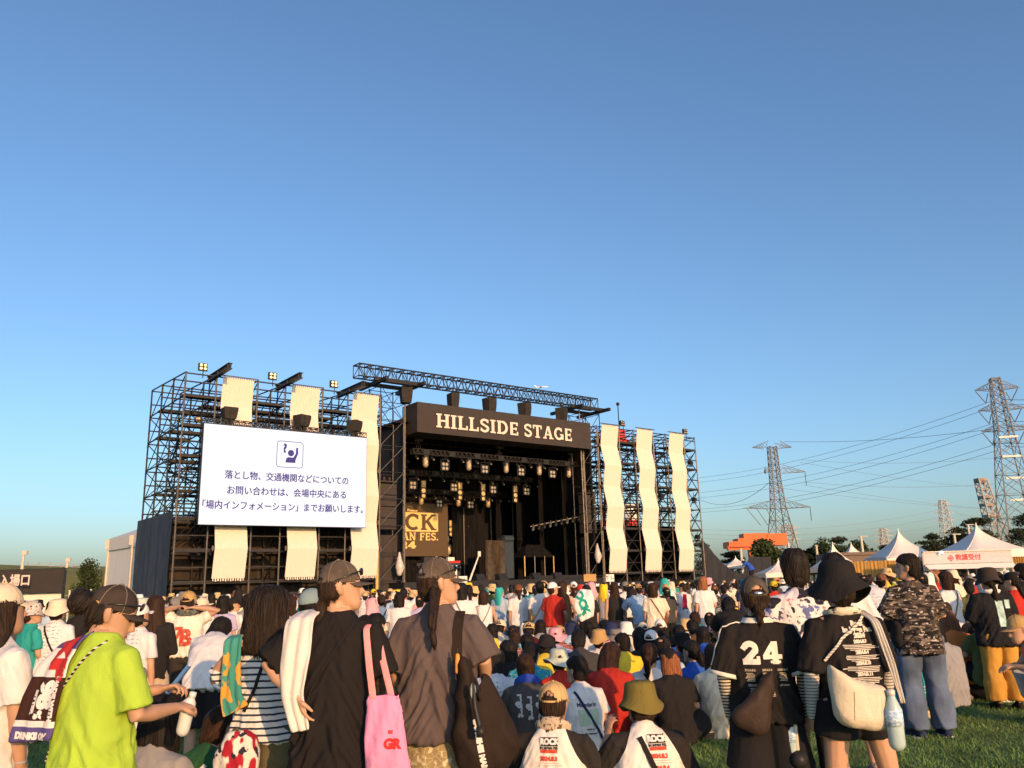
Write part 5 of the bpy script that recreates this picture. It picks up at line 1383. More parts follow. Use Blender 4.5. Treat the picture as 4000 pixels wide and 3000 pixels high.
def strands(me, n, seed=0, r=.0017, step=.022, length=.5):
    """fine loose strands traced down the surface of a hair mesh and joined to it"""
    tree = bvh(me); rng = random.Random(seed); mb = MB(); vs = me.vertices
    zmin = min(v.co.z for v in vs); zmax = max(v.co.z for v in vs)
    for _ in range(n):
        v = vs[rng.randrange(len(vs))]
        if v.co.z < zmin + .3 * (zmax - zmin) or v.normal.y > .75: continue
        p = v.co.copy(); lat = V((rng.gauss(0, .16), rng.gauss(0, .16), 0)); pts = []; L = rng.uniform(.3, 1) * length
        while L > 0 and len(pts) < 26:
            q, nrm, _i, _d = tree.find_nearest(p)
            if q is None: break
            pts.append(q + nrm * rng.uniform(.0005, .003)); t = V((0, -.12, -1)) + lat; t = t - nrm * t.dot(nrm)
            if t.length < .15 or q.z < zmin + .004: break
            p = q + t.normalized() * step; L -= step
        if len(pts) > 3:
            e = pts[-1] + V((rng.gauss(0, .006), rng.gauss(0, .006), -rng.uniform(.004, .022))); pts.append(e)
            mb.tube(pts, [r] * (len(pts) - 1) + [r * .3], 4, cap='flat')
    mb2 = MB(); mb2.add([v.co for v in vs], [tuple(p.vertices) for p in me.polygons]); mb2.cm = 1; mb2.add(mb.v, mb.f)
    return mb2.mesh(smooth=True)
# ================================================================ CROWD
SITL = dict(P=(0, 0, .115), hw=.09)
POSES = {
 'stand': Pose(yaw=4, pitch=4),
 'front': Pose(yaw=-28, pitch=-4, le=(-.225, .02, 1.03), lw=(-.10, .2, 1.02), re=(.225, .02, 1.03), rw=(.08, .2, 1.05)),
 'turn': Pose(yaw=48, pitch=2, tw=14, re=(.24, -.03, 1.02), rw=(.2, .12, .86)),
 'raise': Pose(yaw=0, pitch=4, re=(.33, .03, 1.42), rw=(.17, -.02, 1.56), rh=(-.6, 0, .6)),
 'phone': Pose(yaw=12, pitch=-14, le=(-.24, .03, 1.05), lw=(-.07, .23, 1.22), re=(.24, .03, 1.05), rw=(.07, .23, 1.22)),
 'head': Pose(yaw=0, pitch=6, le=(-.36, .03, 1.36), lw=(-.12, -.06, 1.42), re=(.37, .02, 1.38), rw=(.11, -.07, 1.40), rh=(-1, -.2, 0), lh=(1, -.2, 0)),
 'bend': Pose(P=(0, -.12, .82), M=(0, -.02, 1.06), N=(0, .24, 1.19), H=(.02, .37, 1.25), yaw=25, pitch=-35, le=(-.2, .33, .98), lw=(-.08, .45, .82), re=(.2, .33, .98), rw=(.08, .45, .82)),
 'stool': Pose(P=(0, 0, .33), M=(0, -.05, .6), N=(0, .05, .82), yaw=18, pitch=-6, lk=(-.14, .36, .42), la=(-.13, .36, .07), rk=(.14, .36, .42), ra=(.13, .36, .07), le=(-.24, .08, .56), lw=(-.12, .28, .5), re=(.24, .08, .56), rw=(.1, .28, .48)),
 'knees': Pose(M=(0, -.09, .37), N=(0, .05, .605), yaw=3, pitch=2, lk=(-.14, .28, .37), la=(-.12, .5, .07), rk=(.14, .28, .37), ra=(.12, .5, .07), le=(-.24, .12, .34), lw=(-.12, .34, .35), re=(.24, .12, .34), rw=(.12, .34, .35), **SITL),
 'cross': Pose(M=(0, -.07, .37), N=(0, .02, .615), yaw=-24, pitch=0, lk=(-.34, .2, .17), la=(.04, .32, .07), rk=(.34, .2, .17), ra=(-.04, .34, .08), le=(-.24, .03, .34), lw=(-.14, .24, .22), re=(.24, .03, .34), rw=(.14, .24, .22), **SITL),
 'hunch': Pose(M=(0, -.11, .34), N=(0, .12, .575), yaw=14, pitch=-26, lk=(-.3, .24, .2), la=(.04, .36, .07), rk=(.3, .24, .2), ra=(-.04, .36, .08), le=(-.24, .16, .32), lw=(-.06, .36, .34), re=(.24, .16, .32), rw=(.06, .36, .34), **SITL),
 'lean': Pose(M=(0, -.03, .37), N=(0, -.08, .61), yaw=36, pitch=3, lk=(-.14, .32, .32), la=(-.12, .55, .07), rk=(.16, .34, .3), ra=(.16, .56, .07), le=(-.26, -.12, .34), lw=(-.26, -.26, .1), re=(.26, .02, .34), rw=(.2, .24, .34), **SITL),
}
SIT = ('knees', 'cross', 'hunch', 'lean')
PROTO = {}
def proto(p, lod=0):
    if (p, lod) in PROTO: return PROTO[p, lod]
    ps = POSES[p]; v = (.017, .03, .012)[lod]; sit = p in SIT; sd = hash_(p)
    d = dict(pose=ps, body=body(ps, v if lod != 2 else .009, lod == 2, lod != 1), top=ps.headm @ V((0, -.012, .128)),
             tee=shirt(ps, v, -.16 if sit else -.2, 1.04, amp=.013, seed=sd, belly=1.12 if sit else 1.0),
             trousers=trousers(ps, v, r=1.02, hemr=1.1), shorts=trousers(ps, v, .46, 1.05, 1.1), shoes=shoes(ps, min(v, .017)))
    if not sit and lod != 1:
        d['tank'] = shirt(ps, v, -.12, .9, 0, amp=.008, seed=sd); d['long'] = shirt(ps, v, -.22, 1.06, 1.92, amp=.012, seed=sd)
    PROTO[p, lod] = d
    return d
def hash_(s): return sum(ord(c) * (i + 3) for i, c in enumerate(s)) % 97 * .37
HAIRM, HATM = {}, {}
def hairm(k, capped=False):
    if (k, capped) not in HAIRM: HAIRM[k, capped] = strands(hair(k, .012, hash_(k), capped), 90, 3, .0026, .03, .3)
    return HAIRM[k, capped]
def hatm(k):
    if k not in HATM:
        if k == 'cap': HATM[k] = cap_mesh()
        elif k == 'visor': HATM[k] = cap_mesh(False)
        elif k == 'hood': HATM[k] = (hood_mesh(2),)
        else: HATM[k] = (hat_mesh(k, 1),)
    return HATM[k]
def inst(name, me, m, parent=None, mtx=None):
    if not me.materials: me.materials.append(m)
    o = link(bpy.data.objects.new(name, me), parent)
    o.material_slots[0].link = 'OBJECT'; o.material_slots[0].material = m
    if mtx is not None: o.matrix_local = mtx
    return o
def printed(name, col, ink, seed):
    """a tee with a small printed block and lines on the back"""
    if name in MATS: return MATS[name]
    m = cloth(name, col)
    xyz, _ = obj_xyz(m)
    a = math_node(m, 'LESS_THAN', math_node(m, 'ABSOLUTE', xyz[0]), .095)
    n, l, _b = nodes(m); w = n.new('ShaderNodeTexNoise'); w.inputs['Scale'].default_value = 110; mp = n.new('ShaderNodeMapping'); mp.inputs['Scale'].default_value = (.35, .01, 1); tc = n.new('ShaderNodeTexCoord'); l.new(tc.outputs['Object'], mp.inputs[0]); l.new(mp.outputs[0], w.inputs['Vector'])
    g = math_node(m, 'GREATER_THAN', w.outputs[0], .56)
    rows = math_node(m, 'GREATER_THAN', math_node(m, 'SINE', math_node(m, 'MULTIPLY', xyz[2], 150)), .1)
    g = math_node(m, 'MULTIPLY', g, rows)
    back = math_node(m, 'LESS_THAN', xyz[1], -.03)
    mix_into(m, math_node(m, 'MULTIPLY', math_node(m, 'MULTIPLY', a, g), back), ink)
    return m
TOPS = {'white t-shirt': cloth('white cotton', (.66, .65, .65)), 'cream t-shirt': cloth('cream cotton', (.68, .6, .46)), 'black t-shirt': cloth('black cotton', (.022, .021, .021)), 'charcoal t-shirt': cloth('charcoal cotton', (.06, .058, .058)),
        'grey t-shirt': cloth('grey cotton', (.27, .27, .28)), 'teal t-shirt': cloth('teal cotton', (.03, .3, .27)), 'red t-shirt': cloth('red cotton', (.42, .035, .025)), 'navy t-shirt': cloth('navy cotton', (.025, .035, .09)), 'pale blue t-shirt': cloth('pale blue cotton', (.38, .5, .62)),
        'yellow t-shirt': cloth('yellow cotton', (.75, .55, .05)), 'lavender t-shirt': cloth('lavender cotton', (.42, .38, .55)), 'olive t-shirt': cloth('olive cotton', (.12, .13, .05)), 'pink t-shirt': cloth('pink cotton', (.7, .36, .38)), 'green t-shirt': cloth('green cotton', (.03, .11, .045)), 'bright blue t-shirt': cloth('bright blue cotton', (.03, .1, .45)), 'orange t-shirt': cloth('orange cotton', (.75, .22, .06)),
        'white printed t-shirt': printed('white printed cotton', (.66, .65, .65), (.12, .13, .2), 0), 'black printed t-shirt': printed('black printed cotton', (.025, .024, .024), (.55, .52, .48), 1), 'white red-lettered t-shirt': printed('white red printed cotton', (.66, .65, .65), (.6, .1, .06), 2)}
m_pat = cloth('blue wave pattern', (.02, .16, .27)); mix_into(m_pat, noise_fac(m_pat, 26, .18, .3, kind='voronoi'), (.04, .35, .42)); mix_into(m_pat, noise_fac(m_pat, 40, .6, .62), (.6, .7, .75)); TOPS['teal wave patterned shirt'] = m_pat
m_plaid = cloth('red plaid', (.3, .05, .04)); mix_into(m_plaid, noise_fac(m_plaid, 1, .5, .52, (60, 0, 0)), (.03, .02, .04)); mix_into(m_plaid, noise_fac(m_plaid, 1, .55, .57, (0, 0, 60)), (.5, .42, .36)); TOPS['red plaid shirt'] = m_plaid
BOTT = {'black': cloth('black trouser cloth', (.018, .018, .02)), 'jeans': mat('blue denim', (.1, .16, .26), .9, .25, 8, .3, 160), 'grey': cloth('grey trouser cloth', (.16, .16, .16)), 'khaki': cloth('khaki cloth', (.42, .26, .08)), 'beige': cloth('beige cloth', (.5, .42, .32)), 'white': cloth('white trouser cloth', (.66, .64, .6))}
HATC = {'black': cloth('black hat cloth', (.02, .019, .019)), 'white': cloth('white hat cloth', (.75, .73, .7)), 'tan': cloth('tan hat cloth', (.45, .29, .12)), 'brown': cloth('brown hat cloth', (.16, .07, .04)), 'grey': cloth('grey hat cloth', (.2, .19, .18)), 'cream': cloth('cream hat cloth', (.66, .57, .42)), 'yellow': cloth('yellow hat cloth', (.8, .55, .03)), 'pink': cloth('pink hat cloth', (.75, .35, .4)),
        'navy': cloth('navy hat cloth', (.025, .035, .09)), 'blue': cloth('blue hat cloth', (.04, .2, .45)), 'olive': cloth('olive hat cloth', (.17, .14, .04)), 'pale green': cloth('pale green hat cloth', (.48, .54, .46)), 'teal': cloth('teal hat cloth', (.04, .4, .38)), 'red': cloth('red hat cloth', (.5, .04, .03)), 'grey blue': cloth('grey blue hat cloth', (.2, .28, .3)), 'straw': cloth('straw', (.55, .4, .2))}
m_leop = cloth('leopard print', (.55, .5, .46)); mix_into(m_leop, noise_fac(m_leop, 60, .2, .3, kind='voronoi'), (.55, .5, .46)); mix_into(m_leop, noise_fac(m_leop, 55, .58, .6), (.03, .025, .025)); HATC['leopard print'] = m_leop
HAIRC = {'black': m_hair, 'dark brown': m_hairb, 'orange brown': m_hairo}
ZONES = ((560, 'left of the dark tarpaulin'), (760, 'before the dark tarpaulin'), (1000, 'below the leftmost banner'), (1300, 'below the second banner'), (1560, 'below the full length banner'), (1800, 'before the emblem backdrop'), (2050, 'before the white guitar'), (2330, 'before the stage canopy'), (2460, 'below the first wavy banner'), (2585, 'below the second wavy banner'), (2710, 'below the third wavy banner'), (3000, 'before the sagging cloth'), (3300, 'before the dense pine'), (3600, 'before the reed fence'), (3940, 'before the aid tent'), (9999, 'at the right edge'))
USED = set()
STAGEC = SMAT @ V((24, 2, 0))
NHERO = 0
def make_label(top, hat, hatc, hairk, hairc, p, px, d, extra=''):
    where = next(z for x, z in ZONES if px < x)
    row = 'near rows' if d < 11 else 'middle rows' if d < 18 else 'rear middle rows' if d < 26 else 'far rows'
    hd = f'{hatc} ' + {'cap': 'cap', 'visor': 'cap', 'hood': 'head towel', 'bucket': 'bucket hat', 'sun': 'sun hat', 'boonie': 'brimmed hat'}[hat] if hat else f'{hairc} ' + {'short': 'short hair', 'bob': 'bob', 'long': 'long hair', 'wavy': 'wavy hair', 'pony': 'ponytail', 'lowpony': 'low ponytail', 'bun': 'hair bun', 'shortbraid': 'braid'}[hairk]
    verb = 'seated' if p in SIT or p == 'stool' else 'bending' if p == 'bend' else 'standing'
    lb = f'{verb} person, {top}, {hd}, {row} {where}'
    return lb if len(lb.split()) <= 16 else lb.replace('the ', '').replace('rear middle', 'middle')
def crowd_person(px, py, d, p, top, bott='black', hairk='short', hairc='black', hat=None, hatc=None, topk='tee', bk='trousers', rot=None, skin=0, lod=0, label=None, height=None, rng=random):
    lb = label or make_label(top, hat, hatc, hairk, hairc, p, px, d)
    if lb in USED: return None
    USED.add(lb)
    pr = proto(p, lod)
    top_w = W(px, py, d); z0 = gz(d); hp = pr['top'].z
    extra = {'cap': .015, 'visor': .015, 'bucket': .018, 'sun': .028, 'boonie': .018, 'hood': .012}.get(hat, .008)
    s = (top_w.z - z0) / (hp + extra) if height is None else height / (hp + extra)
    dr = STAGEC - V((top_w.x, d, 0)); a = math.atan2(-dr.x, dr.y) + (rng.uniform(-.35, .35) if rot is None else R(rot))
    off = rz(a) @ (pr['top'] * s); 
    if p == 'bend': off = off * .6
    root = inst('person', pr['body'], m_skin2 if skin else m_skin)
    root.location = (top_w.x - off.x, d - off.y, z0); root.rotation_euler = (0, 0, a); root.scale = (s, s, s)
    tag(root, lb, 'person', 'people in the festival crowd')
    tk = topk if topk in pr else 'tee'
    inst({'tee': 't_shirt', 'tank': 'tank_top', 'long': 'long_sleeved_top'}[tk], pr[tk], TOPS[top], root)
    inst('shorts' if bk == 'shorts' else 'trousers', pr['shorts' if bk == 'shorts' else 'trousers'], BOTT[bott], root)
    inst('shoes', pr['shoes'], rng.choice((HATC['white'], HATC['black'], HATC['grey'])), root)
    hm = pr['pose'].headm
    inst('hair', hairm(hairk, hat in ('cap', 'visor')), HAIRC[hairc], root, hm)
    if hat:
        ms = hatm(hat); h = inst({'cap': 'cap', 'visor': 'cap', 'hood': 'head_towel'}.get(hat, 'sun_hat'), ms[0], HATC[hatc], root, hm)
        if len(ms) > 1: inst('brim', ms[1], HATC[hatc], h)
    return root
def sitd(px, py, z=.86): return (CAMH + .03 - z) * 3200 / max(30, py - (2275 - .028 * (px - 2000)))
def bag_label(col, lb):
    a = lb.split(', '); return f'{col} bag on ' + ' '.join((a[1] + ' ' + a[2] + ' wearer ' + a[3]).replace('t-shirt', 'tee').split()[:13])
def bag(person, pr, col='black', sgn=1, kind='pouch'):
    """crossbody bag worn by a crowd person"""
    ps = pr['pose']; tree = pr.setdefault('tree', bvh(pr['tee'])); N, P = ps.N, ps.P; dz = N.z - P.z
    m = HATC[col]
    o = strap(tree, [(-.1 * sgn, N.z - .02), (-.02 * sgn, N.z - dz * .35), (.13 * sgn, P.z + dz * .12)], .022, m, 'crossbody_bag'); mb = MB()
    c = V((.17 * sgn, -.08, P.z + .05)); mb.ball(c, (.06, .045, .085)); mb.build('pouch', m, o, True)
    o.matrix_world = person.matrix_basis; tag(o, bag_label(col, person['label']), 'bag')
    
# explicit people: px, top of head y, distance (None: seated on the ground), pose, top, bottom, hair, hair colour, hat, hat colour, top kind, bag
EX = [
 (2024, 2280, 18, 'stand', 'white t-shirt', 'black', 'lowpony', 'dark brown', 'visor', 'brown', 'tee', 0), (2108, 2270, 17.5, 'raise', 'white t-shirt', 'black', 'short', 'black', None, None, 'tee', 'tan'),
 (2196, 2270, 18, 'turn', 'black t-shirt', 'jeans', 'wavy', 'dark brown', None, None, 'tank', 0), (2240, 2270, 20, 'stand', 'black t-shirt', 'black', 'lowpony', 'dark brown', 'cap', 'white', 'tank', 0),
 (2290, 2282, 16.5, 'stand', 'black t-shirt', 'black', 'short', 'black', 'visor', 'black', 'tee', 0), (2307, 2269, 21, 'front', 'cream t-shirt', 'white', 'short', 'black', 'hood', 'pink', 'tee', 0),
 (2357, 2277, 20, 'turn', 'grey t-shirt', 'jeans', 'short', 'black', 'hood', 'yellow', 'tank', 0), (2398, 2275, 17, 'stand', 'black t-shirt', 'jeans', 'long', 'dark brown', None, None, 'tank', 0),
 (2440, 2270, 21, 'front', 'white t-shirt', 'black', 'short', 'black', 'cap', 'grey', 'tee', 0), (2490, 2280, 21, 'phone', 'white t-shirt', 'beige', 'short', 'black', 'cap', 'tan', 'tee', 'black'),
 (2550, 2276, 16, 'turn', 'cream t-shirt', 'black', 'bob', 'dark brown', None, None, 'tee', 'brown'), (2478, 2300, 17, 'bend', 'pale blue t-shirt', 'beige', 'short', 'black', 'hood', 'black', 'tee', 0),
 (2602, 2293, 19, 'stand', 'charcoal t-shirt', 'black', 'short', 'black', 'cap', 'black', 'tee', 0), (2620, 2267, 22, 'turn', 'white t-shirt', 'white', 'short', 'black', 'hood', 'cream', 'tank', 0),
 (2665, 2275, 22, 'front', 'white t-shirt', 'white', 'short', 'dark brown', 'cap', 'black', 'tee', 0), (2737, 2278, 21, 'stand', 'cream t-shirt', 'beige', 'short', 'black', 'hood', 'yellow', 'tee', 'brown'),
 (2790, 2284, 20, 'stand', 'black printed t-shirt', 'grey', 'short', 'black', 'cap', 'brown', 'tee', 0), (2826, 2284, 21, 'turn', 'navy t-shirt', 'jeans', 'short', 'black', None, None, 'tank', 0),
 (1801, 2276, 14.5, 'stand', 'white t-shirt', 'black', 'bob', 'black', None, None, 'tee', 'grey'), (1888, 2306, 16, 'turn', 'white t-shirt', 'black', 'bob', 'dark brown', None, None, 'tank', 'grey'), (1852, 2288, 20, 'front', 'cream t-shirt', 'black', 'short', 'black', 'bucket', 'straw', 'tee', 0),
 (1490, 2322, 16, 'stand', 'white t-shirt', 'grey', 'bun', 'dark brown', None, None, 'tee', 'black'), (1560, 2312, 15, 'stand', 'white t-shirt', 'black', 'bob', 'black', None, None, 'tee', 0), (1615, 2303, 19, 'front', 'pink t-shirt', 'grey', 'short', 'black', 'bucket', 'straw', 'tee', 0), (1640, 2322, 15, 'stand', 'lavender t-shirt', 'jeans', 'short', 'black', 'cap', 'black', 'long', 0),
 (1950, 2290, 20, 'turn', 'pale blue t-shirt', 'jeans', 'short', 'dark brown', 'hood', 'teal', 'tee', 0), (1935, 2275, 24, 'stand', 'black t-shirt', 'black', 'short', 'black', None, None, 'tee', 0), (1830, 2275, 24, 'front', 'red t-shirt', 'black', 'short', 'black', 'bucket', 'yellow', 'tee', 0), (2075, 2278, 20, 'stand', 'teal wave patterned shirt', 'grey', 'short', 'black', 'bucket', 'straw', 'tee', 0), (2265, 2282, 19, 'front', 'white t-shirt', 'grey', 'short', 'dark brown', 'cap', 'red', 'tee', 0),
 # seated, nearest first
 (2051, 2554, None, 'knees', 'charcoal t-shirt', 'black', 'short', 'dark brown', None, None, 'tee', 0), (2253, 2559, None, 'cross', 'white t-shirt', 'khaki', 'short', 'black', None, None, 'tee', 'navy'), (2388, 2516, None, 'hunch', 'red t-shirt', 'jeans', 'bob', 'dark brown', None, None, 'tee', 0), (2181, 2528, None, 'knees', 'red t-shirt', 'grey', 'lowpony', 'dark brown', 'boonie', 'pale green', 'tee', 0),
 (2610, 2528, None, 'cross', 'black t-shirt', 'black', 'bob', 'orange brown', 'cap', 'black', 'tee', 0), (2663, 2468, None, 'knees', 'charcoal t-shirt', 'black', 'short', 'black', 'bucket', 'black', 'tee', 0), (2535, 2512, None, 'lean', 'white t-shirt', 'black', 'pony', 'dark brown', None, None, 'tee', 'black'), (2058, 2474, None, 'knees', 'black printed t-shirt', 'black', 'short', 'black', None, None, 'tee', 0),
 (1936, 2536, None, 'hunch', 'white printed t-shirt', 'black', 'bob', 'black', None, None, 'tee', 'black'), (2783, 2512, None, 'knees', 'cream t-shirt', 'beige', 'long', 'dark brown', None, None, 'tee', 0), (2140, 2482, None, 'hunch', 'yellow t-shirt', 'black', 'short', 'black', 'bucket', 'black', 'tee', 0), (2182, 2440, None, 'cross', 'red plaid shirt', 'grey', 'short', 'black', 'cap', 'tan', 'tee', 'black'), (2230, 2424, None, 'knees', 'pale blue t-shirt', 'beige', 'short', 'black', 'hood', 'navy', 'tee', 0),
 (2296, 2426, None, 'cross', 'white t-shirt', 'black', 'pony', 'black', None, None, 'tee', 'black'), (2338, 2455, None, 'lean', 'white t-shirt', 'beige', 'short', 'black', 'bucket', 'tan', 'tee', 0), (2386, 2428, None, 'knees', 'pink t-shirt', 'black', 'short', 'black', 'bucket', 'navy', 'tee', 0), (2445, 2426, None, 'knees', 'cream t-shirt', 'black', 'short', 'black', 'bucket', 'white', 'tee', 0), (2430, 2472, None, 'cross', 'yellow t-shirt', 'black', 'short', 'black', None, None, 'tee', 0), (2495, 2455, None, 'hunch', 'black t-shirt', 'black', 'bob', 'black', None, None, 'tee', 0),
 (2541, 2458, None, 'lean', 'white t-shirt', 'black', 'short', 'black', 'cap', 'white', 'tee', 0), (2577, 2416, None, 'knees', 'black t-shirt', 'black', 'lowpony', 'dark brown', 'cap', 'white', 'tee', 0), (2591, 2486, None, 'hunch', 'pale blue t-shirt', 'black', 'short', 'black', 'cap', 'black', 'tee', 0), (2650, 2440, None, 'knees', 'bright blue t-shirt', 'black', 'short', 'black', None, None, 'tee', 0), (2676, 2374, None, 'knees', 'white t-shirt', 'white', 'short', 'black', 'hood', 'white', 'tee', 0), (2712, 2392, None, 'hunch', 'teal t-shirt', 'black', 'short', 'dark brown', None, None, 'tee', 0), (2742, 2446, None, 'knees', 'bright blue t-shirt', 'white', 'long', 'black', None, None, 'tee', 0), (2633, 2360, None, 'lean', 'white t-shirt', 'black', 'bob', 'dark brown', None, None, 'tee', 0), (2770, 2392, None, 'hunch', 'black t-shirt', 'black', 'short', 'black', 'cap', 'black', 'tee', 0), (2800, 2368, None, 'knees', 'charcoal t-shirt', 'grey', 'short', 'dark brown', 'cap', 'grey blue', 'tee', 0),
 (2080, 2512, None, 'hunch', 'teal wave patterned shirt', 'grey', 'short', 'black', None, None, 'tee', 0), (2005, 2440, None, 'knees', 'teal wave patterned shirt', 'black', 'short', 'black', 'cap', 'black', 'tee', 0), (2053, 2426, None, 'lean', 'white t-shirt', 'white', 'short', 'black', 'hood', 'white', 'tee', 0), (1960, 2420, None, 'hunch', 'cream t-shirt', 'beige', 'short', 'black', 'cap', 'cream', 'tee', 0), (1985, 2500, None, 'cross', 'black t-shirt', 'black', 'bob', 'black', None, None, 'tee', 0), (2110, 2420, None, 'knees', 'grey t-shirt', 'black', 'long', 'black', None, None, 'tee', 0), (2000, 2588, None, 'hunch', 'black t-shirt', 'black', 'bob', 'black', None, None, 'tee', 0), (2700, 2500, None, 'cross', 'bright blue t-shirt', 'white', 'pony', 'black', None, None, 'tee', 0), (1920, 2404, None, 'lean', 'white t-shirt', 'black', 'short', 'dark brown', None, None, 'tee', 0), (1895, 2420, None, 'hunch', 'red plaid shirt', 'black', 'short', 'black', None, None, 'tee', 0),
 # left
 (228, 2337, 9.5, 'stand', 'white printed t-shirt', 'black', 'short', 'black', 'bucket', 'cream', 'tee', 'black'), (128, 2352, 9.5, 'turn', 'teal t-shirt', 'grey', 'short', 'dark brown', 'bucket', 'leopard print', 'tee', 0), (545, 2352, 8, 'stand', 'white printed t-shirt', 'white', 'short', 'black', 'visor', 'white', 'tee', 'grey'), (610, 2324, 8.8, 'front', 'black t-shirt', 'beige', 'long', 'dark brown', None, None, 'long', 0),
 (790, 2332, 12, 'turn', 'white t-shirt', 'grey', 'short', 'black', 'cap', 'cream', 'tee', 0), (858, 2420, 8.0, 'bend', 'white t-shirt', 'navy' if False else 'black', 'bob', 'black', None, None, 'tee', 0), (912, 2332, 14, 'turn', 'white t-shirt', 'black', 'short', 'black', 'cap', 'black', 'tee', 'tan'), (872, 2327, 13, 'stand', 'lavender t-shirt', 'black', 'bob', 'black', None, None, 'tee', 'pink'), (965, 2322, 14, 'stand', 'grey t-shirt', 'black', 'short', 'black', None, None, 'tee', 0), (1040, 2314, 15, 'front', 'pink t-shirt', 'black', 'short', 'black', 'bucket', 'pink', 'tee', 0), (1122, 2318, 15, 'stand', 'black t-shirt', 'black', 'short', 'black', 'cap', 'yellow', 'tee', 0),
 (1217, 2294, 6.5, 'turn', 'navy t-shirt', 'black', 'short', 'black', 'visor', 'grey blue', 'tee', 0), (690, 2330, 11, 'turn', 'navy t-shirt', 'black', 'short', 'black', 'cap', 'grey', 'tee', 0), (1130, 2322, 9, 'stand', 'white t-shirt', 'grey', 'short', 'dark brown', None, None, 'tee', 0), (1450, 2330, 12, 'front', 'cream t-shirt', 'black', 'short', 'black', 'hood', 'pink', 'tee', 0), (1430, 2410, 9, 'bend', 'grey t-shirt', 'black', 'short', 'black', None, None, 'tee', 0), (1470, 2395, 9.5, 'stool', 'white t-shirt', 'black', 'short', 'black', None, None, 'tee', 0),
 (890, 2760, 5.4, 'hunch', 'green t-shirt', 'jeans', 'short', 'dark brown', None, None, 'tee', 'white'), (640, 2692, 4.9, 'cross', 'grey t-shirt', 'white', 'bob', 'black', None, None, 'tee', 0), (330, 2330, 12, 'turn', 'black t-shirt', 'black', 'short', 'black', None, None, 'tee', 0), (400, 2335, 11, 'stand', 'black printed t-shirt', 'black', 'bob', 'black', None, None, 'tee', 0), (70, 2345, 12, 'stand', 'charcoal t-shirt', 'jeans', 'bob', 'black', None, None, 'tee', 0), (480, 2332, 13, 'front', 'white t-shirt', 'grey', 'short', 'dark brown', None, None, 'tee', 0),
 # right
 (3250, 2158, 7.0, 'turn', 'white t-shirt', 'black', 'short', 'black', None, None, 'tee', 0), (3388, 2250, 13, 'bend', 'white printed t-shirt', 'grey', 'short', 'black', 'cap', 'black', 'tee', 0), (3462, 2216, 18, 'stand', 'yellow t-shirt', 'khaki', 'lowpony', 'dark brown', 'boonie', 'straw', 'tank', 0), (3440, 2238, 15, 'turn', 'olive t-shirt', 'khaki', 'short', 'black', 'cap', 'brown', 'tee', 0), (3350, 2236, 19, 'stand', 'charcoal t-shirt', 'black', 'short', 'black', 'boonie', 'black', 'tee', 0), (3692, 2232, 13, 'stand', 'white t-shirt', 'black', 'bob', 'dark brown', None, None, 'tee', 'olive'), (3715, 2224, 16, 'front', 'cream t-shirt', 'beige', 'short', 'dark brown', 'bucket', 'cream', 'tee', 0), (3622, 2230, 15, 'raise', 'red t-shirt', 'black', 'short', 'black', 'hood', 'white', 'tee', 0), (3652, 2224, 17, 'stand', 'green t-shirt', 'black', 'short', 'orange brown', None, None, 'tee', 0), (3600, 2238, 14, 'turn', 'yellow t-shirt', 'grey', 'short', 'black', 'cap', 'black', 'tee', 0),
 (3946, 2231, 11, 'front', 'red t-shirt', 'black', 'lowpony', 'black', 'cap', 'black', 'tee', 0), (3990, 2200, 12, 'raise', 'black t-shirt', 'black', 'short', 'black', None, None, 'tee', 0), (3687, 2352, 12.5, 'stool', 'white t-shirt', 'black', 'long', 'dark brown', None, None, 'tee', 0), (3808, 2382, 10.5, 'stool', 'olive t-shirt', 'black', 'short', 'dark brown', 'cap', 'grey blue', 'tee', 0), (3640, 2420, 9.2, 'stool', 'grey t-shirt', 'beige', 'bob', 'black', None, None, 'long', 0), (3806, 2438, 10.9, 'hunch', 'white t-shirt', 'black', 'short', 'black', None, None, 'tee', 0), (3590, 2470, None, 'cross', 'cream t-shirt', 'olive' if False else 'grey', 'lowpony', 'dark brown', None, None, 'tee', 0), (3740, 2340, None, 'knees', 'pale blue t-shirt', 'black', 'short', 'black', 'bucket', 'grey', 'tee', 0), (3770, 2330, None, 'lean', 'black t-shirt', 'black', 'short', 'black', 'cap', 'white', 'tee', 0), (3720, 2300, 15, 'stool', 'pink t-shirt', 'black', 'short', 'dark brown', 'cap', 'grey', 'tee', 0), (3700, 2385, 10.8, 'stool', 'orange t-shirt', 'black', 'wavy', 'orange brown', None, None, 'tee', 0), (3860, 2300, 14, 'stool', 'charcoal t-shirt', 'black', 'short', 'black', 'bucket', 'black', 'tee', 0), (3780, 2270, 14, 'phone', 'olive t-shirt', 'black', 'short', 'black', None, None, 'tee', 0),
 (2856, 2338, 10, 'bend', 'black t-shirt', 'black', 'pony', 'black', None, None, 'tee', 0), (2905, 2262, 22, 'turn', 'blue' if False else 'navy t-shirt', 'black', 'short', 'black', 'bucket', 'blue', 'tee', 0), (3020, 2268, 20, 'stand', 'red t-shirt', 'grey', 'short', 'black', 'cap', 'yellow', 'tee', 0), (3480, 2395, 9, 'stool', 'teal wave patterned shirt', 'beige', 'lowpony', 'dark brown', None, None, 'tee', 0),
]
PLACED = []; PERS = {}
rng = random.Random(11)
nb_ = 0
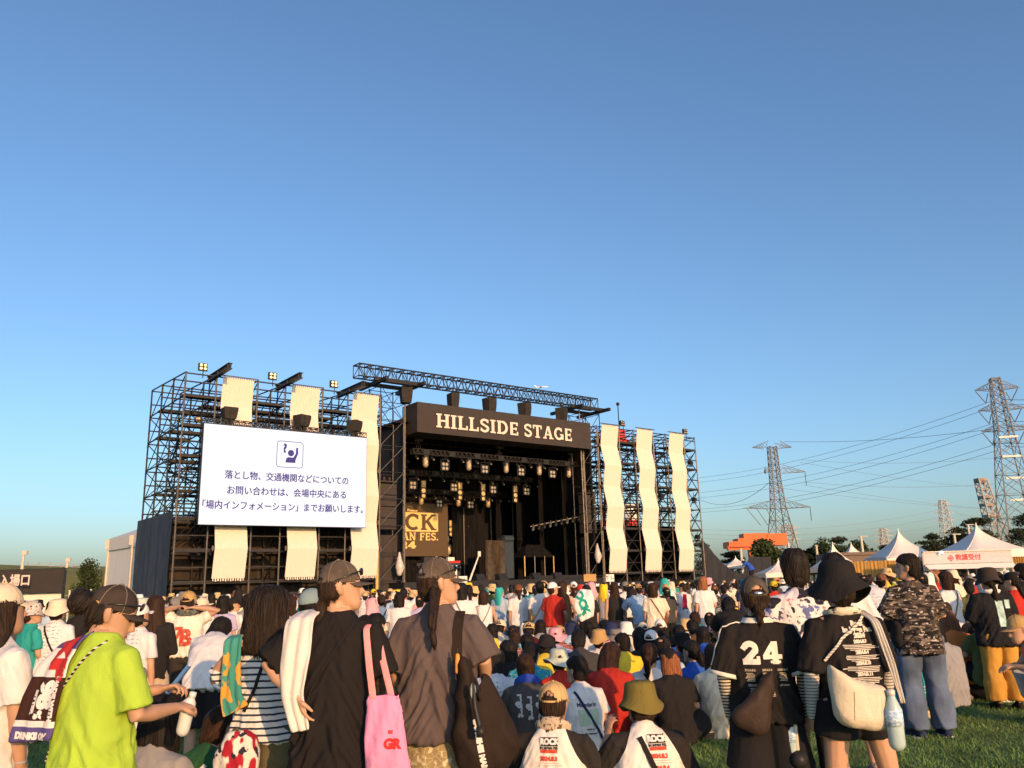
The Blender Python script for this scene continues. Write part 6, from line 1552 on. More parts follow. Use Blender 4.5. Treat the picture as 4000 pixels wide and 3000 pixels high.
for (px, py, d, p, top, bott, hk, hc, hat, hatc, tk, bg) in EX:
    if d is None: d = sitd(px, py)
    near = d < 10
    r = crowd_person(px, py, d, p, top, bott, hk, hc, hat, hatc, tk, rng.choice(('trousers', 'shorts')) if bott in ('black', 'jeans', 'beige', 'grey') else 'trousers', skin=rng.random() < .4, lod=2 if near else 0, rng=rng)
    if r is None: print('DUP', px, py); continue
    PLACED.append((r.location.x, r.location.y, 1)); PERS[px] = (r, p)
    if bg: bag(r, PROTO[p, 2 if near else 0], bg, rng.choice((1, -1)))
# fill: rows of seated and standing people between those, farther and farther towards the barrier
def in_front_of_stage(x, y):
    q = SMAT.inverted() @ V((x, y, 0)); return q.y < -3.9 or q.x < -3
def fill(n, dr, pxr, sitp, lod, mind, seed):
    rng = random.Random(seed); k = 0; tries = 0
    while k < n and tries < n * 60:
        tries += 1
        d = rng.uniform(*dr); px = rng.uniform(*pxr); c = W(px, 2275, d)
        if not in_front_of_stage(c.x, d) or (px > 3250 and d > 42) or (px < 260 and d > 26): continue
        if any((c.x - a) ** 2 + (d - b) ** 2 < (mind * m_) ** 2 for a, b, m_ in PLACED): continue
        sit = rng.random() < sitp; p = rng.choice(SIT) if sit else rng.choice(('stand', 'stand', 'front', 'turn', 'phone', 'stand', 'raise' if rng.random() < .3 else 'turn'))
        h = rng.uniform(.8, .9) if sit else rng.uniform(1.5, 1.72)
        py = 2275 - .028 * (px - 2000) + (CAMH - gz(d) - h) * 3200 / d
        top = rng.choices(list(TOPS), [13, 5, 5, 3, 3, 2, 1.6, 1.6, 4, 1.2, 1.5, 1.2, 1.5, 1, 1, .8, 7, 3, 3, 1.2, 1])[0]
        hat, hatc = None, None
        if rng.random() < .7: hat = rng.choice(('cap', 'cap', 'visor', 'bucket', 'bucket', 'hood', 'boonie')); hatc = rng.choice(('black', 'white', 'white', 'white', 'cream', 'tan', 'brown', 'grey', 'cream', 'navy', 'olive', 'pale green', 'straw', 'straw', 'pink', 'yellow', 'red', 'teal') if hat != 'hood' else ('white', 'white', 'cream', 'pink', 'yellow', 'teal', 'navy', 'black'))
        hk = rng.choice(('short', 'short', 'short', 'bob', 'lowpony', 'bun', 'long') if not hat else ('short', 'short', 'lowpony')); hc = rng.choice(('black', 'black', 'dark brown', 'black', 'orange brown' if rng.random() < .3 else 'dark brown'))
        r = crowd_person(px, py, d, p, top, rng.choice(('black', 'black', 'jeans', 'grey', 'beige', 'white')), hk, hc, hat, hatc, 'tank' if rng.random() < .12 else 'tee', rng.choice(('trousers', 'shorts')), skin=rng.random() < .4, rng=rng)
        if r is None: continue
        PLACED.append((c.x, d, 1)); k += 1
        if d < 22 and rng.random() < .25: bag(r, PROTO[p, 0], rng.choice(('black', 'grey', 'tan')), rng.choice((1, -1)))
    return k
fill(22, (10.5, 16), (1850, 2850), 1.0, 0, .62, 21)
fill(18, (16, 21), (1450, 2850), .35, 0, .55, 22)
fill(16, (11.5, 17), (3380, 4020), .9, 0, .6, 23)
fill(26, (16, 34), (3300, 4020), .12, 0, .6, 24)
fill(20, (11, 24), (40, 1300), .1, 0, .6, 25)
fill(30, (20, 27), (700, 3000), .25, 0, .55, 26)
fill(34, (26, 34), (560, 3050), .25, 0, .6, 27)
# the rest of the crowd, too many to count: far rows, and the people behind the camera whose shadows fall over the lawn
def tri(me):
    me.calc_loop_triangles(); co = np.empty(len(me.vertices) * 3, dtype=np.float32); me.vertices.foreach_get('co', co)
    t = np.empty(len(me.loop_triangles) * 3, dtype=np.int32); me.loop_triangles.foreach_get('vertices', t); return co.reshape(-1, 3), t.reshape(-1, 3)
TRI = {}
def trim(key, me):
    if key not in TRI: TRI[key] = tri(me)
    return TRI[key]
cm = [m_skin] + [TOPS[k] for k in ('white t-shirt', 'cream t-shirt', 'black t-shirt', 'charcoal t-shirt', 'grey t-shirt', 'teal t-shirt', 'pale blue t-shirt', 'red t-shirt', 'lavender t-shirt')] + [BOTT['black'], m_hair, m_hairb] + [HATC[k] for k in ('black', 'white', 'tan', 'straw', 'pink', 'yellow', 'cream')]
vs_, fs_, ms_ = [], [], []; nv = 0
def addp(key, me, mtx, mi):
    global nv
    co, t = trim(key, me); M4 = np.array(mtx); vs_.append(co @ M4[:3, :3].T + M4[:3, 3]); fs_.append(t + nv); ms_.append(np.full(len(t), mi)); nv += len(co)
rng = random.Random(5)
for nm, me_ in (('h', remesh_ := hair('short', .026)), ('hb', hair('bob', .026))): trim(nm, me_)
HL = {'h': None}
def stuff_person(x, y, p):
    pr = proto(p, 1); s = rng.uniform(.94, 1.07); dr = STAGEC - V((x, y, 0)); a = math.atan2(-dr.x, dr.y) + rng.uniform(-.4, .4)
    M_ = Matrix.Translation((x, y, gz(y))) @ rz(a) @ Matrix.Scale(s, 4)
    addp(p + 'b', pr['body'], M_, 0); addp(p + 't', pr['tee'], M_, rng.choices(range(1, 10), [12, 5, 4, 2, 2, 1, 3, 1, 1])[0]); addp(p + 'p', pr['trousers'], M_, 10)
    hm = M_ @ pr['pose'].headm
    addp(rng.choice(('h', 'h', 'hb')), me_, hm, rng.choice((11, 11, 12)))
    if rng.random() < .65:
        k = rng.choice(('visor', 'bucket', 'boonie', 'hood')); addp('hat' + k, hatm(k)[0], hm, rng.choice((13, 14, 14, 14, 15, 16, 16, 17, 18, 19, 19)))
cnt = 0; tries = 0; SP = list(PLACED)
while cnt < 520 and tries < 30000:
    tries += 1; d = rng.uniform(25, 62); px = rng.uniform(480, 4050); c = W(px, 2275, d)
    if not in_front_of_stage(c.x, d) or (px > 3000 and d > 41.5) or (px < 700 and d > 38): continue
    if any((c.x - a) ** 2 + (d - b) ** 2 < .5 for a, b, _ in SP): continue
    SP.append((c.x, d, 1)); cnt += 1; stuff_person(c.x, d, rng.choice(SIT) if rng.random() < .3 else rng.choice(('stand', 'front', 'turn', 'phone')))
for k in range(34):
    x = rng.uniform(-4, 13); y = -rng.uniform(4.5, 13); stuff_person(x, y, 'stand')
me = bpy.data.meshes.new('crowd'); Vv = np.concatenate(vs_); Ff = np.concatenate(fs_)
me.vertices.add(len(Vv)); me.vertices.foreach_set('co', Vv.astype(np.float32).ravel()); me.loops.add(len(Ff) * 3); me.loops.foreach_set('vertex_index', Ff.astype(np.int32).ravel()); me.polygons.add(len(Ff)); me.polygons.foreach_set('loop_start', np.arange(0, len(Ff) * 3, 3, dtype=np.int32)); me.polygons.foreach_set('material_index', np.concatenate(ms_).astype(np.int32)); me.update(calc_edges=True); me.polygons.foreach_set('use_smooth', [True] * len(Ff))
for m in cm: me.materials.append(m)
tag(link(bpy.data.objects.new('crowd', me)), kind='stuff')
# marshal on the barrier
r = crowd_person(2910, 2190, 54, 'bend', 'bright blue t-shirt', 'black', 'short', 'black', 'visor', 'white', label='steward in blue shirt and white cap standing high before the sagging dark cloth', height=1.5)
r.location.z = W(2910, 2190, 54).z - 1.42
mb = MB(); mb.box((0, 0, -.6), (.5, .4, .6)); st_ = mb.build('platform_crate', m_gear, None); st_.location = (r.location.x, r.location.y, r.location.z); tag(st_, 'dark crate platform under the blue shirted steward', 'platform')
# ================================================================ PEOPLE IN THE FOREGROUND
class Hero: pass
def hero(px, py, d, ps, label, rot=0, skin=m_skin, voxel=.007, face=True, extra=.01, group=None, fingers=True):
    h = Hero(); h.ps = ps; topl = ps.headm @ V((0, -.012, .118)); top = W(px, py, d); z0 = gz(d)
    h.s = s = (top.z - z0) / (topl.z + extra); off = rz(R(rot)) @ (topl * s)
    h.root = obj('person', body(ps, voxel, fingers, True), skin)
    h.root.location = (top.x - off.x, d - off.y, z0); h.root.rotation_euler = (0, 0, R(rot)); h.root.scale = (s,) * 3
    tag(h.root, label, 'person', group); h.m = Matrix.Translation(h.root.location) @ rz(R(rot)) @ Matrix.Scale(s, 4)
    if face: eyes(ps, h.root)
    return h
def wear(h, name, me, m): return obj(name, me, m, h.root)
def hair_on(h, kind, m=m_hair, voxel=.007, scale=1.0, name='hair', capped=False):
    me = strands(hair(kind, voxel, 3.3 + len(kind), capped), 330 if kind in ('bob', 'long') else 200, len(kind), .0022, length=.5 if kind in ('bob', 'long', 'lowpony') else .16); o = obj(name, me, [m, hairmat('lighter hair strand', (.03, .021, .015))], h.root, h.ps.headm @ Matrix.Scale(scale, 4)); return o
def cap_on(h, m, hole=True, tilt=-6, brim=.085, name='cap', stitch=None, big=.95):
    cr, br = cap_mesh(hole, .35, tilt, brim); o = obj(name, cr, m, h.root, h.ps.headm @ Matrix.Scale(big, 4)); obj('brim', br, m, o)
    mb = MB(); rx, ry, hh = .0895, .1095, .113
    for a in (30, 90, 150, 210, 330):                    # seams
        pts = []
        for k in range(8):
            t = k / 7; s = math.sqrt(max(0, 1 - (t * .985) ** 2.3)); pts.append((math.cos(R(a)) * rx * s * 1.02, -.012 + math.sin(R(a)) * ry * s * 1.02, .016 + hh * t))
        mb.tube(pts, [.0022] * 8, 5)
    mb.ball((0, -.012, .131), (.01, .01, .006)); mb.xf(Matrix.Translation((0, 0, .012)) @ Matrix.Rotation(R(-tilt), 4, 'X')); mb.build('cap_seam', stitch or m, o, True)
    return o
def item(name, h, me, m, label, cat, group=None):
    o = obj(name, me, m, None); o.matrix_world = h.m; return tag(o, label, cat, group)
def loc(h, px, py, d): return h.m.inverted() @ W(px, py, d)
def sunglasses(h, m=m_blacksteel, z=.075, y=.085):
    mb = MB()
    for sx in (-1, 1):
        mb.ball((sx * .034, y + .018, z), (.03, .007, .02)); mb.tube([(sx * .064, y + .014, z + .004), (sx * .092, y - .04, z - .01), (sx * .09, -.03, z - .035)], [.003, .003, .003], 6)
    mb.tube([(-.01, y + .022, z + .006), (.01, y + .022, z + .006)], [.003, .003], 6)
    o = mb.build('sunglasses', mat('dark plastic', (.012, .012, .013), .25, .05, spec=.5), h.root, True); o.matrix_local = h.ps.headm
m_cap = mat('washed grey brown cotton', (.105, .082, .066), .95, .3, 16, .3, 160, spec=.1); m_stitch = cloth('pale stitching', (.2, .165, .13))
m_capw = HATC['white']; m_tan = HATC['tan']
def tube_sleeve(h, i, m, a=.5, name='arm_sleeve'):
    ps = h.ps; E_, W_ = ps.E[i], ps.Wr[i]; S_ = ps.S[i]; mb = MB(); mb.tube([S_.lerp(E_, a), E_, E_.lerp(W_, .4), W_.lerp(E_, -.06)], [.049, .043, .041, .031], 14, cap='flat')
    return obj(name, remesh(mb, .008, 2), m, h.root)
def stripes(name, base, ink, freq, lo, axis=2, skew=0.0, seed=0.0):
    m = cloth(name, base); xyz, _ = obj_xyz(m)
    w = noise_fac(m, 5, .3, .7, detail=2); v = math_node(m, 'ADD', math_node(m, 'MULTIPLY', xyz[axis], freq), math_node(m, 'MULTIPLY', w, .9))
    if skew: v = math_node(m, 'ADD', v, math_node(m, 'MULTIPLY', xyz[0], skew))
    mix_into(m, math_node(m, 'GREATER_THAN', math_node(m, 'SINE', v), lo), ink); return m

# ---- woman at the left edge
h = hero(4, 2280, 4.0, Pose(yaw=6, pitch=4, tw=8, re=(.205, .0, 1.045), rw=(.20, .05, .82)), 'woman at the left edge in white cap and white t-shirt, long brown hair', -22)
sm = shirt(h.ps, .009, -.17, 1.05, .85, 1.1, seed=1.2); t_ = wear(h, 't_shirt', sm, TOPS['white t-shirt']); back_print(t_, sm, [('ROCK', .02, 1.2, .05, .004), ('IN', .02, 1.155, .05, .004)], cloth('grey print', (.1, .1, .12)))
wear(h, 'skirt', skirt(h.ps, .012, .72, .18, .2), BOTT['black']); hair_on(h, 'long', m_hairb, capped=True); cap_on(h, HATC['cream'], stitch=HATC['straw'])
mb = MB(); w_ = h.ps.Wr[1]; mb.tube([w_ + V((.026 * math.cos(a * .7), .026 * math.sin(a * .7), .012)) for a in range(10)], [.006] * 10, 6); mb.build('wristband', m_grey, h.root, True)

# ---- woman in the lime shirt
PL = Pose(M=(0, -.02, 1.12), N=(0, .0, 1.335), H=(.0, .04, 1.452), yaw=44, pitch=-24, le=(-.2, .10, 1.05), lw=(.04, .30, 1.10), re=(.235, .02, 1.03), rw=(.20, .26, 1.03), curl=.75)
h = hero(482, 2292, 3.9, PL, 'woman in bright lime t-shirt and brown cap looking down at her phone', -26)
sm = shirt(h.ps, .009, -.3, .94, .88, 1.02, amp=.008, seed=2.7, neck=1.05, belly=1.08); lime = wear(h, 't_shirt', sm, cloth('lime cotton', (.36, .54, .06))); wear(h, 'trousers', trousers(h.ps, r=.78, amp=.002), BOTT['black'])
hair_on(h, 'bun', capped=True); cap_on(h, mat('brown black cap cotton', (.05, .04, .034), .95, .2, 12, .3, 120, spec=.1), False, stitch=m_stitch); sunglasses(h)
mb = MB(); mb.tube([(-.075, -.07, .03), (0, -.122, .03), (.075, -.07, .03)], [(.004, .009)] * 3, 8); o = mb.build('cap_strap', m_tan, h.root, True); o.matrix_local = h.ps.headm
m_twl = cloth('printed towel', (.05, .022, .018)); xyz, _ = obj_xyz(m_twl)
mix_into(m_twl, math_node(m_twl, 'GREATER_THAN', xyz[2], 1.20), (.72, .7, .68)); mix_into(m_twl, math_node(m_twl, 'GREATER_THAN', xyz[2], 1.315), (.1, .08, .22)); mix_into(m_twl, math_node(m_twl, 'LESS_THAN', xyz[2], 1.025), (.72, .7, .68)); mix_into(m_twl, math_node(m_twl, 'LESS_THAN', xyz[2], 1.0), (.1, .08, .25))
tm = drape([((-.175, .03, 1.335), (.0, -.01, 1.40)), ((-.20, -.06, 1.33), (.0, -.09, 1.36)), ((-.235, -.135, 1.24), (-.01, -.14, 1.27)), ((-.26, -.175, 1.1), (-.02, -.165, 1.12)), ((-.275, -.205, .93), (-.03, -.18, .95))], .012, .008, 1)
tw_ = item('towel', h, tm, m_twl, 'printed towel hanging over the back of the lime shirt', 'towel'); tt = bvh(tm)
back_print(tw_, tm, [('98', -.105, 1.13, .11, .008, R(-90)), ('%', -.13, 1.05, .045, .004, R(-90)), ('MADE WITH', -.05, 1.115, .032, .003, R(-90)), ('BITTER', -.165, 1.1, .03, .003, R(-90)), ('DRINKS ON', -.14, .965, .035, .003)], HATC['white'], tree=tt)
back_print(tw_, tm, [('P', -.07, 1.235, .14, .016, R(-90)), ('K', -.09, 1.32, .12, .014, R(-90))], m_red, tree=tt)
st = bvh(sm); strap(st, [(.09, 1.345), (.02, 1.25), (-.1, 1.08), (-.17, .92), (-.2, .84)], .009, stripes('black white cord', (.02, .02, .02), (.6, .58, .55), 330, .2), 'lanyard', off=.006, mtx=h.m); tag(bpy.data.objects['lanyard'], 'thin black and white cord slung across the lime shirt', 'cord')
mb = MB(); mb.box((0, 0, 0), (.037, .076, .004), Matrix.Rotation(R(52), 3, 'X')); me = mb.mesh(); me.transform(Matrix.Translation(h.ps.Wr[0] + V((.035, .075, .035))) @ Matrix.Rotation(R(-30), 4, 'Z')); item('phone', h, evaluated(me, [('BEVEL', dict(width=.003, segments=2))]), mat('phone glass', (.02, .02, .03), .15, .02, emit=(.03, .04, .07), estr=.6, spec=.5), 'smartphone held by the woman in the lime shirt', 'phone')
mb = MB(); c = h.ps.Wr[1] + V((-.02, .085, -.02)); mb.tube([c + V((-.02, .0, -.09)), c + V((0, .01, .03)), c + V((.008, .015, .05))], [.03, .031, .016], 14); mb.tube([c + V((.008, .015, .05)), c + V((.014, .018, .075))], [.017, .016], 12, cap='flat'); item('bottle', h, mb.mesh(smooth=True), mat('clear white plastic', (.6, .62, .62), .2, .05, spec=.5), 'white capped plastic bottle in the hand of the woman in lime', 'bottle')

# ---- woman with the black bob
PB = Pose(yaw=6, pitch=0, tw=-6, tilt=6, le=(-.335, -.03, 1.13), lw=(-.185, -.09, 1.30), lh=(.55, -.1, .75), re=(.24, .06, 1.06), rw=(.14, .22, 1.04), curl=1.0)
h = hero(1052, 2326, 4.95, PB, 'woman with glossy black bob and striped t-shirt between lime shirt and black shirt', -8, face=False)
m_str = stripes('navy striped cotton', (.7, .7, .7), (.03, .05, .08), 168, .55)
sm = shirt(h.ps, .009, -.16, .98, .9, 1.0, amp=.014, seed=4.1); wear(h, 't_shirt', sm, m_str); wear(h, 'shorts', trousers(h.ps, .01, .42, 1.12, 1.12, top=.2), mat('olive denim', (.11, .10, .055), .9, .3, 8, .3, 160))
hair_on(h, 'bob', hairmat('glossy black hair', (.012, .01, .009)), scale=1.38)
mb = MB(); mb.loft([h.ps.ring(u, .163, .118) for u in (.12, .19)], cap=False); mb.build('belt', cloth('brown leather', (.1, .03, .015)), h.root, True)
m_t2 = cloth('orange teal towel', (.62, .33, .06)); mix_into(m_t2, noise_fac(m_t2, 11, .47, .5, (1, 1, .7), 2, 4), (.06, .28, .24))
hd = h.ps.Wr[0]; a = hd + V((.03, -.02, .06))
tm = drape([(a + V((-.05, .05, .03)), a + V((.05, .03, .04))), (a + V((-.055, -.03, .0)), a + V((.06, -.02, .02))), (a + V((-.05, -.04, -.15)), a + V((.06, -.03, -.14))), (a + V((-.045, -.045, -.34)), a + V((.08, -.04, -.3))), (a + V((-.02, -.05, -.43)), a + V((.13, -.05, -.36)))], .012, .012, 2)
item('towel', h, tm, m_t2, 'orange and teal towel held over the shoulder of the striped t-shirt', 'towel')
m_rw = cloth('red white cloth', (.7, .68, .66)); mix_into(m_rw, noise_fac(m_rw, 10, .52, .55, (1, 1, .5), 2, 3), (.35, .02, .04)); mix_into(m_rw, noise_fac(m_rw, 14, .6, .62, detail=3, seed=9), (.03, .03, .05))
item('waist_cloth', h, pillow([loc(h, x, y, 4.72) for x, y in ((905, 2865), (985, 2875), (1000, 2930), (1005, 3010), (950, 3060), (850, 3050), (835, 2990), (870, 2920))], .05, amp=.03, seed=2), m_rw, 'red and white bundled shirt tied at the hip of the striped woman', 'shirt')
sb = bvh(sm); o = strap(sb, [(.05, 1.3), (.0, 1.1), (-.06, .96)], .02, HATC['black'], 'bag_strap', mtx=h.m); tag(o, 'black bag strap on the back of the striped t-shirt', 'strap')

# ---- woman in the black shirt
PK = Pose(yaw=68, pitch=3, tw=8, le=(-.325, -.07, 1.13), lw=(-.15, -.13, 1.0), lh=(.45, -.05, -.9), re=(.225, .0, 1.07), rw=(.22, .05, .84), curl=.35)
h = hero(1318, 2194, 4.4, PK, 'woman in oversized black t-shirt and washed cap with pink tote, hand on hip', -6, m_skin2, .006)
sm = shirt(h.ps, .009, -.42, 1.08, .98, 1.3, amp=.016, seed=6.3); t_ = wear(h, 't_shirt', sm, cloth('soft black cotton', (.018, .016, .016))); wear(h, 'trousers', trousers(h.ps, .012, .97, 1.1, 1.2), BOTT['black'])
hair_on(h, 'lowpony', m_hairb, capped=True); cap_on(h, m_cap, True, 2, stitch=m_stitch); sunglasses(h, z=.07, y=.088)
tube_sleeve(h, 1, mat('dark mesh sleeve', (.05, .03, .022), .8, .5, 60), .6); st = bvh(sm)
o = strap(st, [(.12, 1.345), (.02, 1.2), (-.08, 1.03), (-.14, .86)], .008, HATC['black'], 'lanyard', mtx=h.m); tag(o, 'thin black cord slung across the oversized black t-shirt', 'cord')
S0 = h.ps.S[0]
tm = drape([(S0 + V((-.055, .1, -.06)), S0 + V((.085, .1, .02))), (S0 + V((-.06, .02, .1)), S0 + V((.09, .0, .125))), (S0 + V((-.07, -.135, .06)), S0 + V((.075, -.135, .075))), (S0 + V((-.075, -.175, -.13)), S0 + V((.07, -.165, -.12))), (S0 + V((-.06, -.185, -.28)), S0 + V((.05, -.18, -.27))), (S0 + V((-.0, -.185, -.44)), S0 + V((.09, -.18, -.43)))], .014, .012, 5)
item('towel', h, tm, cloth('white towelling', (.7, .66, .62), .5), 'white towel hanging over the left shoulder of the black t-shirt', 'towel')
m_pink = cloth('pink canvas', (.78, .30, .50)); m_pinks = cloth('salmon pink strap', (.85, .33, .34))
tote = empty('tote_bag', 'pink canvas tote with red letters hanging from the shoulder of the black t-shirt', 'bag'); tote.matrix_world = h.m
A1 = loc(h, 1452, 2455, 4.3); c0 = loc(h, 1495, 2715, 4.2); c1 = loc(h, 1518, 3060, 4.15)
mb = MB(); rings = []
for k in range(9):
    t = k / 8; c = c0.lerp(c1, t); hw = .08 + .028 * t; th = .008 + .03 * math.sin(min(1, t * 1.3) * math.pi / 2)
    rings.append([c + V((hw * math.cos(R(a)) * (1 + .03 * math.sin(k + a)), th * math.sin(R(a)) + .006 * math.sin(a * .1 + k), .0)) for a in range(0, 360, 18)])
mb.loft(rings); bm_ = wrinkle(remesh(mb, .007, 2), .006, 9, 4, 8); bgo = obj('bag_body', bm_, m_pink, tote)
for sx in (-1, 1):
    a = c0 + V((sx * .042, -.012 if sx < 0 else .012, -.02)); tp = A1 + V((sx * .014, -.05 if sx < 0 else .03, 0))
    obj('strap', drape([(tp + V((-.016, .05, .02)), tp + V((.016, .05, .02))), (tp + V((-.017, 0, .0)), tp + V((.017, 0, .0))), (a.lerp(tp, .5) + V((-.018, -.01, 0)), a.lerp(tp, .5) + V((.018, -.01, 0))), (a + V((-.018, 0, 0)), a + V((.018, 0, 0)))], .004, .001, 0, 3, 2), m_pinks, tote)
cg = loc(h, 1518, 2905, 4.15); tr_ = bvh(bm_)
mbt = MB(); 
for s_, x, z, sz, b in (('GR', cg.x + .02, cg.z, .055, .004), ('BE', cg.x + .01, cg.z + .05, .02, .001)):
    t2_ = text_mesh(s_, sz, b); t2_.transform(Matrix.Translation((x, 0, z)) @ SM); mbt.add([v.co for v in t2_.vertices], [tuple(p.vertices) for p in t2_.polygons])
obj('print', project(mbt.mesh(), tr_, (0, 1, 0), .003), m_red, bgo)

# ---- woman in the grey brown shirt with the big bag
PG = Pose(yaw=62, pitch=2, tw=6, re=(.245, -.02, 1.1), rw=(.23, .16, .98), le=(-.225, .02, 1.06), lw=(-.19, .12, .86))
h = hero(1700, 2182, 4.65, PG, 'woman in loose grey brown t-shirt and washed cap with long braid and lace skirt', -4, m_skin2, .006)
sm = shirt(h.ps, .009, -.27, 1.12, 1.0, 1.3, amp=.017, seed=8.8, belly=1.05); wear(h, 't_shirt', sm, cloth('grey brown cotton', (.105, .082, .08)))
m_lace = cloth('cream lace', (.5, .42, .26)); mix_into(m_lace, noise_fac(m_lace, 26, .015, .05, detail=2, kind='edge'), (.30, .24, .13)); mix_into(m_lace, noise_fac(m_lace, 30, .55, .6), (.62, .55, .38)); wear(h, 'skirt', skirt(h.ps, .01, .62, .15, .215), m_lace)
hair_on(h, 'none', m_hairb, capped=True); cap_on(h, m_cap, True, 3, stitch=m_stitch); sunglasses(h, z=.072, y=.088)
mb = MB(); n_ = 11
for k in range(n_):
    t = k / n_; z = 1.462 - .19 * t; y = -.066 - .085 * min(1, t * 1.4) - .012 * t; 
    for sx in (-1, 1): mb.ball((.0 + sx * .013 * (1 - .35 * t), y, z - (.012 if sx > 0 else 0)), (.02 * (1 - .35 * t), .019, .021))
mb.tube([(0, -.16, 1.275), (.004, -.168, 1.24), (.012, -.17, 1.2), (.014, -.168, 1.165)], [.008, .018, .016, .003], 10)
wear(h, 'braid', remesh(mb, .0055, 1), hairmat('braid hair', (.02, .012, .009)))
m_dbag = mat('dark brown canvas', (.028, .02, .016), .9, .25, 3, .4, 60, spec=.1)
bagr = empty('shoulder_bag', 'large slouchy dark brown bag with white strap lettering on the hip of the grey t-shirt', 'bag'); bagr.matrix_world = h.m
def hp(x, y, d=4.45): return loc(h, x, y, d)
mb = MB()
bme = pillow([hp(x, y, 4.42) for x, y in ((1778, 2800), (1785, 2690), (1800, 2575), (1822, 2570), (1850, 2700), (1905, 2740), (1880, 2640), (1905, 2650), (1975, 2780), (2025, 2900), (1985, 2990), (1880, 3060), (1800, 3000), (1770, 2900))], .085, amp=.016, seed=3); bb = obj('bag_body', bme, m_dbag, bagr); st = bvh(sm)
p_ = hp(1803, 2590, 4.46)
strap(st, [(.125, 1.352), (.118, 1.25), (.118, 1.12), (p_.x - .005, p_.z)], .05, m_dbag, 'strap', bagr, .012, thick=.006)
mb = MB(); q_ = hp(1787, 2560, 4.4); mb.tube([q_, q_ + V((.0, 0, -.03)), q_ + V((-.002, 0, -.075))], [.01, .013, .011], 10); mb.build('tag', mat('orange leather tag', (.7, .3, .06), .6, .1), bagr, True)
mb = MB(); mb.tube([q_ + V((.012 * math.cos(a * .7), 0, -.098 + .02 * math.sin(a * .7))) for a in range(10)], [.0035] * 10, 6); mb.tube([q_ + V((0, 0, .03)), q_], [.004, .004], 6); mb.build('carabiner', m_blacksteel, bagr, True)
q_ = hp(1855, 2760, 4.25); mb = MB(); mb.tube([q_ + V((-.005, 0, .1)), q_, q_ + V((.02, -.01, -.08))], [.006, .012, .014], 8); mb.box(q_ + V((.025, -.015, -.11)), (.018, .008, .022)); mb.build('keyring', m_blacksteel, bagr, True)
mb = MB(); mb.ball(hp(1848, 2700, 4.26), (.014, .01, .04)); mb.build('green_charm', HATC['pale green'], bagr, True)
t2_ = text_mesh('SAMUIHEI MAMMA', .034, .003); a_, b_ = hp(1868, 2800), hp(1912, 3030); t2_.transform(Matrix.Translation(((a_.x + b_.x) / 2, 0, (a_.z + b_.z) / 2)) @ SM @ rz(math.atan2(b_.z - a_.z, b_.x - a_.x))); obj('print', project(t2_, bvh(bme), (0, 1, 0), .004), HATC['white'], bb)

# ---- woman with number 24
P24 = Pose(yaw=-2, pitch=2, sw=.17, le=(-.235, -.0, 1.02), lw=(-.2, .08, .79), re=(.24, -.03, 1.03), rw=(.25, .03, .79), curl=.8, lk=(-.12, .02, .45), rk=(.13, .02, .45))
h = hero(2940, 2252, 5.1, P24, 'woman in black number 24 jersey with white trim and grey cap', -3, voxel=.008, face=False)
m_jer = cloth('black jersey', (.02, .018, .018)); sm = shirt(h.ps, .009, -.2, 1.08, .92, 1.2, amp=.016, seed=10.1); t_ = wear(h, 't_shirt', sm, m_jer); wear(h, 'shorts', trousers(h.ps, .01, .44, 1.12, 1.1), BOTT['black']); wear(h, 'shoes', shoes(h.ps), HATC['black'])
hair_on(h, 'shortbraid', m_hairb, capped=True); cap_on(h, mat('charcoal cap cotton', (.085, .075, .062), .95, .15, 12, .3, 120, spec=.1), True)
mb = MB(); mb.ball((0, -.118, .03), (.03, .012, .012)); o = mb.build('hair_clip', mat('silver clip', (.7, .72, .75), .2, .02, metal=.9), h.root, True); o.matrix_local = h.ps.headm
m_wt = cloth('off white trim', (.74, .70, .6)); mb = MB()
for i in (0, 1):
    S_, E_ = h.ps.S[i], h.ps.E[i]; d_ = E_ - S_; mb.tube([S_ + d_ * .88, S_ + d_ * .97], [(.0915, .0905), (.0925, .0915)], 18, cap='flat')
mb.build('cuff_trim', m_wt, t_, True)
mb = MB(); mb.loft([h.ps.ring(u, rx, ry) for u, rx, ry in ((1.0, .1, .088), (1.06, .079, .072))], cap=False); mb.build('collar_trim', m_wt, t_, True)
st = bvh(sm)
for i, sx in enumerate((-1, 1)):
    S_, E_ = h.ps.S[i], h.ps.E[i]; pts = []
    for k in range(14):
        t = k / 13; q = (h.ps.N + V((sx * .09, 0, .015))).lerp(S_ + V((sx * .03, 0, .0)), min(1, t * 2)) if t < .5 else (S_ + V((sx * .03, 0, 0))).lerp(S_ + (E_ - S_) * .88 + V((sx * .05, 0, 0)), t * 2 - 1)
        hit = st.find_nearest(q + V((sx * .25, -.12, .22))) if False else st.ray_cast(q + V((sx * .5, -.25, .75)) if t < .55 else q + V((sx * .8, -.35, .3)), (q - (q + (V((sx * .5, -.25, .75)) if t < .55 else V((sx * .8, -.35, .3))))).normalized())
        if hit[0] is not None: pts.append(hit[0] + hit[1] * .002)
    if len(pts) > 3: mb = MB(); mb.tube(pts, [.0055] * len(pts), 6); mb.build('shoulder_stripe', m_wt, t_, True)
back_print(t_, sm, [('slab', '24', -.012, 1.105, .25, .13)], m_wt, tree=st)
its = []
for cx, w_, n_, z_ in ((-.095, .05, 6, 1.06), (.005, .06, 6, 1.06), (.1, .05, 6, 1.06), (-.085, .045, 5, .975), (.01, .06, 6, .975)):
    its += [('2024.8.' + ('3' if cx < -.05 else '4' if cx < .05 else '10'), cx, z_ + .012, .017, .001)] + [('rect', cx + ((k * 37) % 10 - 5) * .001, z_ - .006 - k * .0085, w_ / 2 * (.75 + ((k * 53) % 10) / 40), .0028) for k in range(n_)]
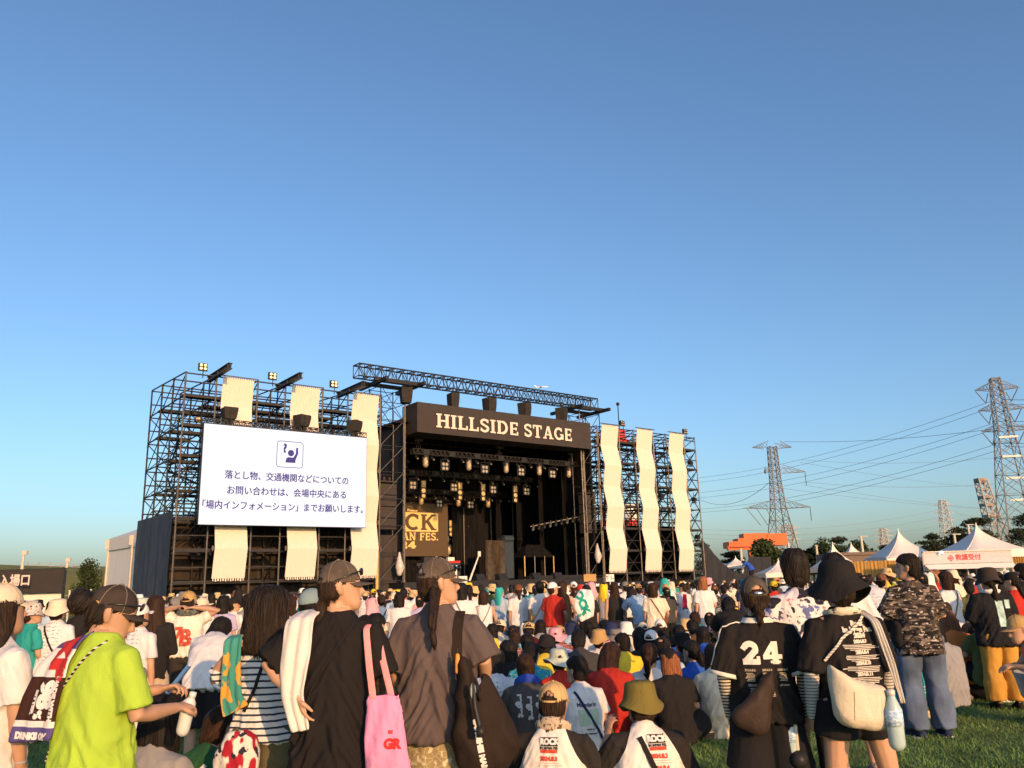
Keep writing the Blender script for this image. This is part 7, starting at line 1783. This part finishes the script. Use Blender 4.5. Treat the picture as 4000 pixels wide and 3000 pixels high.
back_print(t_, sm, its + [('and more', .1, .985, .015, .001)], cloth('jersey print', (.42, .36, .26)), tree=st)
m_as = stripes('striped arm sleeve', (.62, .57, .45), (.05, .05, .05), 330, .1)
for i in (0, 1): tube_sleeve(h, i, m_as, .7)
item('shoulder_bag', h, pillow([loc(h, x, y, 4.9) for x, y in ((3015, 2610), (3025, 2650), (3012, 2760), (3000, 2850), (2960, 2870), (2890, 2840), (2865, 2790), (2920, 2730), (2985, 2640))], .05, amp=.014, seed=5), mat('dark brown nylon', (.035, .022, .016), .7, .2, 4, .4, 40), 'slouchy dark brown bag across the back of the number 24 jersey', 'bag')
def bottle(cx, cy, d, lb, s=1.0):
    c = W(cx, cy, d); r = empty('bottle', lb, 'bottle', c)
    mb = MB(); mb.tube([(0, 0, -.1 * s), (0, 0, .03 * s), (0, 0, .065 * s), (0, 0, .082 * s)], [.033 * s, .034 * s, .02 * s, .014 * s], 16); mb.build('bottle_body', mat('bottle plastic', (.42, .55, .55), .15, .05, spec=.6), r, True)
    mb = MB(); mb.tube([(0, 0, -.035 * s), (0, 0, .03 * s)], [.0352 * s, .0352 * s], 16, cap='flat'); mb.build('bottle_label', noisy_label(), r, True)
    mb = MB(); mb.tube([(0, 0, .085 * s), (0, 0, .105 * s)], [.016 * s, .016 * s], 12, cap='flat'); mb.build('bottle_cap', m_white, r, True)
    return r
def noisy_label():
    if 'bottle label' in MATS: return MATS['bottle label']
    m = mat('bottle label', (.3, .5, .7), .5, .1); mix_into(m, noise_fac(m, 60, .5, .55, (1, 1, 2)), (.75, .8, .85)); return m
bottle(3090, 2872, 5.0, 'water bottle carried beside the number 24 jersey')
r = empty('hand_fan', 'black handheld electric fan hanging below the water bottle', 'fan', W(3118, 2965, 4.98)); mb = MB(); mb.tube([(0, -.012, 0), (0, .012, 0)], [.048, .048], 20); mb.build('fan_guard', m_blacksteel, r, True); mb = MB(); mb.tube([(0, -.0285, 0), (0, -.024, 0)], [.016, .016], 12); mb.build('fan_hub', m_grey, r); mb = MB(); mb.tube([(0, 0, .045), (0, 0, .17)], [.013, .013], 10); mb.build('handle', mat('pale handle', (.55, .52, .45), .5, .1), r)

# ---- person in the floral shirt
h = hero(3098, 2150, 6.0, Pose(yaw=14, pitch=2, sw=.18), 'tall black haired person in white floral shirt between jersey 24 and the sun hat', 4, face=False)
m_fl = cloth('white floral cotton', (.68, .64, .62)); mix_into(m_fl, noise_fac(m_fl, 7, .5, .75, detail=3, seed=2), (.55, .55, .66)); mix_into(m_fl, noise_fac(m_fl, 13, .575, .6, detail=5, seed=5), (.05, .05, .08)); mix_into(m_fl, noise_fac(m_fl, 22, .66, .68, detail=3, seed=8), (.45, .16, .2)); mix_into(m_fl, noise_fac(m_fl, 9, .61, .62, detail=1, seed=14), (.02, .02, .03)); mix_into(m_fl, noise_fac(m_fl, 16, .59, .62, detail=4, seed=21), (.12, .15, .32))
wear(h, 'shirt', shirt(h.ps, .009, -.2, 1.16, .95, 1.25, amp=.016, seed=12.4), m_fl); wear(h, 'trousers', trousers(h.ps, .012), BOTT['black']); wear(h, 'shoes', shoes(h.ps), HATC['black']); hair_on(h, 'short', scale=1.06)

# ---- woman in the black sun hat
PH = Pose(yaw=4, pitch=-4, sw=.17, le=(-.225, .0, 1.02), lw=(-.215, .07, .79), re=(.225, .0, 1.02), rw=(.215, .1, .81), lk=(-.14, .02, .46), la=(-.2, -.03, .08), rk=(.17, .01, .46), ra=(.26, -.04, .08), hw=.1, curl=.7)
h = hero(3262, 2200, 4.9, PH, 'woman in wide black sun hat and black printed t-shirt with bare legs', 3, m_skin2, .008, face=False, extra=.02)
sm = shirt(h.ps, .009, -.1, .98, .95, 1.02, amp=.016, seed=14.2); t_ = wear(h, 't_shirt', sm, m_jer); wear(h, 'shorts', trousers(h.ps, .01, .2, 1.02, 1.0), BOTT['black']); wear(h, 'shoes', shoes(h.ps), HATC['black']); hair_on(h, 'short')
obj('sun_hat', hat_mesh('deep', 3), HATC['black'], h.root, h.ps.headm @ Matrix.Scale(1.08, 4))
st = bvh(sm); its = [('Rock', .035, 1.295, .036, .003), ('In Japan Fes.', .035, 1.262, .036, .003), ('2024', .035, 1.23, .034, .003)]
for k, dt in enumerate(('2024.8.3', '2024.8.4', '2024.8.10', '2024.8.11', '2024.8.12')):
    z_ = 1.198 - .058 * k; its.append((dt, .035, z_, .024, .002)); its += [('rect', .035 + ((j * 31 + k * 7) % 9 - 4) * .004, z_ - .019 - j * .0085, .085 + ((j * 17 + k * 5) % 7) * .004 - (.03 if j == 3 else 0), .0022) for j in range(4)]
back_print(t_, sm, its, cloth('off white ink', (.62, .58, .5)), tree=st)
m_as2 = stripes('pale striped arm sleeve', (.62, .6, .56), (.2, .2, .2), 360, .4)
for i in (0, 1): tube_sleeve(h, i, m_as2, .72)
m_ncl = cloth('speckled neck towel', (.68, .62, .5)); mix_into(m_ncl, noise_fac(m_ncl, 30, .62, .65), (.04, .04, .05)); item('neck_towel', h, neck_towel(h.ps, 3, .95, (.011, .028)), m_ncl, 'speckled white towel round the neck under the black sun hat', 'towel')
m_cv = mat('cream canvas bag', (.62, .55, .42), .9, .1, 3, .4, 50)
br_ = empty('shoulder_bag', 'large cream canvas shoulder bag at the hip of the sun hat woman', 'bag'); br_.matrix_world = h.m
bme = pillow([loc(h, x, y, 4.62) for x, y in ((3236, 2605), (3260, 2612), (3340, 2655), (3420, 2672), (3452, 2690), (3475, 2780), (3468, 2840), (3420, 2852), (3340, 2845), (3275, 2815), (3252, 2740))], .07, amp=.008, seed=6); bo = obj('bag_body', bme, m_cv, br_)
mb = MB(); p1, p2, p3, p4 = [loc(h, x, y, 4.66) for x, y in ((3300, 2690), (3400, 2705), (3405, 2810), (3305, 2800))]; qm = MB(); qm.add([(p.x, 0, p.z) for p in (p4, p3, p2, p1)], [(0, 1, 2, 3)]); pm = project(qm.mesh(), bvh(bme), (0, 1, 0), .004); obj('pocket', pm, cloth('cream pocket', (.66, .59, .46)), bo)
pb = loc(h, 3246, 2600, 4.56); strap(st, [(.09, 1.335), ((.09 + pb.x) / 2, (1.335 + pb.z) / 2), (max(pb.x, -.17), pb.z)], .014, stripes('braided cord', (.65, .62, .55), (.25, .24, .2), 420, .5), 'strap', br_, .01, thick=.01)
S_ = h.ps.S[1]; tm = drape([(S_ + V((-.075, .02, .075)), S_ + V((-.035, .02, .085))), (S_ + V((-.06, -.12, .03)), S_ + V((-.015, -.12, .03))), (S_ + V((-.01, -.145, -.2)), S_ + V((.035, -.14, -.2))), (S_ + V((.04, -.13, -.42)), S_ + V((.075, -.12, -.42)))], .012, .014, 8); item('frilled_strap', h, tm, cloth('grey white frill', (.55, .53, .48)), 'frilled pale strap hanging down the right side of the black printed t-shirt', 'strap')
bottle(3492, 2800, 4.55, 'pale drink bottle hanging beside the cream canvas bag', 1.25)
wt = cloth('white draped cloth', (.7, .66, .58)); 

# ---- man in the camouflage shirt
PM = Pose(yaw=-52, pitch=2, sw=.185, hw=.1, tw=-6, le=(-.285, .03, 1.06), lw=(-.1, .2, 1.04), re=(.28, .04, 1.05), rw=(.12, .2, 1.0))
h = hero(3545, 2164, 8.5, PM, 'man in black camouflage patterned shirt and blue jeans looking left', 3, voxel=.009)
m_cm = cloth('camouflage cloth', (.018, .017, .018)); mix_into(m_cm, noise_fac(m_cm, 7, .5, .52, (1.2, 1.2, 4), 4, 3), (.07, .055, .048)); mix_into(m_cm, noise_fac(m_cm, 11, .57, .585, (1, 1, 4), 4, 9), (.22, .18, .15)); mix_into(m_cm, noise_fac(m_cm, 16, .64, .655, (1.3, 1.3, 2.4), 2, 13), (.45, .42, .38))
wear(h, 'shirt', shirt(h.ps, .011, -.3, 1.08, .95, 1.08, amp=.014, seed=16.4, belly=1.12), m_cm); m_jn = mat('faded blue denim', (.10, .14, .22), .9, .6, 2.2, .3, 160); wear(h, 'jeans', trousers(h.ps, .012, 1.0, 1.08, 1.22, amp=.02, seed=7.7, top=.1), m_jn); wear(h, 'shoes', shoes(h.ps, .01), HATC['navy']); hair_on(h, 'short', voxel=.009)
mb = MB(); 
for i in (0, 1): A_, T_ = h.ps.A[i], h.ps.Toe[i]; mb.tube([A_ - V((0, .05, .07)), T_ + V((0, .02, -.018))], [(.047, .012), (.046, .012)], 10, side=(1, 0, 0))
wear(h, 'shoe_sole', mb.mesh(smooth=True), HATC['white'])
mb = MB(); mb.ball((-.2, .0, .86), (.05, .08, .1)); mb.ball((-.21, -.02, .94), (.04, .06, .08)); item('waist_bag', h, wrinkle(remesh(mb, .012, 3), .012, 9, 9, 2), HATC['black'], 'black bag at the left hip of the camouflage shirt', 'bag')

# ---- person in khaki trousers
h = hero(3852, 2222, 10.0, Pose(yaw=-8, pitch=-2, hw=.09, le=(-.25, .05, 1.05), lw=(-.1, .22, 1.06), re=(.25, .05, 1.05), rw=(.1, .2, 1.02)), 'person in black printed jacket, dark bucket hat and mustard trousers', -6, voxel=.01, face=False, extra=.02)
sm = shirt(h.ps, .012, -.3, 1.2, 1.95, 1.3, amp=.016, seed=18.1); t_ = wear(h, 'jacket', sm, cloth('black sweatshirt', (.018, .018, .02))); wear(h, 'trousers', trousers(h.ps, .012, .97, 1.2, 1.25, amp=.012), mat('mustard cotton', (.5, .27, .05), .9, .12, 4, .3, 90)); wear(h, 'shoes', shoes(h.ps), HATC['black']); hair_on(h, 'lowpony', voxel=.01)
obj('sun_hat', hat_mesh('bucket', 5), mat('brown black felt', (.035, .026, .022), .95, .1), h.root, h.ps.headm @ Matrix.Scale(1.12, 4))
item('neck_towel', h, neck_towel(h.ps, 6, 1.0, (.014, .035)), HATC['white'], 'white towel round the neck of the black printed jacket', 'towel')
back_print(t_, sm, [('rect', .035, 1.1, .042, .15), ('rect', .135, 1.21, .035, .05)], mat('pale teal print', (.4, .58, .56), .8, .25, 14), tree=bvh(sm))
# ---- crouching woman in orange
PQ = Pose(P=(0, -.12, .3), M=(0, -.08, .55), N=(0, .14, .735), yaw=-10, pitch=-16, lk=(-.15, .27, .48), la=(-.12, .04, .08), rk=(.15, .3, .42), ra=(.13, .06, .08), le=(-.23, .2, .5), lw=(-.08, .36, .52), re=(.23, .22, .5), rw=(.06, .38, .5))
h = hero(3962, 2404, 8.9, PQ, 'crouching woman in orange t-shirt, tan cap and pale jeans at the right edge', 78, m_skin2, .009)
sm = shirt(h.ps, .011, -.1, 1.0, .55, 1.1, amp=.015, seed=20.3); wear(h, 't_shirt', sm, cloth('orange cotton bright', (.72, .24, .07))); wear(h, 'jeans', trousers(h.ps, .012, .97, 1.0, 1.05), mat('pale denim', (.36, .42, .48), .9, .2, 8, .3, 160)); wear(h, 'shoes', shoes(h.ps), HATC['white']); hair_on(h, 'lowpony', m_hairb, .009, capped=True); cap_on(h, m_tan)

# ---- two people in raglan shirts on the grass in front
def raglan(name):
    m = cloth(name, (.72, .70, .66)); xyz, _ = obj_xyz(m); v = math_node(m, 'ADD', math_node(m, 'ABSOLUTE', xyz[0]), math_node(m, 'MULTIPLY', math_node(m, 'SUBTRACT', xyz[2], .5), .55))
    mix_into(m, math_node(m, 'GREATER_THAN', v, .165), (.03, .027, .026)); return m
def fes_print(t_, sm, x0=0.0, strapx=None):
    st = bvh(sm); zt = .575
    back_print(t_, sm, [('rect', x0, zt + .012, .052, .022)], cloth('black print', (.03, .03, .03)), tree=st); back_print(t_, sm, [('ROCK', x0, zt + .012, .04, .004)], HATC['white'], tree=bvh(t_.data)) if False else None
    back_print(t_, sm, [('IN JAPAN FES.', x0, zt - .02, .018, .001)], cloth('black print', (.03, .03, .03)), tree=st)
    back_print(t_, sm, [('rect', x0, zt - .036, .05, .009)] + [(dt, x0, zt - .075 - .06 * k, .03, .002) for k, dt in enumerate(('2024.8.3', '2024.8.4', '2024.8.10', '2024.8.11', '2024.8.12'))], cloth('red print', (.55, .08, .05)), tree=st)
    back_print(t_, sm, [('rect', x0 + ((j * 13) % 5 - 2) * .004, zt - .097 - .06 * (j // 2) - .012 * (j % 2), .07, .0018) for j in range(8)], cloth('faint print', (.6, .42, .38)), tree=st)
    z = zt + .012; mbw = text_mesh('ROCK', .04, .003); mbw.transform(Matrix.Translation((x0, 0, z)) @ SM); obj('print', project(mbw, st, (0, 1, 0), .0085), HATC['white'], t_)
PR1 = Pose(M=(0, -.08, .38), N=(0, .01, .625), yaw=8, pitch=-2, lk=(-.12, .3, .36), la=(-.1, .52, .07), rk=(.27, .24, .34), ra=(.26, .46, .07), le=(-.24, .12, .36), lw=(-.1, .34, .36), re=(.25, .1, .36), rw=(.2, .33, .38), P=(0, 0, .115), hw=.09)
h = hero(2160, 2662, 5.5, PR1, 'seated person in black sleeved white festival raglan and tan cap, brown ponytail', -14, voxel=.008, face=False, extra=.014)
sm = shirt(h.ps, .009, -.2, 1.02, .95, 1.2, amp=.014, seed=22.2, belly=1.1); t_ = wear(h, 'raglan_shirt', sm, raglan('raglan cotton')); fes_print(t_, sm); wear(h, 'shorts', trousers(h.ps, .01, .46, 1.05, 1.05), BOTT['black']); wear(h, 'shoes', shoes(h.ps), HATC['black']); hair_on(h, 'lowpony', m_hairb, capped=True); cap_on(h, cloth('tan cap cloth', (.55, .38, .18)), True, -2)
m_nk = cloth('patterned neck towel', (.5, .42, .32)); mix_into(m_nk, noise_fac(m_nk, 45, .55, .57), (.12, .08, .06)); item('neck_towel', h, neck_towel(h.ps, 9, .85), m_nk, 'patterned towel round the neck of the seated ponytail person', 'towel')
PR2 = Pose(M=(0, -.08, .37), N=(0, .03, .615), yaw=-12, pitch=-4, lk=(-.26, .22, .3), la=(-.2, .44, .07), rk=(.2, .26, .33), ra=(.18, .48, .07), le=(-.29, .12, .33), lw=(-.19, .2, .56), lh=(.2, .1, 1), re=(.26, .1, .34), rw=(.16, .32, .3), P=(0, 0, .115), hw=.09)
h = hero(2495, 2655, 5.5, PR2, 'seated person in black sleeved white festival raglan and olive bucket hat', 6, voxel=.008, face=False, extra=.02)
sm = shirt(h.ps, .009, -.2, 1.06, .95, 1.25, amp=.015, seed=24.2, belly=1.1); t_ = wear(h, 'raglan_shirt', sm, raglan('raglan cotton')); fes_print(t_, sm, .04); wear(h, 'shorts', trousers(h.ps, .01, .46, 1.05, 1.05), BOTT['grey']); wear(h, 'shoes', shoes(h.ps), HATC['grey']); hair_on(h, 'short', m_hairb); obj('bucket_hat', hat_mesh('bucket', 8), HATC['olive'], h.root, h.ps.headm @ Matrix.Scale(.97, 4))
o = strap(bvh(sm), [(-.06, .6), (.0, .45), (.1, .28), (.17, .17)], .03, HATC['black'], 'bag_strap', mtx=h.m); tag(o, 'black strap across the raglan shirt under the olive bucket hat', 'strap')
mb = MB(); c = W(2650, 2960, 5.7); mb.ball((0, 0, 0), (.085, .06, .09)); o = obj('grey_bag', wrinkle(remesh(mb, .012, 2), .012, 9, 9, 4), mat('grey checked cloth', (.22, .23, .27), .9, .4, 14)); o.location = (c.x, c.y, max(c.z, .09)); tag(o, 'small grey bag on the grass beside the olive bucket hat person', 'bag')
# ---- person with the red 73B shirt, hands on the head
h = hero(738, 2310, 10.0, Pose(yaw=4, pitch=4, le=(-.30, -.02, 1.40), lw=(-.09, -.09, 1.44), lh=(1, -.1, .1), re=(.37, .0, 1.39), rw=(.11, -.1, 1.43), rh=(-1, -.1, -.05)), 'person in white t-shirt with red 73B, both hands at the back of the head', 2, voxel=.009, face=False)
sm = shirt(h.ps, .011, -.02, 1.06, .6, 1.1, amp=.016, seed=26.2); t_ = wear(h, 't_shirt', sm, cloth('warm white cotton', (.74, .7, .6))); wear(h, 'trousers', trousers(h.ps, .012, .97, 1.15, 1.35), mat('black brown trousers', (.03, .026, .024), .9, .2)); wear(h, 'shoes', shoes(h.ps), HATC['black']); hair_on(h, 'short', voxel=.01, capped=True); cap_on(h, m_tan)
m_73 = mat('red patterned lettering', (.5, .06, .04), .8, .1); mix_into(m_73, noise_fac(m_73, 30, .55, .57), (.3, .2, .1)); back_print(t_, sm, [('7', -.055, 1.13, .17, .012), ('B', .03, 1.07, .26, .014)], m_73)
item('scarf', h, neck_towel(h.ps, 12, 1.05), mat('patterned scarf', (.12, .13, .12), .9, .8, 30), 'dark patterned scarf round the neck of the 73B shirt', 'scarf')
# ---- towels and signs carried in the crowd
def world_drape(rows, m, label, name='towel', cat='towel', prints=None, **k):
    R_ = [(W(*a), W(*b)) for a, b in rows]; o0 = sum((a for a, _ in R_), V()) / len(R_); me = drape([(a - o0, b - o0) for a, b in R_], **k); o = obj(name, me, m); o.location = o0; tag(o, label, cat)
    if prints:
        tr = bvh(me)
        for its, pm in prints: back_print(o, me, its, pm, tree=tr)
    return o
m_tg = cloth('teal towel ink', (.02, .3, .24))
world_drape([((2268, 2300, 16.2), (2312, 2305, 16.2)), ((2248, 2330, 16.0), (2322, 2340, 16.0)), ((2240, 2370, 16.0), (2322, 2375, 16.0)), ((2268, 2432, 16.0), (2318, 2408, 16.0))], HATC['white'], 'white towel with green ROCK lettering over a shoulder before the stage', prints=[([('ROCK', .06, .08, .2, .015, R(-70)), ('IN JAPAN', .02, -.22, .07, .004, R(22))], m_tg)], thick=.03, fold=.02)
world_drape([((2668, 2320, 21), (2682, 2320, 21)), ((2666, 2350, 21), (2684, 2350, 21)), ((2668, 2384, 21), (2684, 2384, 21))], cloth('red towel', (.6, .03, .08)), 'red towel hanging among the standing crowd below the third wavy banner', thick=.03, fold=.02)
for x0, x1, y0, y1, lb, cc, tx in ((2281, 2328, 2242, 2272, 'orange brown cardboard held up before the right stage edge', m_tan, None), (2368, 2398, 2243, 2272, 'white paper placard held up below the first wavy banner', HATC['white'], 'OK'), (1792, 1825, 2250, 2282, 'white placard held up beside the grey cap brim', HATC['white'], 'OK')):
    a, b = W(x0, y1, 24), W(x1, y0, 24); c = (a + b) / 2; r = empty('placard', lb, 'placard', c); mb = MB(); mb.box((0, 0, 0), (abs(b.x - a.x) / 2, .01, abs(b.z - a.z) / 2)); bd = mb.build('board', cc, r); mb = MB(); mb.bar((0, .03, -.5), (0, .03, .05), .02, 6); mb.build('stick', m_postw, r)
    if tx: me = text_mesh('推し', .11, .004); me.transform(Matrix.Translation((0, -.013, 0)) @ SM); obj('lettering', me, m_gear, bd)
for px_, m_, lb_ in ((1217, cloth('blue towel', (.02, .22, .5)), 'bright blue towel round the neck under the grey blue cap'), (2051, cloth('royal blue towel', (.03, .07, .4)), 'royal blue towel round the neck of the charcoal t-shirt seated in front')):
    r_, p_ = PERS[px_]; o = obj('neck_towel', neck_towel(POSES[p_], 4, 1.0, (.018, .045)), m_); o.matrix_world = r_.matrix_basis; tag(o, lb_, 'towel')
r_, p_ = PERS[2051]; sh_ = [c for c in r_.children if c.name.startswith('t_shirt')][0]
z0_ = .45; me_w = MB()
for k, x_ in enumerate((-.09, 0, .09)):
    t_ = text_mesh('regret', .075, .004); t_.transform(Matrix.Translation((x_, 0, z0_ - .05 * k % .03)) @ SM @ rz(R(-90))); me_w.add([v.co for v in t_.vertices], [tuple(q.vertices) for q in t_.polygons])
obj('print', project(me_w.mesh(), bvh(sh_.data), (0, 1, 0), .006), cloth('pale grey print', (.45, .45, .45)), sh_)
r_, p_ = PERS[2253]; sh_ = [c for c in r_.children if c.name.startswith('t_shirt')][0]
back_print(sh_, sh_.data, [('rect', 0, .38, .1, .065)], cloth('mint print', (.42, .55, .42)), tree=bvh(sh_.data)); back_print(sh_, sh_.data, [('Mandarin', -.01, .485, .05, .001), ('tour of', 0, .285, .025, .001), ('the summer', 0, .25, .025, .001)], cloth('dark print', (.06, .06, .1)), tree=bvh(sh_.data))

for x, y, lb, m_, hx, hy in ((2775, 2885, 'tilted phone in a black case lying on the grass left of jersey 24', m_gear, .05, .08), (2400, 2985, 'grey folded picnic mat on the grass before the olive bucket hat', mat('grey checked cloth', (.22, .23, .27)), .2, .12)):
    r_ = CR @ V(((x - 2000) / FPX, -(y - 1500) / FPX, -1)); t_ = (gz(6) - CAMH) / r_.z; p_ = V((0, 0, CAMH)) + r_ * t_
    mb = MB(); mb.box((0, 0, 0), (hx, hy, .012)); o = obj('smartphone' if hx < .1 else 'picnic_mat', evaluated(mb.mesh(), [('BEVEL', dict(width=.006, segments=2))]), m_); o.location = (p_.x, p_.y, .05 if hx < .1 else .02); o.rotation_euler = (R(38) if hx < .1 else 0, 0, R(-25)); tag(o, lb, 'phone' if hx < .1 else 'mat')
# ================================================================ GRASS BLADES on the open lawn near the camera
rs = np.random.default_rng(3); NB = 130000
d_ = 5.2 + 11.5 * rs.random(NB) ** 1.5; x_ = (rs.random(NB) * 1.36 - .68) * d_
z_ = np.array([gz(v) for v in d_]); an = rs.random(NB) * 6.283; hh = (.018 + .03 * rs.random(NB)); ww = .0035 + .003 * rs.random(NB); ben = rs.normal(0, .02, (NB, 2))
Pb = np.stack([np.stack([x_ - ww * np.cos(an), d_ - ww * np.sin(an), z_], 1), np.stack([x_ + ww * np.cos(an), d_ + ww * np.sin(an), z_], 1), np.stack([x_ + ben[:, 0], d_ + ben[:, 1], z_ + hh], 1)], 1).reshape(-1, 3)
me = bpy.data.meshes.new('grass'); me.vertices.add(NB * 3); me.vertices.foreach_set('co', Pb.astype(np.float32).ravel()); me.loops.add(NB * 3); me.loops.foreach_set('vertex_index', np.arange(NB * 3, dtype=np.int32)); me.polygons.add(NB); me.polygons.foreach_set('loop_start', np.arange(0, NB * 3, 3, dtype=np.int32)); me.update(calc_edges=True)
m_bl = mat('grass blades', (.105, .185, .05), .85, .5, 2.2); me.materials.append(m_bl)
tag(link(bpy.data.objects.new('grass', me)), kind='stuff')
